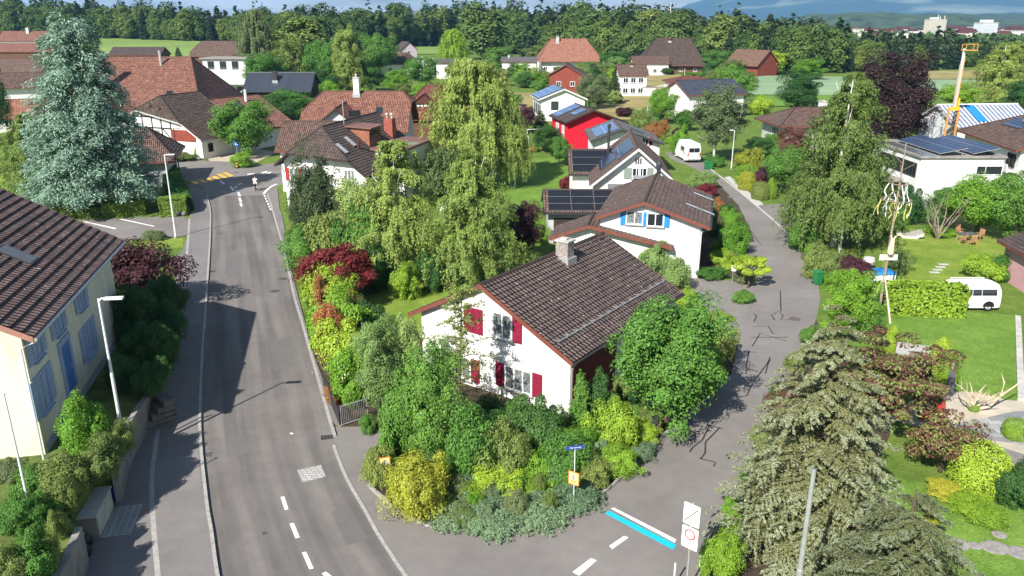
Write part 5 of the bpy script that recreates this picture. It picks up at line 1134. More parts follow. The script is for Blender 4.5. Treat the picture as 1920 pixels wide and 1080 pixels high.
# gate and metal fence by the right pavement
gt = empty('garden_gate', (*G(641, 800), 0), math.radians(38), 'galvanised mesh garden gate beside the end of the pavement', 'gate')
mb = MB(); mb.tube([(0, 0, 0), (0, 0, 1.15), (1.5, 0, 1.15), (1.5, 0, 0)], .03, 6).tube([(0, 0, .1), (1.5, 0, .1)], .025, 6); mb.build('frame', steel, gt)
mb = MB(); [mb.bar((.1+k*.1, 0, .1), (.1+k*.1, 0, 1.13), .014) for k in range(14)]; mb.build('bars', steel, gt); MB().box(1.38, 1.5, -.04, .04, .6, .7).build('handle', dark_metal, gt)
fn = empty('garden_fence', (0, 0, 0), 0, 'dark slatted fence along the right pavement below the shrubs', 'fence')
q = GP([(637, 800), (624, 768), (606, 722)]); mb = MB()
for i in range(2):
    a, b = Vector((*q[i], 0)), Vector((*q[i+1], 0)); k_ = int((b-a).length/.12)
    for j in range(k_): p = a.lerp(b, j/k_); mb.bar(p+Vector((0, 0, .1)), p+Vector((0, 0, .95)), .05, .02)
    for z in (.25, .8): mb.bar(a+Vector((0, 0, z)), b+Vector((0, 0, z)), .03, .05)
mb.build('slats', dark_metal, fn)
ew = empty('garden_wall', (0, 0, 0), 0, 'pale concrete step wall with dark fence at the right edge of the lawn', 'wall')
q = GP([(1908, 596), (1914, 752)]); strip(MB(), q, .35, 0, .18).build('kerb_wall', light_concrete, ew); strip(MB(), [(p[0]+.9, p[1]) for p in q], .3, 0, .35).build('upper_wall', light_concrete, ew); strip(MB(), [(p[0]+1.6, p[1]) for p in q], .06, 0, 1.5).build('fence_panel', dark_metal, ew)

# vehicles
car_white = mat('white_car_paint', (.76, .77, .77), .25, .03, 1, spec=.5); tyre_m = mat('tyre_rubber', (.02, .02, .02), .8, .2, 6); rim_m = mat('alloy_rim', (.5, .51, .52), .35, .1, 4, metal=.6)
def wheel(par, x, y, r=.33, w=.22, side=-1):
    t = MB().lathe([(r*.62, -w/2), (r*.95, -w/2), (r, -w/4), (r, w/4), (r*.95, w/2), (r*.62, w/2)], (x, y, r), 20, 'y').build('wheel', tyre_m, par)
    mb = MB().lathe([(0, -w*.42), (r*.2, -w*.46), (r*.2, -w*.35), (r*.62, -w*.36), (r*.66, -w*.5), (r*.66, w*.5), (r*.62, w*.36), (r*.2, w*.35), (r*.2, w*.46), (0, w*.42)], (x, y, r), 20, 'y')
    for k in range(5):
        q = 2*PI*k/5; mb.bar((x, y+side*w*.42, r), (x+math.cos(q)*r*.62, y+side*w*.42, r+math.sin(q)*r*.62), .05, .03, up=(0, 1, 0))
    mb.build('rim', rim_m, t)
def loft_body(sections, m, par, name='body'):
    """sections: list of (x, halfwidth_bottom, halfwidth_top, z0, zshoulder, ztop) along x"""
    mb = MB(); R = []
    for x, wb_, wt, z0, zs_, zt in sections:
        R.append([(x, -wb_, z0), (x, -wb_-.02, (z0+zs_)/2), (x, -wb_, zs_), (x, -(wb_*.35+wt*.65), zs_+(zt-zs_)*.72), (x, -wt*.86, zt-.015), (x, -wt*.5, zt+.02), (x, wt*.5, zt+.02), (x, wt*.86, zt-.015), (x, wb_*.35+wt*.65, zs_+(zt-zs_)*.72), (x, wb_, zs_), (x, wb_+.02, (z0+zs_)/2), (x, wb_, z0)])
    n = len(R[0])
    for i in range(len(R)-1):
        for k in range(n): mb.face([R[i][k], R[i][(k+1) % n], R[i+1][(k+1) % n], R[i+1][k]])
    mb.face(R[0][::-1]); mb.face(R[-1])
    o = mb.build(name, m, par, weld=True); o.data.update()
    bm = bmesh.new(); bm.from_mesh(o.data); bmesh.ops.recalc_face_normals(bm, faces=bm.faces); bm.to_mesh(o.data); bm.free()
    return o
van = empty('van', (32.75, 54.75, .03), 0, 'white camper van parked behind the clipped yellow-green hedge', 'van')
loft_body([(-2.45, .85, .7, .45, .85, .95), (-2.38, .93, .85, .28, .95, 1.05), (-1.75, .95, .82, .24, 1.08, 1.22), (-.95, .95, .70, .24, 1.1, 1.86), (-.6, .95, .72, .24, 1.1, 1.95), (1.9, .95, .74, .24, 1.1, 1.97), (2.25, .94, .73, .25, 1.1, 1.90), (2.40, .90, .70, .28, 1.1, 1.70), (2.45, .86, .66, .42, 1.0, 1.25)], car_white, van)
for sd in (-1, 1):
    for x0_, x1_ in ((-1.2, -.42), (-.3, .28), (.31, .95), (.98, 2.05)):
        mb = MB(); f = lambda x, z: (x, sd*(.952-(z-1.1)*.19), z)
        q = [f(x0_+(.18 if x0_ < -1 else 0), 1.16), f(x1_, 1.16), f(x1_, 1.62), f(x0_+(.52 if x0_ < -1 else 0), 1.62)]; mb.face(q if sd < 0 else q[::-1])
        mb.build('side_window', glass, van)
    for x0_ in (-1.5, 1.55):
        wheel(van, x0_, sd*.86, .34, .22, sd)
        ar = MB(); 
        for k in range(10):
            p0, p1 = PI*k/10, PI*(k+1)/10; ar.face([(x0_+math.cos(p)*r_, sd*.978, .34+math.sin(p)*r_) for p, r_ in ((p0, .0), (p0, .43), (p1, .43), (p1, .0))][::(1 if sd > 0 else -1)])
        ar.build('wheel_arch', black, van)
    MB().box(2.37, 2.452, sd*.83-.05, sd*.83+.05, .85, 1.15).build('tail_light', mat('tail_lamp', (.30, .02, .02), .3, .1), van)
    MB().box(-2.44, -2.36, sd*.68-.14, sd*.68+.14, .68, .84).build('headlight', mat('lamp_glass', (.6, .62, .64), .15, .1), van)
    MB().bar((-2.0, sd*.972, 1.02), (2.3, sd*.972, 1.02), .012, .02).build('trim_strip', mat('grey_trim', (.3, .3, .3), .5, .1), van)
    MB().bar((-.6, sd*.70, 2.0), (1.9, sd*.72, 2.0), .05, .05).build('roof_rail', pale_metal, van)
mb = MB(); mb.face([(-1.72, -.72, 1.26), (-1.0, -.62, 1.84), (-1.0, .62, 1.84), (-1.72, .72, 1.26)]); mb.build('windscreen', glass, van)
MB().box(2.40, 2.466, -.55, .55, 1.2, 1.6).build('rear_window', glass, van)
cam_v = empty('camper_van', (26.3, 119.3, .01), math.radians(96), 'white motorhome seen from behind at the far end of the side street', 'camper van')
loft_body([(-3.0, 1.02, .93, .4, 1.3, 2.68), (-2.85, 1.05, 1.0, .35, 1.3, 2.78), (1.6, 1.05, 1.0, .35, 1.3, 2.80), (2.3, 1.03, .9, .35, 1.25, 2.4), (2.9, 1.0, .8, .4, 1.1, 1.5), (3.3, .9, .7, .45, .9, 1.05)], car_white, cam_v)
MB().box(-3.06, -3.002, -.78, -.03, 1.55, 2.15).build('rear_window', glass, cam_v); MB().box(-3.06, -3.002, .03, .78, 1.55, 2.15).build('rear_window', glass, cam_v); MB().box(-3.12, -2.9, -.95, .95, .42, .6).build('bumper', mat('grey_trim', (.3, .3, .3), .5, .1), cam_v)
for sd in (-1, 1):
    MB().box(-3.05, -2.98, sd*.9-.08, sd*.9+.08, .9, 1.5).build('tail_light', mat('tail_lamp', (.30, .02, .02), .3, .1), cam_v); MB().box(-1.5, 0, sd*1.051, sd*1.062, 1.5, 2.1).build('side_window', glass, cam_v)
    for x0_ in (-1.9, 2.2): wheel(cam_v, x0_, sd*.92, .36, .24, sd)
mb = MB(); 
for k in range(5): mb.bar((-2.6+k*.3, 1.064, 1.2+k*.1), (-.6+k*.3, 1.064, 1.05+k*.2), .05, .004, up=(0, 1, 0))
mb.build('side_graphic', mat('grey_graphic', (.25, .26, .28), .5, .1), cam_v)
def far_car(px, label, m, rot):
    x, y, z = GT(*px); c = empty('car', (x, y, z), rot, label, 'car')
    loft_body([(-2.1, .78, .7, .35, .7, .85), (-1.95, .86, .76, .25, .75, .95), (-1.2, .88, .62, .25, .9, 1.4), (.3, .88, .64, .25, .9, 1.45), (1.05, .88, .7, .25, .88, 1.0), (1.95, .84, .7, .28, .7, .82), (2.1, .78, .66, .38, .6, .72)], m, c)
    for sd in (-1, 1):
        MB().box(-1.2, .55, sd*.82-.02, sd*.82+.02, .98, 1.3).build('side_window', glass, c)
        for x0_ in (-1.3, 1.3): wheel(c, x0_, sd*.8, .31, .2, sd)
far_car((996, 142), 'small white car parked before the low pale house', car_white, .1); far_car((1019, 141), 'dark car parked beside the pole near the orange farmhouse', mat('dark_car_paint', (.03, .03, .035), .3, .1), .1)
tl = empty('trailer', (*G(1641, 532), 0), .1, 'white garden trailer under a blue cover beside the maypole', 'trailer')
MB().box(-1.2, 1.2, -.7, .7, .45, .95).build('body', car_white, tl); MB().hexa([(-1.25, -.75, .953), (1.25, -.75, .953), (1.25, .75, .953), (-1.25, .75, .953), (-1.1, -.55, 1.15), (1.1, -.55, 1.15), (1.1, .55, 1.15), (-1.1, .55, 1.15)]).build('cover', mat('blue_tarpaulin', (.02, .19, .50), .5, .2, 1), tl)
for sd in (-1, 1): wheel(tl, .1, sd*.8, .28, .18, sd)
rm = empty('ride_on_mower', (*G(1749, 782), 0), 2.4, 'bright red ride-on mower half hidden under the reddish tree', 'mower')
MB().hexa([(-.35, -.9, .3), (.35, -.9, .3), (.35, .1, .3), (-.35, .1, .3), (-.28, -.8, .85), (.28, -.8, .85), (.33, .1, .95), (-.33, .1, .95)]).build('hood', mat('mower_red', (.62, .02, .03), .35, .08), rm); MB().box(-.3, .3, .35, .85, .5, .62).box(-.3, .3, .78, .88, .622, 1.05).build('seat', black, rm); MB().box(-.5, .5, -.5, .8, .12, .296).build('deck', mat('mower_red', (.62, .02, .03), .35, .08), rm)
for sx in (-1, 1):
    for yy, r_ in ((-.6, .2), (.6, .27)): MB().lathe([(0, -.08), (r_, -.08), (r_, .08), (0, .08)], (sx*.48, yy, r_), 14, 'x').build('wheel', tyre_m, rm)
MB().tube([(0, .15, .9), (0, .3, 1.1)], .02, 6).lathe([(.15, 1.1), (.18, 1.12), (.15, 1.14)], (0, .3, 0), 12).build('steering_wheel', black, rm)

# telescopic lift at the building site
cr_ = empty('telescopic_crane', (66.3, 121.5, 0), .1, 'orange and grey telescopic lifting mast at the building site', 'crane')
mb = MB()
for s_ in (-.8, .8):
    mb.box(s_-.1, s_+.1, -.1, .1, 0, 7.4)
for z in np.arange(.6, 7.4, .9): mb.bar((-.7, 0, z), (.7, 0, z+.7), .04)
mb.build('lower_mast', mat('machine_orange', (.62, .28, .07), .45, .1, 2), cr_)
MB().box(-.8, .8, -.22, .22, 7.0, 7.5).box(.35, .6, -.2, .2, 7.5, 8.8).build('carriage', mat('machine_yellow', (.75, .42, .03), .45, .1, 2), cr_); MB().box(-.22, .14, -.18, .18, 7.51, 13.6).build('boom_section', mat('tan_boom', (.50, .44, .37), .5, .1, 2), cr_); MB().box(.145, .28, -.14, .14, 8.81, 14.8).build('boom_rail', mat('machine_orange', (.62, .28, .07), .45, .1, 2), cr_); MB().box(-.15, .15, -.13, .13, 13.61, 15.9).build('boom_tip', pale_metal, cr_)
mb = MB(); mb.box(-.2, 1.8, -.5, .5, 15.6, 15.72)
for x in (-.1, 1.7): mb.bar((x, -.45, 15.72), (x, -.45, 16.5), .06); mb.bar((x, .45, 15.72), (x, .45, 16.5), .06)
for y in (-.45, .45): mb.bar((-.1, y, 16.5), (1.7, y, 16.5), .06)
mb.build('basket', mat('machine_orange', (.62, .28, .07), .45, .1, 2), cr_); MB().box(-1.3, 1.3, -1.6, 1.6, -.1, .8).build('chassis', mat('machine_orange', (.62, .28, .07), .45, .1, 2), cr_)

# decorated pole with ribbon wreaths, board and rabbit figure
mp_ = empty('decorated_pole', (26.1, 53.0, 0), 0, 'tall garden pole on three struts with white ribbons and a signboard', 'pole')
MB().tube([(0, 0, -.1), (0, 0, 4), (.03, 0, 9), (.05, 0, 12.2)], [.1, .09, .06, .035], 8).build('pole', mat('bark_pole', (.26, .21, .16), .8, .2, 3), mp_)
for dx, dy in ((-.75, .35), (.15, -1.6), (1.2, .8)): MB().tube([(dx, dy, -.1), (0, 0, 3.0)], [.07, .06], 7).build('strut', mat('pale_birch_pole', (.52, .44, .34), .8, .25, 3), mp_)
bd = MB().box(-.62, .62, -.16, -.1, 4.15, 4.55).build('signboard', mat('cream_board', (.66, .61, .48), .7, .1, 3), mp_); MB().box(-.5, .5, -.165, -.161, 4.26, 4.31).box(-.45, .42, -.165, -.161, 4.38, 4.43).build('painted_line', pale_ink, bd)
rb = [(0, -.3, 4.95, .20), (0, -.3, 5.25, .17), (0, -.32, 5.5, .16), (-.06, -.3, 5.75, .05), (-.12, -.28, 6.0, .05), (.1, -.3, 5.74, .05), (.26, -.28, 5.94, .05), (.0, -.3, 4.72, .2), (-.2, -.4, 4.65, .09), (.2, -.4, 4.65, .09)]
skin_body('animal_figure', rb, [(0, 1), (1, 2), (2, 3), (3, 4), (2, 5), (5, 6), (0, 7), (7, 8), (7, 9)], mat('pale_fur', (.56, .46, .33), .9, .25, 6), mp_)
rr = random.Random(3)
for z, R_, k_ in ((9.5, .6, 7), (8.4, .95, 11)):
    MB().tube([(R_*math.cos(2*PI*k/18), R_*math.sin(2*PI*k/18), z) for k in range(19)], .04, 5).build('wreath_ring', mat('bare_twig', (.20, .15, .11), .9, .2, 4), mp_)
    for k in range(k_):
        a = 2*PI*k/k_+rr.uniform(-.1, .1); p = Vector((R_*math.cos(a), R_*math.sin(a), z)); t = MB(); rm_ = mat('yellow_ribbon', (.70, .62, .20), .6, .1) if rr.random() < .22 else frame_white
        pts = [p]; 
        for j in range(4): pts.append(pts[-1]+Vector((rr.uniform(-.16, .16), rr.uniform(-.16, .16), rr.uniform(-.42, -.2))))
        for a_2, b_2 in zip(pts, pts[1:]): t.bar(a_2, b_2, .06, .012, up=(rr.uniform(-1, 1), rr.uniform(-1, 1), .2))
        t.build('ribbon', rm_, mp_)
mb = MB(); [mb.tube([(0, 0, 9.6+.25*k), (rr.uniform(-.9, .9), rr.uniform(-.9, .9), 10.0+.3*k)], .02, 4) for k in range(6)]; mb.build('twigs', mat('bare_twig', (.20, .15, .11), .9, .2, 4), mp_)
dr = MB().lathe([(0, 1.1), (.42, 1.05), (.5, .75), (.42, .42), (0, .38)], (0, 0, 0), 14); bb = empty('kettle_grill', (*G(1627, 505), 0), 0, 'round kettle grill with pale lid beside the blue-covered trailer', 'grill'); dr.build('kettle', mat('grill_lid', (.5, .48, .48), .4, .4, 5), bb); MB().lathe([(.43, .74), (.5, .735), (.4, .40), (0, .36)], (0, 0, 0), 14).build('bowl', mat('grill_red', (.42, .04, .06), .4, .1), bb); [MB().tube([(0, 0, .4), (.4*math.cos(a), .4*math.sin(a), 0)], .025, 5).build('leg', dark_metal, bb) for a in (0, 2.1, 4.2)]

# garden furniture on the far lawn
teak = mat('teak_wood', (.36, .20, .11), .7, .2, 5); dark_top = mat('grey_table_top', (.10, .11, .12), .4, .15, 3)
tx, ty_ = G(1812, 452)
tb_ = empty('garden_table', (tx, ty_, .006), .3, 'dark rectangular garden table on the lawn', 'table'); MB().box(-.9, .9, -.45, .45, .70, .75).build('table_top', dark_top, tb_)
for sx in (-1, 1):
    for sy in (-1, 1): MB().box(sx*.8-.03, sx*.8+.03, sy*.38-.03, sy*.38+.03, 0, .697).build('leg', steel, tb_)
def chair(px, rot, label):
    x, y = G(*px); c = empty('garden_chair', (x, y, .006), rot, label, 'chair', 'teak chairs round the garden table')
    mb = MB(); [mb.box(-.26, .26, -.24+k*.1, -.16+k*.1, .42, .45) for k in range(5)]; mb.build('seat', teak, c)
    mb = MB(); [mb.obox((-.22+k*.11, .30, .74), (1, 0, 0), (0, 1, .0), (0, .15, 1), .035, .015, .27) for k in range(5)]; mb.box(-.28, .28, .31, .35, .97, 1.05); mb.build('backrest', teak, c)
    for sx in (-1, 1):
        for y_ in (-.22, .26): MB().box(sx*.27-.025, sx*.27+.025, y_-.025, y_+.025, 0, .415 if y_ < 0 else .6).build('leg', teak, c)
        MB().box(sx*.29-.03, sx*.29+.03, -.25, .28, .62, .655).build('armrest', teak, c)
chair((1798, 442), .2, 'teak garden chair with high back behind the dark table'); chair((1803, 457), -1.9, 'teak garden chair at the left end of the dark table'); chair((1835, 450), -1.2, 'teak garden chair at the right end of the dark table'); chair((1822, 460), 3.0, 'teak garden chair on the near side of the dark table')
ln_ = empty('garden_lounger', (*G(1702, 444), .006), math.radians(-15), 'curved grey wicker lounger on the lawn before the modern house', 'lounger')
prof = [(-1.25, .95), (-1.0, .66), (-.6, .42), (-.1, .33), (.4, .36), (.8, .50), (1.05, .62), (1.3, .58)]; mb = MB()
for (x0_, z0_), (x1_, z1_) in zip(prof, prof[1:]): mb.hexa([(x0_, -.75, z0_-.06), (x1_, -.75, z1_-.06), (x1_, .75, z1_-.06), (x0_, .75, z0_-.06), (x0_, -.75, z0_), (x1_, -.75, z1_), (x1_, .75, z1_), (x0_, .75, z0_)])
mb.build('seat_shell', mat('grey_wicker', (.33, .31, .28), .8, .2, 12), ln_); mb = MB()
for (x0_, z0_), (x1_, z1_) in zip(prof, prof[1:]): mb.hexa([(x0_*.9, -.7, .0 if abs(x0_) < .9 else .2), (x1_*.9, -.7, .0 if abs(x1_) < .9 else .2), (x1_*.9, -.66, .0 if abs(x1_) < .9 else .2), (x0_*.9, -.66, .0 if abs(x0_) < .9 else .2), (x0_, -.7, z0_-.064), (x1_, -.7, z1_-.064), (x1_, -.66, z1_-.064), (x0_, -.66, z0_-.064)])
mb.build('base_frame', mat('pale_wicker', (.55, .52, .47), .8, .2, 12), ln_)
for k, (px_, w_, d_2) in enumerate((((1793, 1021), .5, .34), ((1828, 1024), .26, .2), ((1866, 1027), .55, .36), ((1912, 1037), .5, .34), ((1873, 1003), .28, .22))):
    x, y = G(*px_); o = MB().lathe([(0, .045), (w_*.8, .045), (w_, .03), (w_*1.02, -.04)], (0, 0, 0), 14).build('stepping_stone', mat('stepping_stone', (.24, .22, .21), .9, .25, 4)); o.location = (x, y, .006); o.scale = (1, d_2/w_*1.25, 1)
    tag(o, 'flat grey stepping stone set in the bottom-right lawn', 'stepping stone', 'stepping stones in the bottom-right lawn')
for k in range(4):
    x, y = G(1752+k*5.5, 511-k*5.0); o = MB().box(-.4, .4, -.17, .17, -.03, .03).build('stepping_stone', light_concrete); o.location = (x, y, .012); tag(o, 'pale slab step crossing the furnished lawn', 'stepping stone', 'slab steps across the furnished lawn')
cp = empty('carport', (0, 0, 0), 0, 'grey plank shelter roof under the reddish tree', 'shelter'); Z_ = 1.3
q = [Vector((*G(1683, 642, Z_), Z_)), Vector((*G(1754, 652, Z_), Z_)), Vector((*G(1737, 702, Z_), Z_)), Vector((*G(1672, 690, Z_), Z_))]
mb = MB(); n_ = 11
for k in range(n_):
    a, b = q[0].lerp(q[3], k/n_), q[1].lerp(q[2], k/n_); c, d = q[1].lerp(q[2], (k+.86)/n_), q[0].lerp(q[3], (k+.86)/n_); u = Vector((0, 0, .05)); mb.hexa([d, c, b, a, d+u, c+u, b+u, a+u])
mb.build('plank_roof', mat('silver_planks', (.36, .34, .32), .85, .25, 4), cp)
for p in q: MB().tube([(p.x, p.y, -.1), (p.x, p.y, Z_-.01)], .06, 6).build('post', wood_brown, cp)
sp = empty('slate_post', (*G(1778, 742), 0), .2, 'upright dark slate slab beside the twin thujas', 'stone'); MB().hexa([(-.3, -.06, -.1), (.3, -.06, -.1), (.3, .06, -.1), (-.3, .06, -.1), (-.12, -.05, 1.9), (.1, -.05, 2.0), (.1, .05, 2.0), (-.12, .05, 1.9)]).build('slab', mat('slate', (.10, .10, .12), .7, .3, 4), sp)
sw = empty('swing_frame', (*G(1000, 268), 0), .4, 'white metal swing frame on the lawn by the willow', 'swing'); mb = MB()
for k in (-1.2, 1.2): mb.tube([(k, -.9, 0), (k, 0, 2.3), (k, .9, 0)], .05, 6)
mb.tube([(-1.6, 0, 2.3), (1.6, 0, 2.3)], .06, 6).build('frame', frame_white, sw); MB().box(-.3, .3, -.12, .12, .45, .49).tube([(-.28, 0, .47), (-.28, 0, 2.3)], .012, 4).tube([(.28, 0, .47), (.28, 0, 2.3)], .012, 4).build('seat', wood_brown, sw)
bn = empty('garden_bench', (*G(838, 397), 0), .5, 'white garden bench under the two weeping birches', 'bench'); MB().box(-.8, .8, -.25, .25, .42, .48).build('seat', frame_white, bn); MB().box(-.8, .8, .22, .28, .55, .9).build('backrest', frame_white, bn); [MB().box(k-.04, k+.04, -.2, .25, 0, .417).build('leg', frame_white, bn) for k in (-.7, .7)]
pl = empty('planter', (*G(181, 405), 0), 0, 'small white planter box before the clipped hedge', 'planter'); MB().box(-.5, .5, -.22, .22, 0, .5).build('trough', white, pl); MB().box(-.44, .44, -.17, .17, .502, .515).build('soil', soil_m, pl)
pl = empty('planter', (*G(119, 411), 0), 0, 'white planter box nearest the cream house roof', 'planter'); MB().box(-.5, .5, -.22, .22, 0, .5).build('trough', white, pl); MB().box(-.44, .44, -.17, .17, .502, .515).build('soil', soil_m, pl)
bo = empty('bollard', (*G(445, 316), 0), 0, 'black and yellow striped bollard at the farmhouse yard', 'bollard'); MB().tube([(0, 0, -.1), (0, 0, 1.5)], .12, 10).build('post', black, bo); mb = MB(); [mb.tube([(0, 0, .25+k*.4), (0, 0, .45+k*.4)], .126, 10) for k in range(3)]; mb.build('stripes', mat('reflective_yellow', (.75, .5, .03), .5, .1), bo)
bs = empty('traffic_sign', (*G(446, 300), 0), .2, 'blue pedestrian crossing sign at the farmhouse yard', 'traffic sign'); MB().tube([(0, 0, -.1), (0, 0, 2.6)], .04, 7).build('post', steel, bs); mb = MB(); plate(mb, (0, -.05, 2.5), (1, 0, 0), (0, -1, 0), .8, .8); p_ = mb.build('sign_plate', mat('bright_sign_blue', (.02, .12, .55), .45, .05), bs); mb = MB(); mb.face([(-.27, -.066, 2.25), (.27, -.066, 2.25), (0, -.066, 2.75)]); mb.build('white_triangle', sign_white, p_)

# the cyclist
cx_, cy_ = G(480, 357)
bk = empty('bicycle', (cx_, cy_, .008), math.radians(12), 'dark bicycle ridden away across the junction', 'bicycle')
for yy, nm in ((-.52, 'wheel'), (.52, 'wheel')):
    MB().lathe([(.33, -.02), (.36, -.02), (.36, .02), (.33, .02), (.33, -.02)], (0, yy, .36), 22, 'x').build(nm, black, bk)
mb = MB(); mb.tube([(0, -.52, .36), (0, -.1, .33), (0, -.2, .85), (0, -.52, .36)], .025, 6).tube([(0, -.1, .33), (0, .42, .82), (0, .52, .36)], .025, 6).tube([(0, -.18, .78), (0, .4, .85), (0, .36, 1.0)], .025, 6); mb.build('frame', dark_metal, bk)
MB().tube([(-.3, .3, 1.02), (-.1, .38, 1.03), (.1, .38, 1.03), (.3, .3, 1.02)], .018, 6).build('handlebar', black, bk); MB().box(-.09, .09, -.33, -.08, .86, .93).build('saddle', black, bk); MB().box(-.16, .16, -.75, -.4, .62, .86).build('pannier', black, bk)
pr = empty('person', (cx_, cy_, .008), math.radians(12), 'cyclist in pale shirt and light trousers riding away past the zebra crossing', 'person')
skin_m = mat('skin', (.48, .30, .22), .6, .1, 6); shirt = mat('pale_shirt', (.60, .60, .66), .8, .12, 6); trs = mat('light_trousers', (.55, .52, .46), .8, .12, 6); hair = mat('brown_hair', (.07, .045, .03), .7, .3, 9)
J = [(0, -.2, .97, .15, .12), (0, -.12, 1.2, .15, .11), (0, .0, 1.42, .17, .11), (0, .03, 1.54, .06), (0, .06, 1.63, .075), (0, .08, 1.72, .10, .115), (0, .075, 1.80, .075, .09),
     (-.2, .02, 1.42, .065), (-.28, .18, 1.22, .05), (-.29, .33, 1.06, .036), (.2, .02, 1.42, .065), (.28, .18, 1.22, .05), (.29, .33, 1.06, .036),
     (-.1, -.16, .92, .095), (-.13, .18, .80, .07), (-.13, .0, .36, .048), (-.13, .1, .27, .036), (.1, -.16, .92, .095), (.13, .08, .62, .07), (.13, -.05, .22, .048), (.13, .06, .13, .036)]
Ed = [(0, 1), (1, 2), (2, 3), (3, 4), (4, 5), (5, 6), (2, 7), (7, 8), (8, 9), (2, 10), (10, 11), (11, 12), (0, 13), (13, 14), (14, 15), (15, 16), (0, 17), (17, 18), (18, 19), (19, 20)]
skin_body('body', J, Ed, skin_m, pr)
k_ = 1.13
SJ = [(j[0], j[1], j[2], j[3]*k_, (j[4] if len(j) > 4 else j[3])*k_) for j in J]
skin_body('shirt', [SJ[0], SJ[1], SJ[2], SJ[7], SJ[8], (-.285, .25, 1.14, .05), SJ[10], SJ[11], (.285, .25, 1.14, .05)], [(0, 1), (1, 2), (2, 3), (3, 4), (4, 5), (2, 6), (6, 7), (7, 8)], shirt, pr)
skin_body('trousers', [(0, -.2, .95, .175, .14), SJ[13], SJ[14], (-.13, .02, .42, .062), SJ[17], SJ[18], (.13, -.03, .28, .062)], [(0, 1), (1, 2), (2, 3), (0, 4), (4, 5), (5, 6)], trs, pr)
MB().lathe([(0, 1.86), (.07, 1.85), (.105, 1.79), (.115, 1.72), (.10, 1.66)], (0, .06, 0), 12).build('hair', hair, pr)
for sd in (-1, 1):
    MB().hexa([(sd*.13-.045, -.02+(.12 if sd < 0 else 0)-.08, .06+(.16 if sd < 0 else 0)), (sd*.13+.045, -.02+(.12 if sd < 0 else 0)-.08, .06+(.16 if sd < 0 else 0)), (sd*.13+.045, .18+(.1 if sd < 0 else 0), .06+(.16 if sd < 0 else 0)), (sd*.13-.045, .18+(.1 if sd < 0 else 0), .06+(.16 if sd < 0 else 0)), (sd*.13-.04, -.09+(.12 if sd < 0 else 0), .15+(.16 if sd < 0 else 0)), (sd*.13+.04, -.09+(.12 if sd < 0 else 0), .15+(.16 if sd < 0 else 0)), (sd*.13+.04, .1+(.1 if sd < 0 else 0), .12+(.16 if sd < 0 else 0)), (sd*.13-.04, .1+(.1 if sd < 0 else 0), .12+(.16 if sd < 0 else 0))]).build('shoe', black, pr)
# ------------------------------------------------------------------ vegetation
R = np.random.default_rng(11)
def unit(v): return v/np.maximum(1e-9, np.linalg.norm(v, axis=-1, keepdims=True))
def leafmesh(name, P, N, size, asp, mats, D=None, szvar=.55, mi=None, fold=True):
    """one small leaf-shaped face per point: P places, N facing, D optional long direction"""
    n = len(P); N = unit(N); rnd = R.normal(size=(n, 3)) if D is None else D
    A = unit(rnd-N*np.sum(rnd*N, 1, keepdims=True)); B = np.cross(N, A)
    s = (size*(1+szvar*R.uniform(-1, 1, n)))[:, None]/2; a = A*s; b = B*s*asp
    V = np.stack([P+a, P+b*.9-a*.12, P-a, P-b*.9-a*.12], 1).reshape(-1, 3).astype(np.float32)
    me = bpy.data.meshes.new(name); me.vertices.add(4*n); me.vertices.foreach_set('co', V.ravel())
    me.loops.add(4*n); me.loops.foreach_set('vertex_index', np.arange(4*n, dtype=np.int32))
    me.polygons.add(n); me.polygons.foreach_set('loop_start', np.arange(0, 4*n, 4, dtype=np.int32)); me.polygons.foreach_set('loop_total', np.full(n, 4, dtype=np.int32))
    for m in (mats if isinstance(mats, (list, tuple)) else [mats]): me.materials.append(m)
    if mi is not None: me.polygons.foreach_set('material_index', mi.astype(np.int32))
    me.update(calc_edges=True); return me
def blob(rx, ry, rz, zc, nc, npc, cr, inner=.35, up=.4, rough=.16, zmin=None, flat=1.0):
    d = unit(R.normal(size=(nc, 3))); rad = R.uniform(inner, 1, nc)**.6; rad *= 1+rough*R.normal(size=nc)
    c = d*rad[:, None]*np.array([max(.1, rx-cr*.6), max(.1, ry-cr*.6), max(.1, rz-cr*.6)])+np.array([0, 0, zc])
    crs = cr*R.uniform(.6, 1.3, nc)
    ld = unit(R.normal(size=(nc, npc, 3))+np.array([0, 0, up])); lr = R.uniform(.45, 1, (nc, npc))**.6
    P = c[:, None, :]+ld*(lr*crs[:, None])[..., None]*np.array([1, 1, flat])
    N = ld*.8+R.normal(size=ld.shape)*.45+np.array([0, 0, .35])+d[:, None, :]*.35
    P, N = P.reshape(-1, 3), N.reshape(-1, 3); k = P[:, 2] > (zmin if zmin is not None else .05)
    return P[k], N[k]
def shell(fn, n, jit, up=.25):
    """points on a closed surface fn(n)->(P,N), roughened"""
    P, N = fn(n); k = R.normal(size=n)*jit; lump = np.array([mnoise.noise(Vector(p*2.2)) for p in P])
    P = P+N*(k+lump*jit*1.6)[:, None]; return P, N+R.normal(size=P.shape)*.55+np.array([0, 0, up])
def ellip(rx, ry, z0, z1, p=2.0):
    def f(n):
        d = unit(R.normal(size=(n, 3))); d = np.sign(d)*np.abs(d)**(2/p); q = d/np.maximum(1e-6, (np.abs(d)**p).sum(1, keepdims=True)**(1/p))
        rz = (z1-z0)/2; return q*np.array([rx, ry, rz])+np.array([0, 0, (z0+z1)/2]), unit(q/np.array([rx, ry, rz]))
    return f
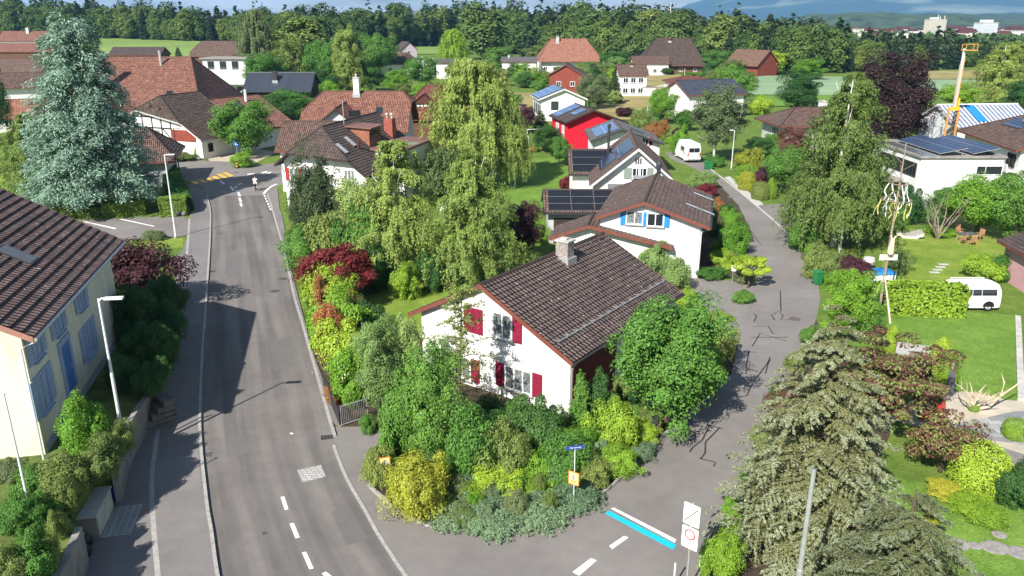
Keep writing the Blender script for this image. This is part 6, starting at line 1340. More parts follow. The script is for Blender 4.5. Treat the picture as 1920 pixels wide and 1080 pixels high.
def weep(r, h, ns, nl, top=.25, llen=(.14, .34), lean=.2, jit=.13, zlow=.08, prof=1.5):
    az = R.uniform(0, 2*PI, ns); rho = np.sqrt(R.uniform(0, 1, ns)); lob = 1+.16*np.sin(3*az+1)+.1*np.sin(7*az)
    zt = h*(1-.72*rho**prof)*R.uniform(.80, 1.0, ns)+R.normal(size=ns)*.03*h; L = h*R.uniform(*llen, ns)*(.4+rho); L = np.minimum(L, np.maximum(.4, zt-zlow*h))
    t = R.uniform(0, 1, (ns, nl)); x = r*rho*lob
    out = x[:, None]+lean*L[:, None]*np.sqrt(t)*.6; z = zt[:, None]+.18*L[:, None]*np.sin(t*2.2)*(t < .6)-L[:, None]*t**1.25
    P = np.stack([out*np.cos(az)[:, None], out*np.sin(az)[:, None], z], -1)+R.normal(size=(ns, nl, 3))*jit
    D = np.stack([np.cos(az)*.25, np.sin(az)*.25, -np.ones(ns)], -1)[:, None, :]+R.normal(size=P.shape)*.3
    N = np.stack([np.cos(az), np.sin(az), np.full(ns, .55)], -1)[:, None, :]+R.normal(size=P.shape)*.55
    return P.reshape(-1, 3), N.reshape(-1, 3), D.reshape(-1, 3)
def conifer(r, h, nb, nl, a=.15, b=.3, zmin=.05, pw=.8, size=1., wid=.28, tuft=0., upb=.8):
    u = 1-np.sqrt(R.uniform(0.0002, 1, nb)); z = h*(zmin+(1-zmin)*u); L = r*(1-u)**pw*R.uniform(.72, 1.12, nb)+.12*r*R.uniform(.3, 1, nb)
    az = R.uniform(0, 2*PI, nb); t = R.uniform(.08, 1, (nb, nl))**.65
    w = (wid*L[:, None]*(1.05-t)+.06*r)*R.uniform(-1, 1, (nb, nl)); ca, sa = np.cos(az)[:, None], np.sin(az)[:, None]; rr_ = L[:, None]*t
    zz = z[:, None]+L[:, None]*(a*t-b*t*t)-np.abs(w)*.22+R.normal(size=t.shape)*.03*r+tuft*R.uniform(0, 1, t.shape)
    P = np.stack([rr_*ca-w*sa, rr_*sa+w*ca, zz], -1); sg = np.sign(w)
    D = np.stack([ca-sg*sa*.8, sa+sg*ca*.8, (a-2*b*t)], -1)+R.normal(size=P.shape)*.25
    N = np.stack([ca*.25+0*t, sa*.25+0*t, np.full(t.shape, upb)], -1)+R.normal(size=P.shape)*.42
    return P.reshape(-1, 3), N.reshape(-1, 3), D.reshape(-1, 3)
def weep2(r, h, nb, ns, nl, zb=.2, lmax=.2, jit=.07, pw=.6, droop=.28, rise=.4, lean=.12):
    u = R.uniform(0, 1, nb)**1.3; z = h*(zb+(.97-zb)*u); L = r*((1-u)**pw*.88+.12)*R.uniform(.5, 1.15, nb); az = R.uniform(0, 2*PI, nb)
    t = R.uniform(.15, 1, (nb, ns))**.8; ca, sa = np.cos(az)[:, None], np.sin(az)[:, None]; w = R.normal(size=t.shape)*.10*L[:, None]*(1.2-t)+R.normal(size=t.shape)*.08
    bx, by = ca*L[:, None]*t-sa*w, sa*L[:, None]*t+ca*w; bz = z[:, None]+L[:, None]*(rise*t-droop*t*t)
    l = R.uniform(.2, 1, t.shape)*lmax*h*(.35+.65*t)*(1-.55*u[:, None]); l = np.minimum(l, np.maximum(.2, bz-.04*h)); k = R.uniform(0, 1, (nb, ns, nl))
    P = np.stack([bx[..., None]+(ca*l*lean)[..., None]*k, by[..., None]+(sa*l*lean)[..., None]*k, bz[..., None]-l[..., None]*k], -1)+R.normal(size=(nb, ns, nl, 3))*jit
    o = np.stack([ca+0*t, sa+0*t, 0*t], -1)[:, :, None, :]; D = np.array([0, 0, -1.])+o*.2+R.normal(size=P.shape)*.35; N = o*.8+np.array([0, 0, .5])+R.normal(size=P.shape)*.6
    return P.reshape(-1, 3), N.reshape(-1, 3), D.reshape(-1, 3)
def fir(r, h, nb, nt, nl, a=.2, b=.4, zmin=.03, pw=.75, ang=.9, wl=.42, lev=.42):
    """conifer of separate branch fans: side twigs left and right of every branch"""
    u = 1-np.sqrt(R.uniform(.0003, 1, nb)); z = h*(zmin+(1-zmin)*u); z = np.round(z/lev)*lev+R.normal(size=nb)*.05; L = r*np.maximum(.04, 1-z/h)**pw*R.uniform(.7, 1.12, nb); az = R.uniform(0, 2*PI, nb)
    tj = (np.arange(nt)+.5)/nt; t = np.broadcast_to(tj[None, :, None], (nb, nt, nl)); s = np.where(R.uniform(size=(nb, nt, 1)) < .5, -1, 1)*np.ones((1, 1, nl)); k = R.uniform(0, 1, (nb, nt, nl)); tw = wl*L[:, None, None]*(1.08-t)*(.35+.65*np.minimum(1, t*3))*k
    ca, sa = np.cos(az)[:, None, None], np.sin(az)[:, None, None]; f = L[:, None, None]*t+tw*math.cos(ang); w = s*tw*math.sin(ang); tt = f/L[:, None, None]
    zz = z[:, None, None]+L[:, None, None]*(a*tt-b*tt*tt)-tw*.16; P = np.stack([f*ca-w*sa, f*sa+w*ca, zz], -1)+R.normal(size=(nb, nt, nl, 3))*.025
    D = np.stack([ca*.6-s*sa*.8, sa*.6+s*ca*.8, -.15+0*t], -1)+R.normal(size=P.shape)*.45; N = np.stack([ca*.3+0*t, sa*.3+0*t, .8+0*t], -1)+R.normal(size=P.shape)*.45
    tip = ((tt > .78)|(k > .8)) & (R.uniform(size=k.shape) < .6)
    return P.reshape(-1, 3), N.reshape(-1, 3), D.reshape(-1, 3), tip.reshape(-1).astype(int)
bark = mat('grey_brown_bark', (.085, .065, .048), .9, .35, 5, .4); birch_bark = mat('white_birch_bark', (.52, .50, .46), .8, .35, 4, .2); twig_m = mat('pale_dead_wood', (.46, .38, .27), .85, .2, 4)
def trunk_mesh(name, h, r, m, limbs=6, spread=.35, fork=1):
    mb = MB()
    for f in range(fork):
        q = 2*PI*f/max(1, fork)+.6; o = (.0 if fork == 1 else .35)
        pts = [(o*math.cos(q)*k*1.3+.04*h*math.sin(3*k+f)*.3, o*math.sin(q)*k*1.3+.03*h*math.sin(2*k), h*k) for k in (-.02, .12, .3, .5, .7, .95)]
        mb.tube(pts, [r*1.25, r, r*.85, r*.65, r*.42, r*.12], 8)
        for i in range(limbs):
            k = .25+.6*i/max(1, limbs); a = i*2.4+f; s = Vector((pts[3][0]*k*1.4, pts[3][1]*k*1.4, h*k)); e = s+Vector((math.cos(a)*spread*h*(1.1-k), math.sin(a)*spread*h*(1.1-k), h*.16)); mb.tube([s, s.lerp(e, .5)+Vector((0, 0, -.02*h)), e], [r*.4*(1.2-k), r*.28*(1.2-k), r*.06], 5)
    me = mb.build(name, m, smooth=True); d = me.data; bpy.data.objects.remove(me); return d
# leaf colours (real albedo)
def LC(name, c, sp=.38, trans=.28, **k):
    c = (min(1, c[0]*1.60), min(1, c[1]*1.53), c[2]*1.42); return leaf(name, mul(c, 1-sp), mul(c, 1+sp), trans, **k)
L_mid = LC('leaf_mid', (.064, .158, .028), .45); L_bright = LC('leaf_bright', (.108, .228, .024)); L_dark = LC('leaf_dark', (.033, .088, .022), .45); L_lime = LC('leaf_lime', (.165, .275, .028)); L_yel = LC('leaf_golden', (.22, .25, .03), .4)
L_olive = LC('leaf_olive', (.115, .165, .045)); L_birch = LC('leaf_birch', (.175, .245, .062)); L_obirch = LC('leaf_olive_birch', (.105, .158, .042)); L_will = LC('leaf_willow', (.135, .20, .05)); L_soft = LC('leaf_soft', (.17, .26, .085)); L_grey = LC('leaf_grey_green', (.095, .135, .062))
L_red = LC('leaf_wine', (.125, .020, .028), .45); L_purp = LC('leaf_purple', (.050, .020, .027), .45); L_black = LC('leaf_beech', (.032, .018, .022), .4, .18); L_rust = LC('leaf_rust', (.24, .115, .045)); L_brn = LC('leaf_reddish', (.10, .048, .038), .6)
L_cedar = LC('needle_blue', (.125, .20, .165), .42, .12); L_spruce = LC('needle_grey_green', (.098, .112, .052), .5, .12, patch=1.1); L_tip = LC('needle_tip', (.155, .19, .128), .35, .12); L_con = LC('needle_green', (.055, .092, .03), .45, .12); L_yew = LC('needle_yew', (.028, .050, .020), .4, .12); L_thuja = LC('thuja', (.15, .24, .022), .3, .15); L_box = LC('clipped_box', (.11, .185, .028), .3, .2); L_jun = LC('juniper', (.095, .155, .088), .4, .15)
L_far = LC('forest_leaf', (.060, .108, .026), .45, .2, patch=.08); L_far2 = LC('forest_leaf_warm', (.088, .138, .032), .45, .2, patch=.08); L_farc = LC('forest_needle', (.026, .050, .022), .4, .1, patch=.08)
L_white = LC('white_blossom', (.62, .60, .52), .2, .3); L_pink = LC('pink_blossom', (.55, .12, .16), .3, .3)

MESH = {}
def lib(key, fn):
    if key not in MESH: MESH[key] = fn()
    return MESH[key]
PROTO = {
    # kind: (builder(variant) -> (crown P,N[,D], leaf size, aspect), natural radius, natural height, trunk spec)
    'tree': (lambda v: (*blob(4, 4, 4.3, 5.7, 120, 380, 1.05, rough=.24), None, .21, .6), 4, 10, (9, .20, bark, 7, .33)),
    'tallt': (lambda v: (*blob(3.5, 3.5, 5.7, 6.5, 95, 440, 1.05, rough=.22), None, .20, .6), 3.6, 12, (11, .2, bark, 8, .28)),
    'shrub': (lambda v: (*blob(1.45, 1.45, 1.25, 1.0, 46, 420, .46, inner=.35, zmin=.02, rough=.24), None, .105, .58), 1.5, 2.2, None),
    'fine': (lambda v: (*blob(1.5, 1.5, 1.2, 1.0, 110, 240, .36, inner=.3, zmin=.02, up=.6), None, .09, .5), 1.5, 2.2, None),
    'round': (lambda v: (*shell(ellip(1.5, 1.5, -.3, 2.1, 2.4), 15000, .07), None, .10, .6), 1.5, 2.1, None),
    'thuja': (lambda v: (*shell(lambda n: (lambda t, a: (np.stack([.8*np.sin(PI*np.clip(t*.86+.14, 0, 1))**.7*np.cos(a), .8*np.sin(PI*np.clip(t*.86+.14, 0, 1))**.7*np.sin(a), 3*t], -1), np.stack([np.cos(a), np.sin(a), .1+.7*(t > .8)], -1)))(R.uniform(0, 1, n)**1.1, R.uniform(0, 2*PI, n)), 9000, .05), None, .11, .45), .8, 3, None),
    'spread': (lambda v: (*blob(3.2, 3.2, 1.9, 2.2, 150, 160, .75, flat=.5, up=.7, zmin=.25), None, .20, .5), 3.2, 4.1, (3.2, .13, bark, 6, .5)),
    'weep': (lambda v: (*weep2(3.9, 12.6, 190, 18, 30), .165, .38), 3.1, 12.3, (12.5, .17, birch_bark, 9, .22)),
    'willow': (lambda v: (*weep2(5.6, 13, 280, 16, 24, zb=.22, lmax=.30, pw=.38, rise=.55, droop=.35, jit=.08), .26, .34), 4.9, 13.6, (11, .35, bark, 8, .3)),
    'spruce': (lambda v: (*conifer(3.3, 14, 420, 44, a=.05, b=.32, wid=.3), .42, .36), 3.4, 14, (13.5, .2, bark, 0, .2)),
    'yew': (lambda v: (*blob(2.2, 2.2, 3.6, 3.6, 150, 260, .6, up=.9, flat=1.7, zmin=.05, inner=.2), None, .16, .4), 2.0, 7.3, None),
    'fern': (lambda v: (*conifer(1.7, 1.45, 190, 80, a=.5, b=.42, zmin=.02, pw=.42, wid=.2, tuft=.10), .14, .36), 1.65, 1.6, None),
    'standard': (lambda v: (*blob(3.4, 3.4, 4.4, 7.6, 200, 190, .85, up=.5, rough=.2), None, .24, .45), 3.4, 12, (11, .16, birch_bark, 8, .25)),
    'airy': (lambda v: (*blob(3, 3, 4, 5.6, 80, 60, .8, inner=.2, rough=.3), None, .15, .5), 3, 9.5, (8.5, .10, bark, 16, .34)),
    'fardec': (lambda v: (*blob(5.6, 5.6, 10.4, 10.8, 120, 100, 1.9, zmin=.3, rough=.14), None, .75, .7), 5.6, 21.5, (15, .35, bark, 4, .25)),
    'farcon': (lambda v: (*conifer(4.0, 25, 190, 34, a=.0, b=.35, zmin=.06, wid=.35), 1.5, .42), 4.0, 25, (24, .3, bark, 0, .2)),
}
VAR = {'tree': 3, 'tallt': 2, 'shrub': 3, 'fine': 2, 'weep': 2, 'spruce': 2, 'fardec': 4, 'farcon': 3, 'yew': 2}
def crown_data(kind, v, m):
    base = lib((kind, v), lambda: (lambda q: leafmesh(kind+'_crown', q[0], q[1], q[3], q[4], m, D=q[2]))(PROTO[kind][0](v)))
    return lib((kind, v, m.name), lambda: (base if base.materials[0] == m else (lambda c: (c.materials.clear(), c.materials.append(m), c)[2])(base.copy())))
count = {}
def place(kind, x, y, z, r, h, m, label, cat=None, name=None, group=None, parts=True, tm=None, rot=None, fork=1, bloom=None):
    p = PROTO[kind]; count[kind] = count.get(kind, 0)+1; v = count[kind] % VAR.get(kind, 1)
    rot = R.uniform(0, 2*PI) if rot is None else rot
    sx, sz = r/p[1], h/p[2]; data = crown_data(kind, v, m)
    if p[3] is None or not parts:
        o = bpy.data.objects.new(name or kind, data); COL.objects.link(o); o.location = (x, y, z); o.rotation_euler = (0, 0, rot); o.scale = (sx, sx, sz)
        tag(o, label, cat or 'shrub', group)
    else:
        o = empty(name or 'tree', (x, y, z), rot, label, cat or 'tree', group); o.scale = (sx, sx, sz)
        c = bpy.data.objects.new('crown', data); COL.objects.link(c); c.parent = o
        th, tr, tb, nl, sp = p[3]; tb = tm or tb
        t = bpy.data.objects.new('trunk', lib(('trunk', kind, tb.name, fork), lambda: trunk_mesh(kind+'_trunk', th, tr, tb, nl, sp, fork))); COL.objects.link(t); t.parent = o
    if bloom:
        bm_, nb_, bs = bloom; P, N, *_ = PROTO[kind][0](0); k = R.choice(len(P), nb_); me = leafmesh('blossom', P[k]+unit(N[k])*.05, N[k], bs, .8, bm_)
        b = bpy.data.objects.new('blossom', me); COL.objects.link(b); b.parent = o
        if p[3] is None or not parts: pass
    return o
def veg(kind, bx, by, ty, wpx, m, label, cat=None, name=None, z0=None, **k):
    """bx,by: photo pixel of the foot; ty: row of the top; wpx: width in photo pixels"""
    if z0 is None: x, y, z = GT(bx, by)
    else: (x, y), z = G(bx, by, z0), z0
    r = wpx/2*AX(y, z)/F; h = max(.3, HZ(ty, y)-z)
    return place(kind, x, y, z, r, h, m, label, cat, name, **k)
def hedge(name, pts, w, h, m, label, size=.1, dens=420, cat='hedge', z0=0.0):
    """clipped hedge along world points: leaf skin over a dark twig core"""
    o = empty(name, (0, 0, 0), 0, label, cat); core = MB(); PP = []; NN = []
    for a, b in zip(pts, pts[1:]):
        a, b = np.array([*a[:2], 0.]), np.array([*b[:2], 0.]); L = np.linalg.norm(b-a); t = (b-a)/L; s = np.array([t[1], -t[0], 0])
        core.hexa([Vector(p) for p in (a-s*w*.4+[0, 0, z0], a+s*w*.4+[0, 0, z0], b+s*w*.4+[0, 0, z0], b-s*w*.4+[0, 0, z0], a-s*w*.38+[0, 0, z0+h*.9], a+s*w*.38+[0, 0, z0+h*.9], b+s*w*.38+[0, 0, z0+h*.9], b-s*w*.38+[0, 0, z0+h*.9])])
        for (nn, c0, du, dv, lu, lv) in ((s, s*w/2, t, [0, 0, 1], L, h), (-s, -s*w/2, t, [0, 0, 1], L, h), (np.array([0, 0, 1.]), np.array([0, 0, h]), t, s, L, w), (t, t*L/2, s, [0, 0, 1], w, h), (-t, -t*L/2, s, [0, 0, 1], w, h)):
            n = int(dens*lu*lv/ (size/.1)**2); u = R.uniform(-.5, .5, n)[:, None]*lu*1.02; du, dv = np.array(du, float), np.array(dv, float)
            v = (R.uniform(0, 1, n) if dv[2] else R.uniform(-.5, .5, n))[:, None]*lv
            p = (a+b)/2+c0+du*u+dv*v+nn*(R.normal(size=n)*.045)[:, None]+np.array([0, 0, z0])
            rd = np.array([mnoise.noise(Vector(q*.9)) for q in p]); p = p+nn*(rd*.22)[:, None]
            p[:, 2] -= np.maximum(0, np.abs((p-(a+b)/2)@s)-w*.32)*np.maximum(0, (p[:, 2]-z0)/h-.7)*1.2
            PP.append(p); NN.append(nn+R.normal(size=p.shape)*.5+np.array([0, 0, .2]))
    P, N = np.concatenate(PP), np.concatenate(NN); me = leafmesh('foliage', P, N, size*1.35, .6, m); f = bpy.data.objects.new('foliage', me); COL.objects.link(f); f.parent = o
    core.build('twig_core', mat('hedge_twigs', (.03, .035, .015), .95, .3, 4), o); return o

# --- great blue cedar and the left side
x, y = G(185, 395); P, N, D = conifer(6.9, 21.4, 640, 215, a=.30, b=.40, zmin=.09, pw=.62, wid=.24, tuft=.18, upb=1.0)
o = empty('conifer_tree', (x, y, 0), 0, 'huge blue-grey cedar with dense drooping sprays beside the parking bays', 'conifer')
c = bpy.data.objects.new('crown', leafmesh('cedar_crown', P, N, .36, .32, L_cedar, D=D)); COL.objects.link(c); c.parent = o
t = bpy.data.objects.new('trunk', trunk_mesh('cedar_trunk', 20.5, .5, bark, 0)); COL.objects.link(t); t.parent = o
veg('weep', 75, 386, 212, 118, L_birch, 'weeping birch with white trunk at the left edge beside the blue cedar', 'birch')
veg('willow', -6, 262, 66, 66, L_dark, 'dark drooping tree cut by the left edge of the frame', 'tree')
hedge('clipped_hedge', GP([(140, 408), (196, 404)]), 1.3, 1.15, L_olive, 'low clipped hedge with gaps, the left run by the parking bays'); hedge('clipped_hedge', GP([(197, 405), (275, 400)]), 1.6, 1.6, L_box, 'taller clipped hedge right of the planter by the parking bays')
hedge('box_hedge', GP([(303, 404), (352, 401)]), 2.2, 1.9, L_box, 'rounded clipped hedge block beside the grey lamp', size=.11); hedge('side_hedge', GP([(345, 398), (322, 345), (312, 318)]), 2.0, 1.7, L_mid, 'shaded clipped hedge running up to the junction')
veg('round', 319, 336, 319, 17, L_box, 'small round clipped bush at the house behind the cedar'); veg('fern', 283, 448, 430, 34, L_grey, 'left of two grey-green lavender clumps on the grass strip'); veg('fern', 300, 449, 431, 26, L_grey, 'right of two grey-green lavender clumps on the grass strip')
veg('shrub', 265, 560, 455, 165, L_purp, 'dark purple shrub behind the roof of the cream house', z0=.8, name='purple_shrub')
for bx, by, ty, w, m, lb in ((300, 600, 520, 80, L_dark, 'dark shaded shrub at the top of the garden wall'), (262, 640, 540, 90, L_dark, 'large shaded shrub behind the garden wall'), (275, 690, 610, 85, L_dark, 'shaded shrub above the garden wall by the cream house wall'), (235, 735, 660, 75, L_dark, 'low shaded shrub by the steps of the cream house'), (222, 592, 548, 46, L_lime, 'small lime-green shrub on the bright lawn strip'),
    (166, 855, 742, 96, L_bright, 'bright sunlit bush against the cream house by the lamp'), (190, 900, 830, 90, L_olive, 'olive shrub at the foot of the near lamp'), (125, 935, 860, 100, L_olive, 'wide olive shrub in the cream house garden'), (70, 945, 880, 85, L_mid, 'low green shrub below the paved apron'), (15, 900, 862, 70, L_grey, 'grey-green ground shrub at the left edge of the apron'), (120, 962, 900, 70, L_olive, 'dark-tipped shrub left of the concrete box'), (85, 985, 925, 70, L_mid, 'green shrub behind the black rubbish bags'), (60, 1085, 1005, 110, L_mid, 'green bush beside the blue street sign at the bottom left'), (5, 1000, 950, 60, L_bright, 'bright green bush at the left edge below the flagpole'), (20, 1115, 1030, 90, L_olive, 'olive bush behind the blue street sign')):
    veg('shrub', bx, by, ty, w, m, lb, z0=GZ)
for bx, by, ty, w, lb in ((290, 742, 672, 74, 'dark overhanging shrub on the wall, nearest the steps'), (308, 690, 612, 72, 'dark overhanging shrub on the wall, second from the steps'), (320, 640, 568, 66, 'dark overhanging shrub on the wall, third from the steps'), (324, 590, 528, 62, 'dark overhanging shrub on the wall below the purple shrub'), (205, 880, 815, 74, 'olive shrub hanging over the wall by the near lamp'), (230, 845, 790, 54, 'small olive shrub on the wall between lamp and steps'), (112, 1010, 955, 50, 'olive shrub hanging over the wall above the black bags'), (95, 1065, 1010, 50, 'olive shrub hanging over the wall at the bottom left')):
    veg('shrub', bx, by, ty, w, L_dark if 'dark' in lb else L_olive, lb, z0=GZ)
for bx, by, ty, w, m, lb in ((1518, 648, 612, 44, L_mid, 'small green shrub at the kerb above the spruce'), (1490, 700, 655, 46, L_olive, 'olive shrub at the kerb beside the spruce top'), (1452, 765, 722, 46, L_dark, 'dark low shrub at the kerb left of the spruce'), (1425, 840, 795, 44, L_olive, 'olive low shrub at the kerb below the reddish shrub'), (1405, 905, 860, 44, L_mid, 'green low shrub at the kerb left of the spruce foot')):
    veg('shrub', bx, by, ty, w, m, lb)
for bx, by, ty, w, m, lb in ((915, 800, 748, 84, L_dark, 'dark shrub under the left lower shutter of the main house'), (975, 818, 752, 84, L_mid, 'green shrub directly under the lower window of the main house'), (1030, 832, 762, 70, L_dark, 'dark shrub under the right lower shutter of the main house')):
    veg('shrub', bx, by, ty, w, m, lb)
veg('spread', 50, 1010, 928, 100, L_mid, 'small standard tree with pale trunk in the cream house garden', 'tree', name='small_tree', z0=GZ, tm=birch_bark)

# --- the corner garden of the main house and the trees behind it
veg('yew', 596, 462, 284, 92, L_yew, 'tall dark plumed yew before the white half-hipped house', 'conifer', name='yew_tree'); veg('yew', 566, 440, 352, 44, L_yew, 'lower brown-tinged yew at the roadside', 'conifer', name='yew_tree')
for bx, by, ty, w, m, k, lb in ((655, 420, 338, 80, L_soft, 'shrub', 'pale green bushy shrub between the yew and the weeping birch'), (570, 500, 425, 90, L_mid, 'shrub', 'rounded green shrub at the pavement above the red maple'), (625, 498, 388, 130, L_olive, 'fern', 'feathery olive-green bush behind the red maple'), (690, 520, 378, 120, L_mid, 'shrub', 'tall leafy green shrub left of the weeping birch'), (700, 545, 455, 85, L_dark, 'shrub', 'dark green shrub behind the red maple'), (840, 372, 266, 110, L_con, 'fern', 'dark feathery conifer shrub below the great willow'), (760, 560, 495, 60, L_lime, 'shrub', 'lime shrub at the foot of the left weeping birch'), (810, 545, 470, 60, L_dark, 'shrub', 'dark shrub between the two weeping birches'), (905, 545, 505, 70, L_birch, 'shrub', 'pale shrub at the back eave of the main house'), (1010, 455, 415, 40, L_bright, 'shrub', 'bright shrub beside the solar garage'), (1000, 505, 470, 60, L_olive, 'shrub', 'olive ground shrub left of the annex')):
    veg(k, bx, by, ty, w, m, lb)
veg('weep', 748, 522, 262, 176, L_birch, 'left of the two pale weeping birches beside the main house', 'birch'); veg('weep', 885, 535, 280, 172, L_birch, 'right of the two pale weeping birches, standing nearer the main house', 'birch')
veg('willow', 890, 348, 95, 182, L_will, 'great weeping willow towering over the middle of the village', 'willow'); veg('weep', 965, 352, 190, 60, L_will, 'slim weeping side stem right of the great willow', 'tree')
veg('tallt', 982, 492, 372, 78, L_purp, 'dark purple plum tree beside the solar garage', 'tree', name='purple_tree')
veg('spread', 632, 570, 456, 168, L_red, 'wine-red Japanese maple at the pavement', 'maple', name='maple_tree')
for bx, by, ty, w, m, lb in ((622, 590, 500, 116, L_thuja, 'top lobe of bright green roadside shrubs below the red maple'), (640, 650, 545, 128, L_bright, 'second bright green roadside shrub with rusty shoots'), (652, 715, 600, 120, L_thuja, 'third bright green roadside shrub with white flowers'), (668, 752, 655, 100, L_bright, 'lowest bright green roadside shrub above the garden gate'), (680, 640, 560, 90, L_dark, 'dark green shrub behind the roadside row')):
    veg('shrub', bx, by, ty, w, m, lb, bloom=(L_white, 110, .07) if 'flowers' in lb or 'lowest' in lb else None)
veg('shrub', 612, 600, 516, 62, L_rust, 'rust-orange shrub on the roadside edge'); veg('shrub', 622, 672, 572, 62, L_rust, 'second rust-orange shrub lower on the roadside edge'); veg('shrub', 664, 610, 548, 46, L_rust, 'small rusty shrub on the garden side of the roadside row')
for bx, by, ty, w, m, k, lb in ((712, 775, 592, 92, L_soft, 'tallt', 'pale soft-leaved bushy tree beside the roadside shrubs'), (768, 755, 585, 70, L_soft, 'tallt', 'slimmer pale soft-leaved tree nearest the house corner'), (815, 880, 640, 125, L_mid, 'tallt', 'dense mid-green tree in front of the white gable'), (755, 850, 705, 105, L_mid, 'shrub', 'leafy green shrub above the garden gate'), (880, 905, 762, 120, L_mid, 'shrub', 'tall green shrub in front of the lower shutters'), (945, 900, 790, 110, L_olive, 'shrub', 'olive shrub below the lower window'), (1005, 860, 745, 110, L_dark, 'shrub', 'dark green shrub against the white gable'), (1060, 905, 815, 105, L_mid, 'shrub', 'loose green shrub by the gable corner'), (930, 840, 775, 90, L_mid, 'shrub', 'green shrub between the white gable and the olive shrub'), (742, 800, 752, 55, L_purp, 'shrub', 'small purple-brown barberry by the path'), (690, 812, 778, 36, L_mid, 'shrub', 'small green shrub at the garden gate')):
    veg(k, bx, by, ty, w, m, lb)
def twig_tree(x, y, h, r, label, m, tm, n=40):
    o = empty('young_birch', (x, y, 0), 0, label, 'birch'); mb = MB(); PL = []; rr_ = random.Random(21)
    tr = [Vector((.25*math.sin(2.2*k)*k, .2*math.sin(3*k), h*k)) for k in (0, .15, .3, .45, .6, .75, .9, 1.0)]; mb.tube(tr, [.09, .08, .07, .058, .045, .032, .02, .008], 7)
    for i in range(n):
        k = .22+.76*(i+.5)/n; j = min(6, int(k*7)); s = tr[j].lerp(tr[j+1], k*7-j); a = i*2.4+rr_.uniform(-.4, .4); L = r*(1.15-.75*k)*rr_.uniform(.7, 1.15); d = Vector((math.cos(a), math.sin(a), .75)).normalized(); pts = [s]
        for q in range(5): d = (d+Vector((rr_.uniform(-.25, .25), rr_.uniform(-.25, .25), -.16))).normalized(); pts.append(pts[-1]+d*L/5)
        mb.tube(pts, [.03, .024, .019, .014, .009, .004], 4, cap=False)
        for q in (1, 2, 3, 4, 5):
            for w in range(3):
                e = Vector((rr_.uniform(-1, 1), rr_.uniform(-1, 1), rr_.uniform(-.6, .8))).normalized()*L*.26; mb.tube([pts[q], pts[q]+e*.5+Vector((0, 0, .03)), pts[q]+e], [.010, .007, .003], 3, cap=False)
                for u in range(12): PL.append(pts[q]+e*rr_.uniform(.2, 1.05)+Vector((rr_.gauss(0, .05), rr_.gauss(0, .05), rr_.gauss(0, .05))))
    mb.build('trunk', tm, o); P = np.array([tuple(v) for v in PL]); c = bpy.data.objects.new('crown', leafmesh('birch_leaves', P, R.normal(size=P.shape)+np.array([0, 0, .5]), .10, .6, m)); COL.objects.link(c); c.parent = o
x, y = G(862, 800); twig_tree(x, y, HZ(540, y), 150/2*AX(y)/F, 'thin sparse young birch before the raspberry shutters', L_olive, bark)
def inside(px, py, poly):
    r_ = False
    for (a, b), (c, d) in zip(poly, poly[1:]+poly[:1]):
        if (b > py) != (d > py) and px < (c-a)*(py-b)/(d-b)+a: r_ = not r_
    return r_
def underplant(poly, n, mats, label, group, wr=(16, 40), hr=(8, 24), kinds=('fine', 'fern', 'shrub')):
    xs, ys = [q[0] for q in poly], [q[1] for q in poly]; k = 0
    while k < n:
        a, b = R.uniform(min(xs), max(xs)), R.uniform(min(ys), max(ys))
        if inside(a, b, poly): k += 1; kd = kinds[int(R.integers(len(kinds)))]; tall = kd in ('tree', 'tallt'); veg(kd, a, b, b-R.uniform(*hr)-4, R.uniform(*wr), mats[int(R.integers(len(mats)))], label, 'tree' if tall else 'plant', 'tree' if tall else 'low_plant', group=group)
underplant([(690, 900), (765, 960), (845, 988), (960, 988), (1055, 965), (1135, 910), (1205, 852), (1150, 840), (1000, 860), (860, 880)], 60, [L_jun, L_lime, L_bright, L_olive, L_grey, L_mid, L_jun], 'low mixed ground-cover plant of the corner bed', 'ground-cover plants of the corner bed', (26, 58), (26, 50))
underplant([(720, 830), (900, 860), (1080, 830), (1200, 800), (1300, 760), (1130, 740), (1060, 800), (900, 800), (760, 740)], 34, [L_mid, L_dark, L_bright, L_soft, L_olive], 'low leafy plant between the shrubs of the corner garden', 'plants between the shrubs of the corner garden', (26, 56), (14, 40))
underplant([(560, 590), (590, 690), (630, 770), (680, 770), (650, 650), (600, 560)], 14, [L_thuja, L_bright, L_mid, L_rust], 'small leafy shoot at the foot of the roadside shrubs', 'shoots at the foot of the roadside shrubs', (22, 40), (12, 26))
underplant([(1318, 360), (1335, 350), (1400, 425), (1420, 500), (1340, 515), (1318, 450)], 22, [L_mid, L_bright, L_lime, L_olive, L_dark], 'low plant in the bed beside the side street', 'plants of the bed beside the side street', (14, 30), (6, 18))
underplant([(1360, 330), (1420, 375), (1470, 372), (1475, 330), (1400, 300)], 16, [L_mid, L_bright, L_yel, L_olive, L_purp], 'low garden plant at the bend of the side street', 'plants at the bend of the side street', (12, 24), (6, 14))
underplant([(1490, 460), (1545, 540), (1560, 560), (1600, 520), (1540, 470)], 14, [L_mid, L_bright, L_olive, L_dark], 'low plant under the birch at the right kerb', 'plants under the birch at the right kerb', (20, 36), (10, 24))
underplant([(10, 890), (60, 905), (140, 860), (195, 890), (150, 970), (100, 1010), (40, 960)], 18, [L_mid, L_olive, L_bright, L_grey], 'low plant in the raised garden of the cream house', 'plants in the raised garden of the cream house', (26, 50), (30, 50))
underplant([(965, 205), (1000, 190), (1090, 200), (1250, 225), (1260, 280), (1200, 240), (1130, 215), (1010, 225)], 16, [L_mid, L_olive, L_dark, L_bright, L_soft], 'small garden shrub between the solar houses', 'garden shrubs between the solar houses', (14, 32), (8, 20))
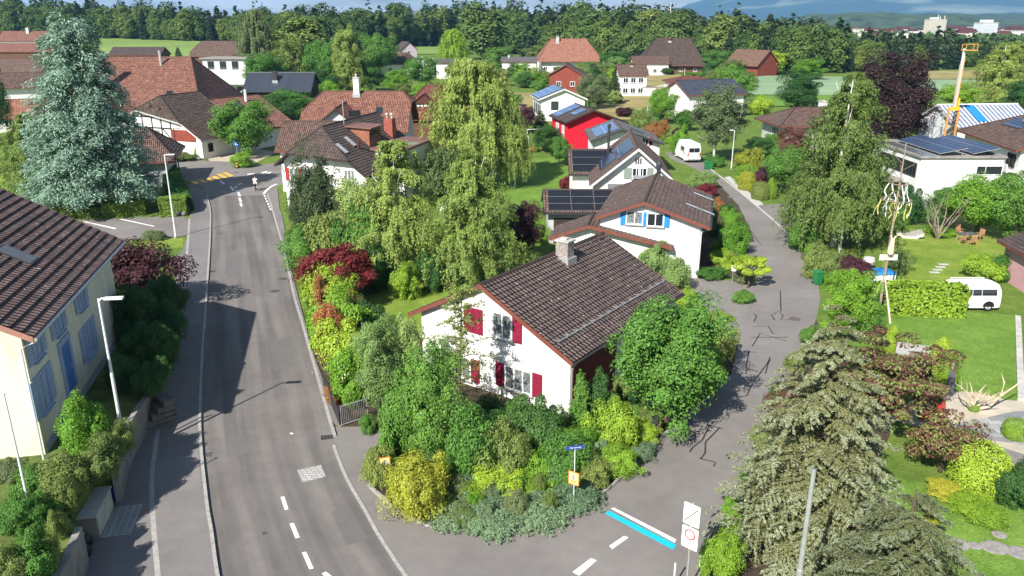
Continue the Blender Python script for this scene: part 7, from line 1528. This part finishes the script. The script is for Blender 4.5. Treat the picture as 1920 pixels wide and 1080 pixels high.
underplant([(960, 270), (1060, 262), (1070, 300), (1000, 312), (965, 300)], 10, [L_mid, L_olive, L_pink, L_bright], 'small flowering plant along the lawn below the red house', 'flowering plants along the lawn below the red house', (10, 22), (5, 12))
for poly, n in (([(940, 150), (1018, 150), (1025, 166), (940, 166)], 9), ([(1088, 142), (1192, 144), (1150, 160), (1088, 162)], 10), ([(1310, 150), (1400, 150), (1400, 166), (1345, 168)], 8), ([(1096, 176), (1152, 178), (1152, 198), (1100, 200)], 6), ([(1222, 186), (1258, 186), (1258, 208), (1228, 208)], 5), ([(660, 176), (800, 176), (800, 190), (660, 190)], 8), ([(820, 150), (935, 130), (935, 150), (860, 165)], 8), ([(1400, 300), (1470, 300), (1470, 320), (1410, 318)], 5)):
    underplant(poly, n, [L_mid, L_dark, L_olive, L_bright, L_soft], 'leafy garden tree among the far houses', 'garden trees among the far houses', (24, 46), (18, 34), ('tree', 'tallt'))
for bx, by, ty, w, m, lb in ((500, 180, 100, 86, L_mid, 'leafy tree in front of the greyish poplar'), (455, 172, 128, 50, L_dark, 'dark tree left of the greyish poplar'), (545, 172, 70, 84, L_olive, 'olive crowned tree behind the metal roof, left of the bright broad tree'), (612, 172, 74, 86, L_mid, 'full green tree right of the bright broad tree'), (640, 150, 60, 66, L_olive, 'olive tree behind the slim pale tree'), (680, 172, 110, 66, L_mid, 'green tree left of the pale chimney tree group'), (590, 205, 150, 60, L_bright, 'bright bush at the right end of the metal roof'), (815, 140, 112, 60, L_dark, 'dark tree below the yellow-green willow'), (770, 138, 108, 46, L_mid, 'green tree beside the mauve-grey house'), (935, 125, 88, 60, L_mid, 'green tree between great willow and low pale house'), (1010, 118, 84, 60, L_olive, 'olive tree behind the orange farmhouse'), (1150, 128, 96, 70, L_mid, 'green tree right of the orange farmhouse'), (1195, 112, 88, 50, L_dark, 'dark tree left of the dark brown farmhouse'), (1340, 138, 92, 70, L_mid, 'green tree right of the dark brown farmhouse'), (1375, 142, 112, 50, L_olive, 'olive tree left of the timber barn')):
    veg('tree', bx, by, ty, w, m, lb, 'tree')
veg('tree', 1250, 800, 562, 215, L_mid, 'big dense round tree at the right corner of the main house', 'tree'); veg('shrub', 1345, 690, 590, 62, L_olive, 'olive-yellow shrub by the paver driveway'); veg('shrub', 1310, 735, 640, 90, L_mid, 'green shrub under the big round tree on the street side')
veg('spruce', 1087, 815, 690, 66, L_mid, 'small green conifer at the corner of the red timber wall', 'conifer'); veg('shrub', 1150, 850, 752, 95, L_lime, 'lime-green bush below the big round tree'); veg('fine', 1205, 835, 790, 60, L_lime, 'low lime bush by the grey mailbox post'); veg('shrub', 1120, 800, 700, 80, L_dark, 'dark shrub in the shade of the eave')
veg('fine', 786, 962, 850, 140, L_yel, 'big golden-yellow bush on the street corner', name='golden_bush'); veg('fern', 715, 905, 832, 72, L_olive, 'dark olive juniper left of the golden bush'); veg('fern', 702, 880, 838, 40, L_olive, 'small olive juniper behind the warning sign')
veg('shrub', 735, 850, 825, 40, L_bright, 'small fresh green bush at the top of the junipers')
for bx, by, ty, w, m, lb in ((860, 965, 932, 130, L_jun, 'blue-green creeping juniper next to the golden bush'), (930, 978, 946, 130, L_jun, 'blue-green creeping juniper at the bottom tip of the bed'), (1010, 968, 934, 120, L_jun, 'blue-green creeping juniper above the rusty cover'), (1080, 940, 906, 100, L_jun, 'blue-green creeping juniper at the foot of the street-name sign'), (935, 925, 870, 120, L_lime, 'yellow-green low shrub in the middle of the corner bed'), (1010, 905, 845, 110, L_bright, 'bright green low shrub behind the junipers'), (870, 925, 880, 80, L_jun, 'grey-green juniper behind the golden bush'), (1155, 890, 835, 90, L_bright, 'rounded green shrub beside the street edge'), (1110, 910, 850, 80, L_olive, 'olive low shrub behind the street-name sign'), (1200, 860, 830, 60, L_jun, 'low grey-green plant at the street edge by the mailbox post'), (1085, 870, 800, 90, L_bright, 'fresh green bush left of the lime bush')):
    veg('fern' if 'juniper' in lb else 'fine', bx, by, ty, w, m, lb)
for bx, by, ty, w, m, lb in ((1185, 500, 430, 66, L_bright, 'top pale green shrub behind the main roof'), (1225, 520, 455, 70, L_soft, 'second pale green shrub behind the main roof'), (1265, 545, 485, 66, L_soft, 'lowest pale green shrub behind the main roof'), (1285, 590, 540, 50, L_lime, 'lime shrub at the eave end by the driveway')):
    veg('shrub', bx, by, ty, w, m, lb)
for bx, by, ty, w, m, lb in ((1367, 425, 390, 42, L_bright, 'upper round bush beside the blue-shutter house'), (1375, 480, 418, 66, L_bright, 'dense round bush beside the blue-shutter house'), (1352, 500, 468, 50, L_lime, 'lime shrub at the white corner of the blue-shutter house'), (1335, 522, 500, 60, L_mid, 'low shrub row at the foot of the blue-shutter house'), (1392, 530, 500, 44, L_grey, 'grey shrub beside the white mailbox'), (1393, 566, 545, 44, L_mid, 'small green island bush on the paver driveway'), (1352, 600, 588, 50, L_lime, 'flat lime plant strip on the paver driveway'), (1330, 440, 380, 30, L_olive, 'thin shrub behind the brown roof edge')):
    veg('shrub', bx, by, ty, w, m, lb)
pine = empty('cloud_pruned_pine', (*G(1402, 540), 0), 0, 'cloud-pruned pine with round green pads at the driveway', 'tree')
mb = MB(); mb.tube([(0, 0, 0), (.1, 0, .8), (-.1, 0, 1.6), (.1, 0, 2.1)], [.09, .08, .06, .03], 7)
PP, NN = [], []
for dx, dy, dz, r_ in ((0, 0, 2.1, .5), (.8, .1, 1.9, .42), (1.3, 0, 1.5, .4), (-.8, .1, 1.75, .45), (.7, -.4, 1.4, .42), (-.3, -.5, 1.45, .42), (1.0, .4, 2.2, .36)):
    q, n_2 = shell(ellip(r_, r_, dz-r_*.5, dz+r_*.55), 1100, .03); PP.append(q+np.array([dx, dy, 0])); NN.append(n_2); mb.tube([(0, 0, dz-.7), (dx, dy, dz-.1)], [.05, .03], 5)
mb.build('trunk', bark, pine); cr2 = bpy.data.objects.new('crown', leafmesh('pads', np.concatenate(PP), np.concatenate(NN), .10, .5, L_thuja)); COL.objects.link(cr2); cr2.parent = pine

# --- right side
veg('standard', 1338, 305, 163, 104, L_grey, 'grey-green birch with twin white trunks beside the motorhome', 'birch', fork=2)
veg('weep', 1560, 462, 138, 178, L_obirch, 'tall olive-green birch beside the side street', 'birch'); veg('weep', 1528, 455, 275, 120, L_olive, 'lower olive birch stem left of the tall birch', 'birch'); veg('weep', 1608, 458, 290, 110, L_obirch, 'lower olive birch stem right of the tall birch', 'birch')
veg('tallt', 1668, 292, 90, 138, L_black, 'tall black-purple copper beech', 'beech', name='beech_tree')
for k, bx, by, ty, w, m, lb, c_ in (('tree', 1372, 205, 122, 76, L_mid, 'round mid-green tree at the edge of the crop field', 'tree'), ('tallt', 1495, 215, 128, 84, L_dark, 'dark oval evergreen beside the hip-roof house', 'tree'), ('shrub', 1425, 215, 180, 50, L_lime, 'lime shrub left of the dark oval evergreen', None), ('tallt', 1487, 320, 236, 72, L_brn, 'reddish-brown small tree before the hip-roof house', 'tree'), ('shrub', 1400, 322, 278, 58, L_yel, 'golden shrub at the bend of the side street', None), ('shrub', 1400, 345, 310, 52, L_bright, 'bright green shrub under the golden shrub', None), ('round', 1399, 356, 322, 30, L_yel, 'round yellow shrub beside the street slab edge', None), ('shrub', 1432, 355, 312, 46, L_purp, 'dark purple shrub at the bend', None), ('round', 1424, 374, 342, 30, L_olive, 'rounded olive shrub beside the purple one', None), ('thuja', 1444, 373, 334, 20, L_thuja, 'small bright green cone thuja by the courtyard entrance', None), ('shrub', 1340, 312, 290, 40, L_mid, 'shrub behind the pair of green bins', None), ('tree', 1480, 365, 275, 100, L_mid, 'green tree behind the courtyard entrance', 'tree'), ('shrub', 1500, 470, 415, 60, L_mid, 'leafy shrub at the right kerb below the birch', None), ('shrub', 1530, 520, 455, 60, L_olive, 'shrub at the right kerb beside the green bin', None), ('shrub', 1560, 525, 470, 60, L_olive, 'olive shrub under the tall birch', None), ('spread', 1593, 530, 478, 84, L_purp, 'low dark purple shrub beside the grill', None), ('tallt', 1587, 640, 498, 100, L_bright, 'tall leafy bright shrub right of the green bin', None), ('shrub', 1620, 640, 560, 66, L_mid, 'darker shrub at the left end of the lawn hedge', None), ('shrub', 1680, 510, 468, 46, L_con, 'dark green shrub behind the signboard of the decorated pole', None), ('shrub', 1275, 290, 235, 40, L_bright, 'slender green shrub left of the motorhome', 'shrub'), ('fine', 1318, 352, 318, 56, L_soft, 'pale silvery shrub behind the brown roof', None), ('shrub', 1325, 368, 345, 44, L_red, 'red-leaved shrub at the roof edge by the street', None), ('shrub', 1345, 395, 370, 26, L_rust, 'rusty plant at the kerb beside the brown roof', None)):
    veg(k, bx, by, ty, w, m, lb, c_)
hedge('lawn_hedge', GP([(1652, 583), (1796, 587)]), 2.0, 2.1, L_thuja, 'long clipped yellow-green hedge beside the white van', size=.16)
for k, bx, by, ty, w, m, lb in (('tree', 1830, 440, 330, 130, L_bright, 'broad bright green tree before the white modern house'), ('tree', 1900, 455, 318, 110, L_mid, 'green tree at the right edge beside the modern house'), ('tree', 1770, 425, 350, 80, L_mid, 'green tree behind the bare shrub by the modern house'), ('shrub', 1705, 420, 352, 60, L_dark, 'dark shrub at the glass doors of the modern house'), ('shrub', 1670, 440, 385, 60, L_mid, 'green shrub left of the wicker lounger'), ('shrub', 1760, 440, 425, 60, L_bright, 'low grassy shrub behind the lounger lawn'), ('shrub', 1840, 522, 478, 80, L_lime, 'lime bush behind the roof of the white van'), ('shrub', 1880, 525, 480, 60, L_mid, 'flowering bush beside the pink shed')):
    veg(k, bx, by, ty, w, m, lb, 'tree' if k == 'tree' else None, bloom=(L_pink, 60, .12) if 'flowering' in lb else None)
# spruce pair, reddish tree and neighbours at the lower right
def own_conifer(x, y, r, h, nb, nt, nl, m, label, size, asp=.36, **k):
    P, N, D, mi = fir(r, h, nb, nt, nl, **k); o = empty('spruce_tree', (x, y, 0), 0, label, 'spruce')
    c = bpy.data.objects.new('crown', leafmesh('spruce_crown', P, N, size, asp, m, D=D, mi=mi)); COL.objects.link(c); c.parent = o
    t = bpy.data.objects.new('trunk', trunk_mesh('spruce_trunk', h*.97, .2, bark, 0)); COL.objects.link(t); t.parent = o
own_conifer(11.9, 27.0, 4.2, 10.5, 360, 17, 62, [L_spruce, L_tip], 'grey-green spruce with brown-tinged sprays filling the lower right behind the pale pole', .095, .30, pw=.66, a=.28)
own_conifer(12.6, 21.3, 4.2, 6.6, 220, 17, 58, [L_spruce, L_tip], 'lower grey-green spruce at the bottom edge under the pale pole', .085, .30, pw=.6)
def own_tree(kind_pts, x, y, z, label, m, size, asp, trunk, name='tree', cat='tree', m2=None):
    P, N = kind_pts; o = empty(name, (x, y, z), 0, label, cat); mi = (R.uniform(0, 1, len(P)) < .4).astype(int) if m2 else None
    c = bpy.data.objects.new('crown', leafmesh('own_crown', P, N, size, asp, [m, m2] if m2 else m, mi=mi)); COL.objects.link(c); c.parent = o
    t = bpy.data.objects.new('trunk', trunk_mesh('own_trunk', *trunk)); COL.objects.link(t); t.parent = o; return o
own_tree(blob(3.3, 3.0, 2.1, 3.2, 85, 260, .6, flat=.55, up=.8, rough=.3), *G(1655, 810), 0, 'spreading tree with reddish-brown and green leaves beside the spruce', L_brn, .17, .5, (4.2, .14, bark, 8, .5), m2=L_olive)
own_tree(blob(1.7, 1.6, 1.3, 1.7, 60, 190, .5, flat=.6, up=.8, rough=.25), *G(1762, 885), 0, 'low reddish-green shrub tree over the lime hedge', L_brn, .15, .5, (2.2, .09, bark, 6, .5), m2=L_olive, name='shrub', cat='shrub')
for k, bx, by, ty, w, m, lb in (('round', 1830, 915, 835, 95, L_lime, 'rounded lime bush behind the reddish shrub'), ('shrub', 1900, 950, 870, 80, L_dark, 'dark green shrub at the right edge below the path'), ('fine', 1770, 930, 905, 70, L_yel, 'yellow-green edging plants, upper part of the lawn border'), ('fine', 1820, 960, 930, 90, L_lime, 'yellow-green edging plants, middle of the lawn border'), ('fine', 1855, 985, 950, 70, L_lime, 'yellow-green edging plants, lower end of the lawn border'), ('thuja', 1756, 716, 634, 40, L_thuja, 'taller of two golden cone thujas on the lawn'), ('thuja', 1773, 728, 660, 34, L_thuja, 'shorter of two golden cone thujas on the lawn'), ('thuja', 1669, 662, 612, 30, L_thuja, 'small golden thuja behind the reddish tree'), ('round', 1903, 820, 788, 44, L_lime, 'round lime bush on the gravel terrace'), ('round', 1825, 770, 757, 18, L_bright, 'small bright green plant on the gravel'), ('fine', 1745, 985, 962, 30, L_yel, 'small yellow plant on the lower lawn'), ('shrub', 1370, 1000, 935, 40, L_bright, 'bright green shrub at the right kerb by the zone sign'), ('fine', 1350, 1085, 1000, 90, L_lime, 'yellow-flecked shrub behind the zone sign'), ('shrub', 1420, 960, 850, 60, L_olive, 'olive shrub at the street side of the spruce'), ('shrub', 1470, 800, 735, 70, L_brn, 'reddish shrub at the street side of the spruce')):
    veg(k, bx, by, ty, w, m, lb)
bare = empty('bare_shrub', (*G(1822, 770), 0), 0, 'bare pruned shrub with pale forked branches by the gravel', 'shrub'); mb = MB(); rr = random.Random(9)
for k in range(11):
    a = rr.uniform(-2.9, .6); l = rr.uniform(.9, 2.0); p = Vector((0, 0, .1)); d_ = Vector((math.cos(a)*.6+.2, math.sin(a)*.3, .8)); pts = [p]
    for j in range(4): d_ = (d_+Vector((rr.uniform(-.5, .5), rr.uniform(-.5, .5), rr.uniform(-.1, .3)))).normalized(); pts.append(pts[-1]+d_*l/3.5)
    mb.tube(pts, [.06, .05, .04, .028, .012], 6); mb.tube([pts[2], pts[2]+Vector((rr.uniform(-.6, .6), rr.uniform(-.4, .4), .5))], [.03, .01], 5)
mb.tube([(0, 0, .05), (.8, -.1, .3), (1.4, 0, .9), (1.5, .1, 1.6), (1.3, .2, 2.1)], [.1, .09, .07, .05, .02], 7).tube([(1.4, 0, .9), (2.1, .1, 1.4), (2.6, .2, 1.9)], [.06, .04, .015], 6).build('branches', twig_m, bare)
bare2 = empty('bare_tree', (*G(1757, 448), 0), 0, 'half-bare multi-stemmed shrub against the white modern house', 'tree'); mb = MB()
for k in range(9):
    a = k*.75; d_ = Vector((math.cos(a)*.5, math.sin(a)*.5, 1)); pts = [Vector((0, 0, 0))]
    for j in range(5): d_ = (d_+Vector((rr.uniform(-.35, .35), rr.uniform(-.35, .35), .1))).normalized(); pts.append(pts[-1]+d_*1.0)
    mb.tube(pts, [.10, .08, .06, .04, .025, .01], 5)
    for j in (2, 3, 4): mb.tube([pts[j], pts[j]+Vector((rr.uniform(-.9, .9), rr.uniform(-.9, .9), rr.uniform(.2, .8)))], [.03, .006], 4)
mb.build('branches', mat('grey_bark', (.22, .18, .14), .9, .3, 5), bare2)

# --- trees of the village behind
for k, bx, by, ty, w, m, lb in (('tree', 462, 292, 188, 120, L_mid, 'leafy tree in the farmhouse yard at the junction'), ('shrub', 375, 296, 258, 26, L_bright, 'bright climbing shrub on the farmhouse wing corner'), ('shrub', 455, 313, 286, 50, L_bright, 'yellow-green shrub around the striped bollard'), ('shrub', 345, 300, 287, 60, L_olive, 'flower bed shrub below the half-timbered wing'), ('tree', 520, 248, 175, 90, L_dark, 'dark ivy-clad tree under the metal-roofed house'), ('tallt', 545, 225, 168, 110, L_mid, 'ivy mass covering the wall below the metal roof'), ('tree', 470, 222, 180, 60, L_mid, 'small green tree left of the metal-roofed house'),
    ('willow', 490, 172, 8, 80, L_grey, 'tall greyish poplar with bare top left of the village trees'), ('fardec', 575, 165, 30, 110, L_far2, 'bright broad tree in front of the forest, left of centre'), ('fardec', 530, 150, 50, 90, L_far, 'dark broad tree behind the metal-roofed house'), ('tallt', 655, 175, 42, 60, L_will, 'slim pale birch-like tree left of the brown hip roof'), ('tree', 710, 140, 62, 72, L_mid, 'round green tree before the brown hip roof'), ('weep', 655, 185, 105, 70, L_will, 'drooping pale tree behind the old tiled house'), ('tree', 700, 172, 128, 50, L_dark, 'dark bush behind the pale chimney'), ('tree', 745, 172, 130, 60, L_bright, 'bright bush right of the pale chimney'), ('tree', 790, 165, 108, 70, L_mid, 'white-flowering tree between the chimney and the great willow'), ('willow', 850, 120, 50, 56, L_lime, 'bright yellow-green willow before the forest'), ('fardec', 905, 112, 2, 100, L_far, 'big dark rounded tree at the forest edge above the great willow'), ('tree', 600, 190, 130, 80, L_dark, 'dark tree right of the metal roof'), ('tallt', 625, 215, 150, 50, L_bright, 'bright thin tree between metal roof and old tiled house'), ('tree', 560, 135, 95, 80, L_mid, 'green tree top behind the dark metal roof'),
    ('tree', 1025, 285, 235, 60, L_dark, 'dark green apple tree before the red house'), ('spruce', 1013, 245, 205, 40, L_con, 'young conifer at the corner of the red house'), ('tree', 985, 250, 195, 40, L_purp, 'dark tree left of the white solar house'), ('tree', 1048, 310, 255, 40, L_mid, 'green shrub tree at the solar wing'), ('shrub', 1060, 355, 330, 26, L_red, 'small red shrub at the white wing wall'), ('shrub', 1080, 262, 245, 24, L_yel, 'golden shrub below the red gable'), ('spruce', 1150, 195, 128, 40, L_con, 'dark slim spruce left of the two-storey meadow house'), ('tree', 1112, 205, 138, 66, L_grey, 'greyish larch tree between the chalet and the meadow'), ('thuja', 1146, 178, 143, 12, L_thuja, 'tall columnar thuja beside the meadow house'), ('tree', 1243, 232, 162, 52, L_bright, 'bright green tree left of the navy-roofed house'), ('tree', 1215, 225, 200, 36, L_mid, 'green tree below the ripe meadow'), ('spread', 1170, 220, 200, 40, L_purp, 'copper-purple shrub in the gardens beyond the red house'), ('shrub', 1205, 250, 208, 50, L_olive, 'olive shrub behind the slate-grey roof'), ('shrub', 1232, 262, 225, 46, L_rust, 'rust-tinged shrub beside the wooden pole'), ('round', 1240, 262, 246, 22, L_thuja, 'clipped bright hedge block beside the slate-grey roof'), ('shrub', 1270, 262, 240, 24, L_purp, 'small purple bush by the clipped hedge block'), ('tree', 1285, 245, 205, 46, L_mid, 'low green tree left of the grey-green birch'), ('tree', 1420, 300, 255, 60, L_dark, 'dark green tree behind the golden shrub'), ('tree', 1445, 290, 250, 50, L_mid, 'green tree beside the hip-roof house'),
    ('fardec', 1450, 140, 95, 50, L_lime, 'pale lime tree right of the timber barn'), ('tree', 1515, 150, 110, 60, L_bright, 'bright bushy tree beside the crop field'), ('weep', 1865, 205, 80, 110, L_will, 'big pale weeping birch right of the orange crane'), ('tallt', 1905, 232, 150, 70, L_dark, 'dark green tree at the right edge above the brown roof'), ('tree', 1795, 205, 155, 76, L_bright, 'bright tree left of the crane'), ('tree', 1755, 245, 205, 60, L_mid, 'green tree beside the copper beech'), ('tree', 1730, 262, 225, 50, L_mid, 'green tree at the foot of the copper beech'), ('spruce', 1760, 262, 238, 30, L_olive, 'small olive conifer before the building site'), ('fardec', 1900, 150, 75, 60, L_far2, 'green tree at the right edge behind the weeping birch'),
    ('tree', 985, 165, 142, 34, L_dark, 'dark round bush before the low pale house'), ('tree', 1050, 140, 124, 22, L_mid, 'clipped green bush before the orange farmhouse'), ('tree', 1250, 141, 126, 26, L_dark, 'dark bush before the dark brown farmhouse'), ('tree', 1300, 146, 135, 56, L_bright, 'bright hedge-like bush right of the dark brown farmhouse'), ('tree', 430, 106, 88, 44, L_lime, 'bright bush beside the weathered barn'), ('spruce', 335, 108, 87, 16, L_con, 'small fir standing in the green field'), ('tree', 1010, 175, 150, 36, L_mid, 'round bush left of the red chalet'), ('tree', 960, 200, 172, 40, L_mid, 'green bush at the edge of the ripe meadow')):
    veg(k, bx, by, ty, w, m, lb, 'tree' if k not in ('shrub', 'round', 'thuja', 'spread') else 'shrub', name='tree' if k not in ('shrub', 'round', 'thuja', 'spread') else 'shrub', bloom=(L_white, 900, .3) if 'white-flowering' in lb else None)
# --- the forest: every tree of the front rows is a tree of its own
FX = [-60, 190, 450, 480, 600, 700, 860, 1000, 1130, 1330, 1400, 1500, 1610, 1700, 1800, 1860, 1990]
FB = [74, 72, 80, 92, 98, 88, 86, 106, 112, 120, 132, 138, 134, 134, 128, 122, 118]
FT = [2, 0, 16, 14, 14, 12, 4, 8, 6, 18, 26, 36, 58, 60, 66, 84, 82]
nf = 0; far_rest = []
for row in range(4):
    px = -60+R.uniform(0, 10)
    while px < 1990:
        by = np.interp(px, FX, FB); ty = np.interp(px, FX, FT)
        x, y, z = GT(px, by); y2 = y+row*13+R.uniform(-5, 5); x2 = x*y2/y+R.uniform(-2, 2); z2 = terr(x2, y2)
        con = R.uniform() < (.30 if row == 0 else .55)*(1.35 if 700 < px < 900 or px > 1350 else 1)
        top = HZ(ty+R.normal()*8+(14 if row == 0 else 5 if row == 1 else 0), y2); h = max(11, top-z2)*R.uniform(.86, 1.05)*(1.07 if con else 1); r = h*(R.uniform(.15, .20) if con else R.uniform(.28, .38))
        if row < 3 and nf < 298:
            nf += 1
            m = L_farc if con else (L_far2 if R.uniform() < .38 else L_far)
            place('farcon' if con else 'fardec', x2, y2, z2, r, h, m, 'dark pointed conifer among the trees of the forest edge' if con else 'green rounded broadleaf tree among the trees of the forest edge', 'tree', 'forest_tree', 'conifers of the forest edge' if con else 'broadleaf trees of the forest edge', parts=False)
        else: far_rest.append((x2, y2, z2, r, h, con))
        px += (11.5 if row < 2 else 15)*R.uniform(.8, 1.25)*(1.15 if row else 1.0)
P_, N_, D_ = [], [], []
for x, y, z, r, h, con in far_rest:
    q = conifer(r, h, 60, 14, a=0, b=.35, zmin=.3, wid=.35) if con else (*blob(r, r, h*.4, h*.6, 40, 22, r*.45), None)
    P_.append(q[0]+np.array([x, y, z])); N_.append(q[1]); D_.append(q[2] if q[2] is not None else R.normal(size=q[0].shape))
o = bpy.data.objects.new('forest', leafmesh('forest', np.concatenate(P_), np.concatenate(N_), 1.9, .55, L_farc, D=np.concatenate(D_))); COL.objects.link(o); o['kind'] = 'stuff'; o['label'] = 'far dark woodland behind the forest edge'
# tree belt of the town slope: woods seen as one mass
P_, N_ = [], []
for k in range(420):
    Y_ = R.uniform(700, 1900); pxx = R.uniform(1560, 1930) if R.uniform() < .7 else R.uniform(1500, 1800); x = (pxx-960)/F*AX(Y_); s_ = ss(x-.35*(Y_-1300), 860, 1120)*ss(Y_, 1300, 1500); z = terr(x, Y_) if Y_ < 1300 else max(terr(x, Y_), -5+27*s_)
    r = R.uniform(2, 4.6); q = blob(r, r, r*.9, r*.9, 14, 12, r*.5, zmin=-1); P_.append(q[0]+np.array([x, Y_, z])); N_.append(q[1])
o = bpy.data.objects.new('town_trees', leafmesh('town_trees', np.concatenate(P_), np.concatenate(N_), 3.0, .7, L_far)); COL.objects.link(o); o['kind'] = 'stuff'; o['label'] = 'woods and gardens between the roofs of the distant town'
for bx, by, ty, lb in ((1382, 84, 52, 'pale bare mast-like trunk rising from the forest'), (1247, 45, 6, 'tall dead tree trunk above the forest canopy')):
    x, y, z = GT(bx, 112); t = empty('dead_tree', (x, y-6, z), 0, lb, 'tree'); H = HZ(ty, y-6)-z; mb = MB(); mb.tube([(0, 0, 0), (.3, 0, H*.5), (.2, 0, H)], [.5, .4, .15], 6); [mb.tube([(.2, 0, H*k), (rr.uniform(-2.5, 2.5), rr.uniform(-1, 1), H*k+1)], [.12, .03], 4) for k in (.75, .82, .88, .93, .97)]; mb.build('trunk', mat('pale_dead_trunk', (.5, .46, .4), .85, .2, 2), t)

# ------------------------------------------------------------------ air
hz = bpy.data.meshes.new('haze'); b_ = MB().box(-9600, 9600, -250, 13700, -80, 1500); ho = b_.build('haze', [])
ho.data.materials.clear(); hm = bpy.data.materials.new('haze_air'); hm.use_nodes = True; hn = hm.node_tree; hn.nodes.clear(); ou = hn.nodes.new('ShaderNodeOutputMaterial'); pv = hn.nodes.new('ShaderNodeVolumePrincipled')
pv.inputs['Color'].default_value = (.24, .56, 1, 1); pv.inputs['Density'].default_value = 1.0e-4; pv.inputs['Anisotropy'].default_value = .1
hn.links.new(pv.outputs[0], ou.inputs['Volume']); ho.data.materials.append(hm); ho['kind'] = 'stuff'; ho['label'] = 'thin blue summer haze'
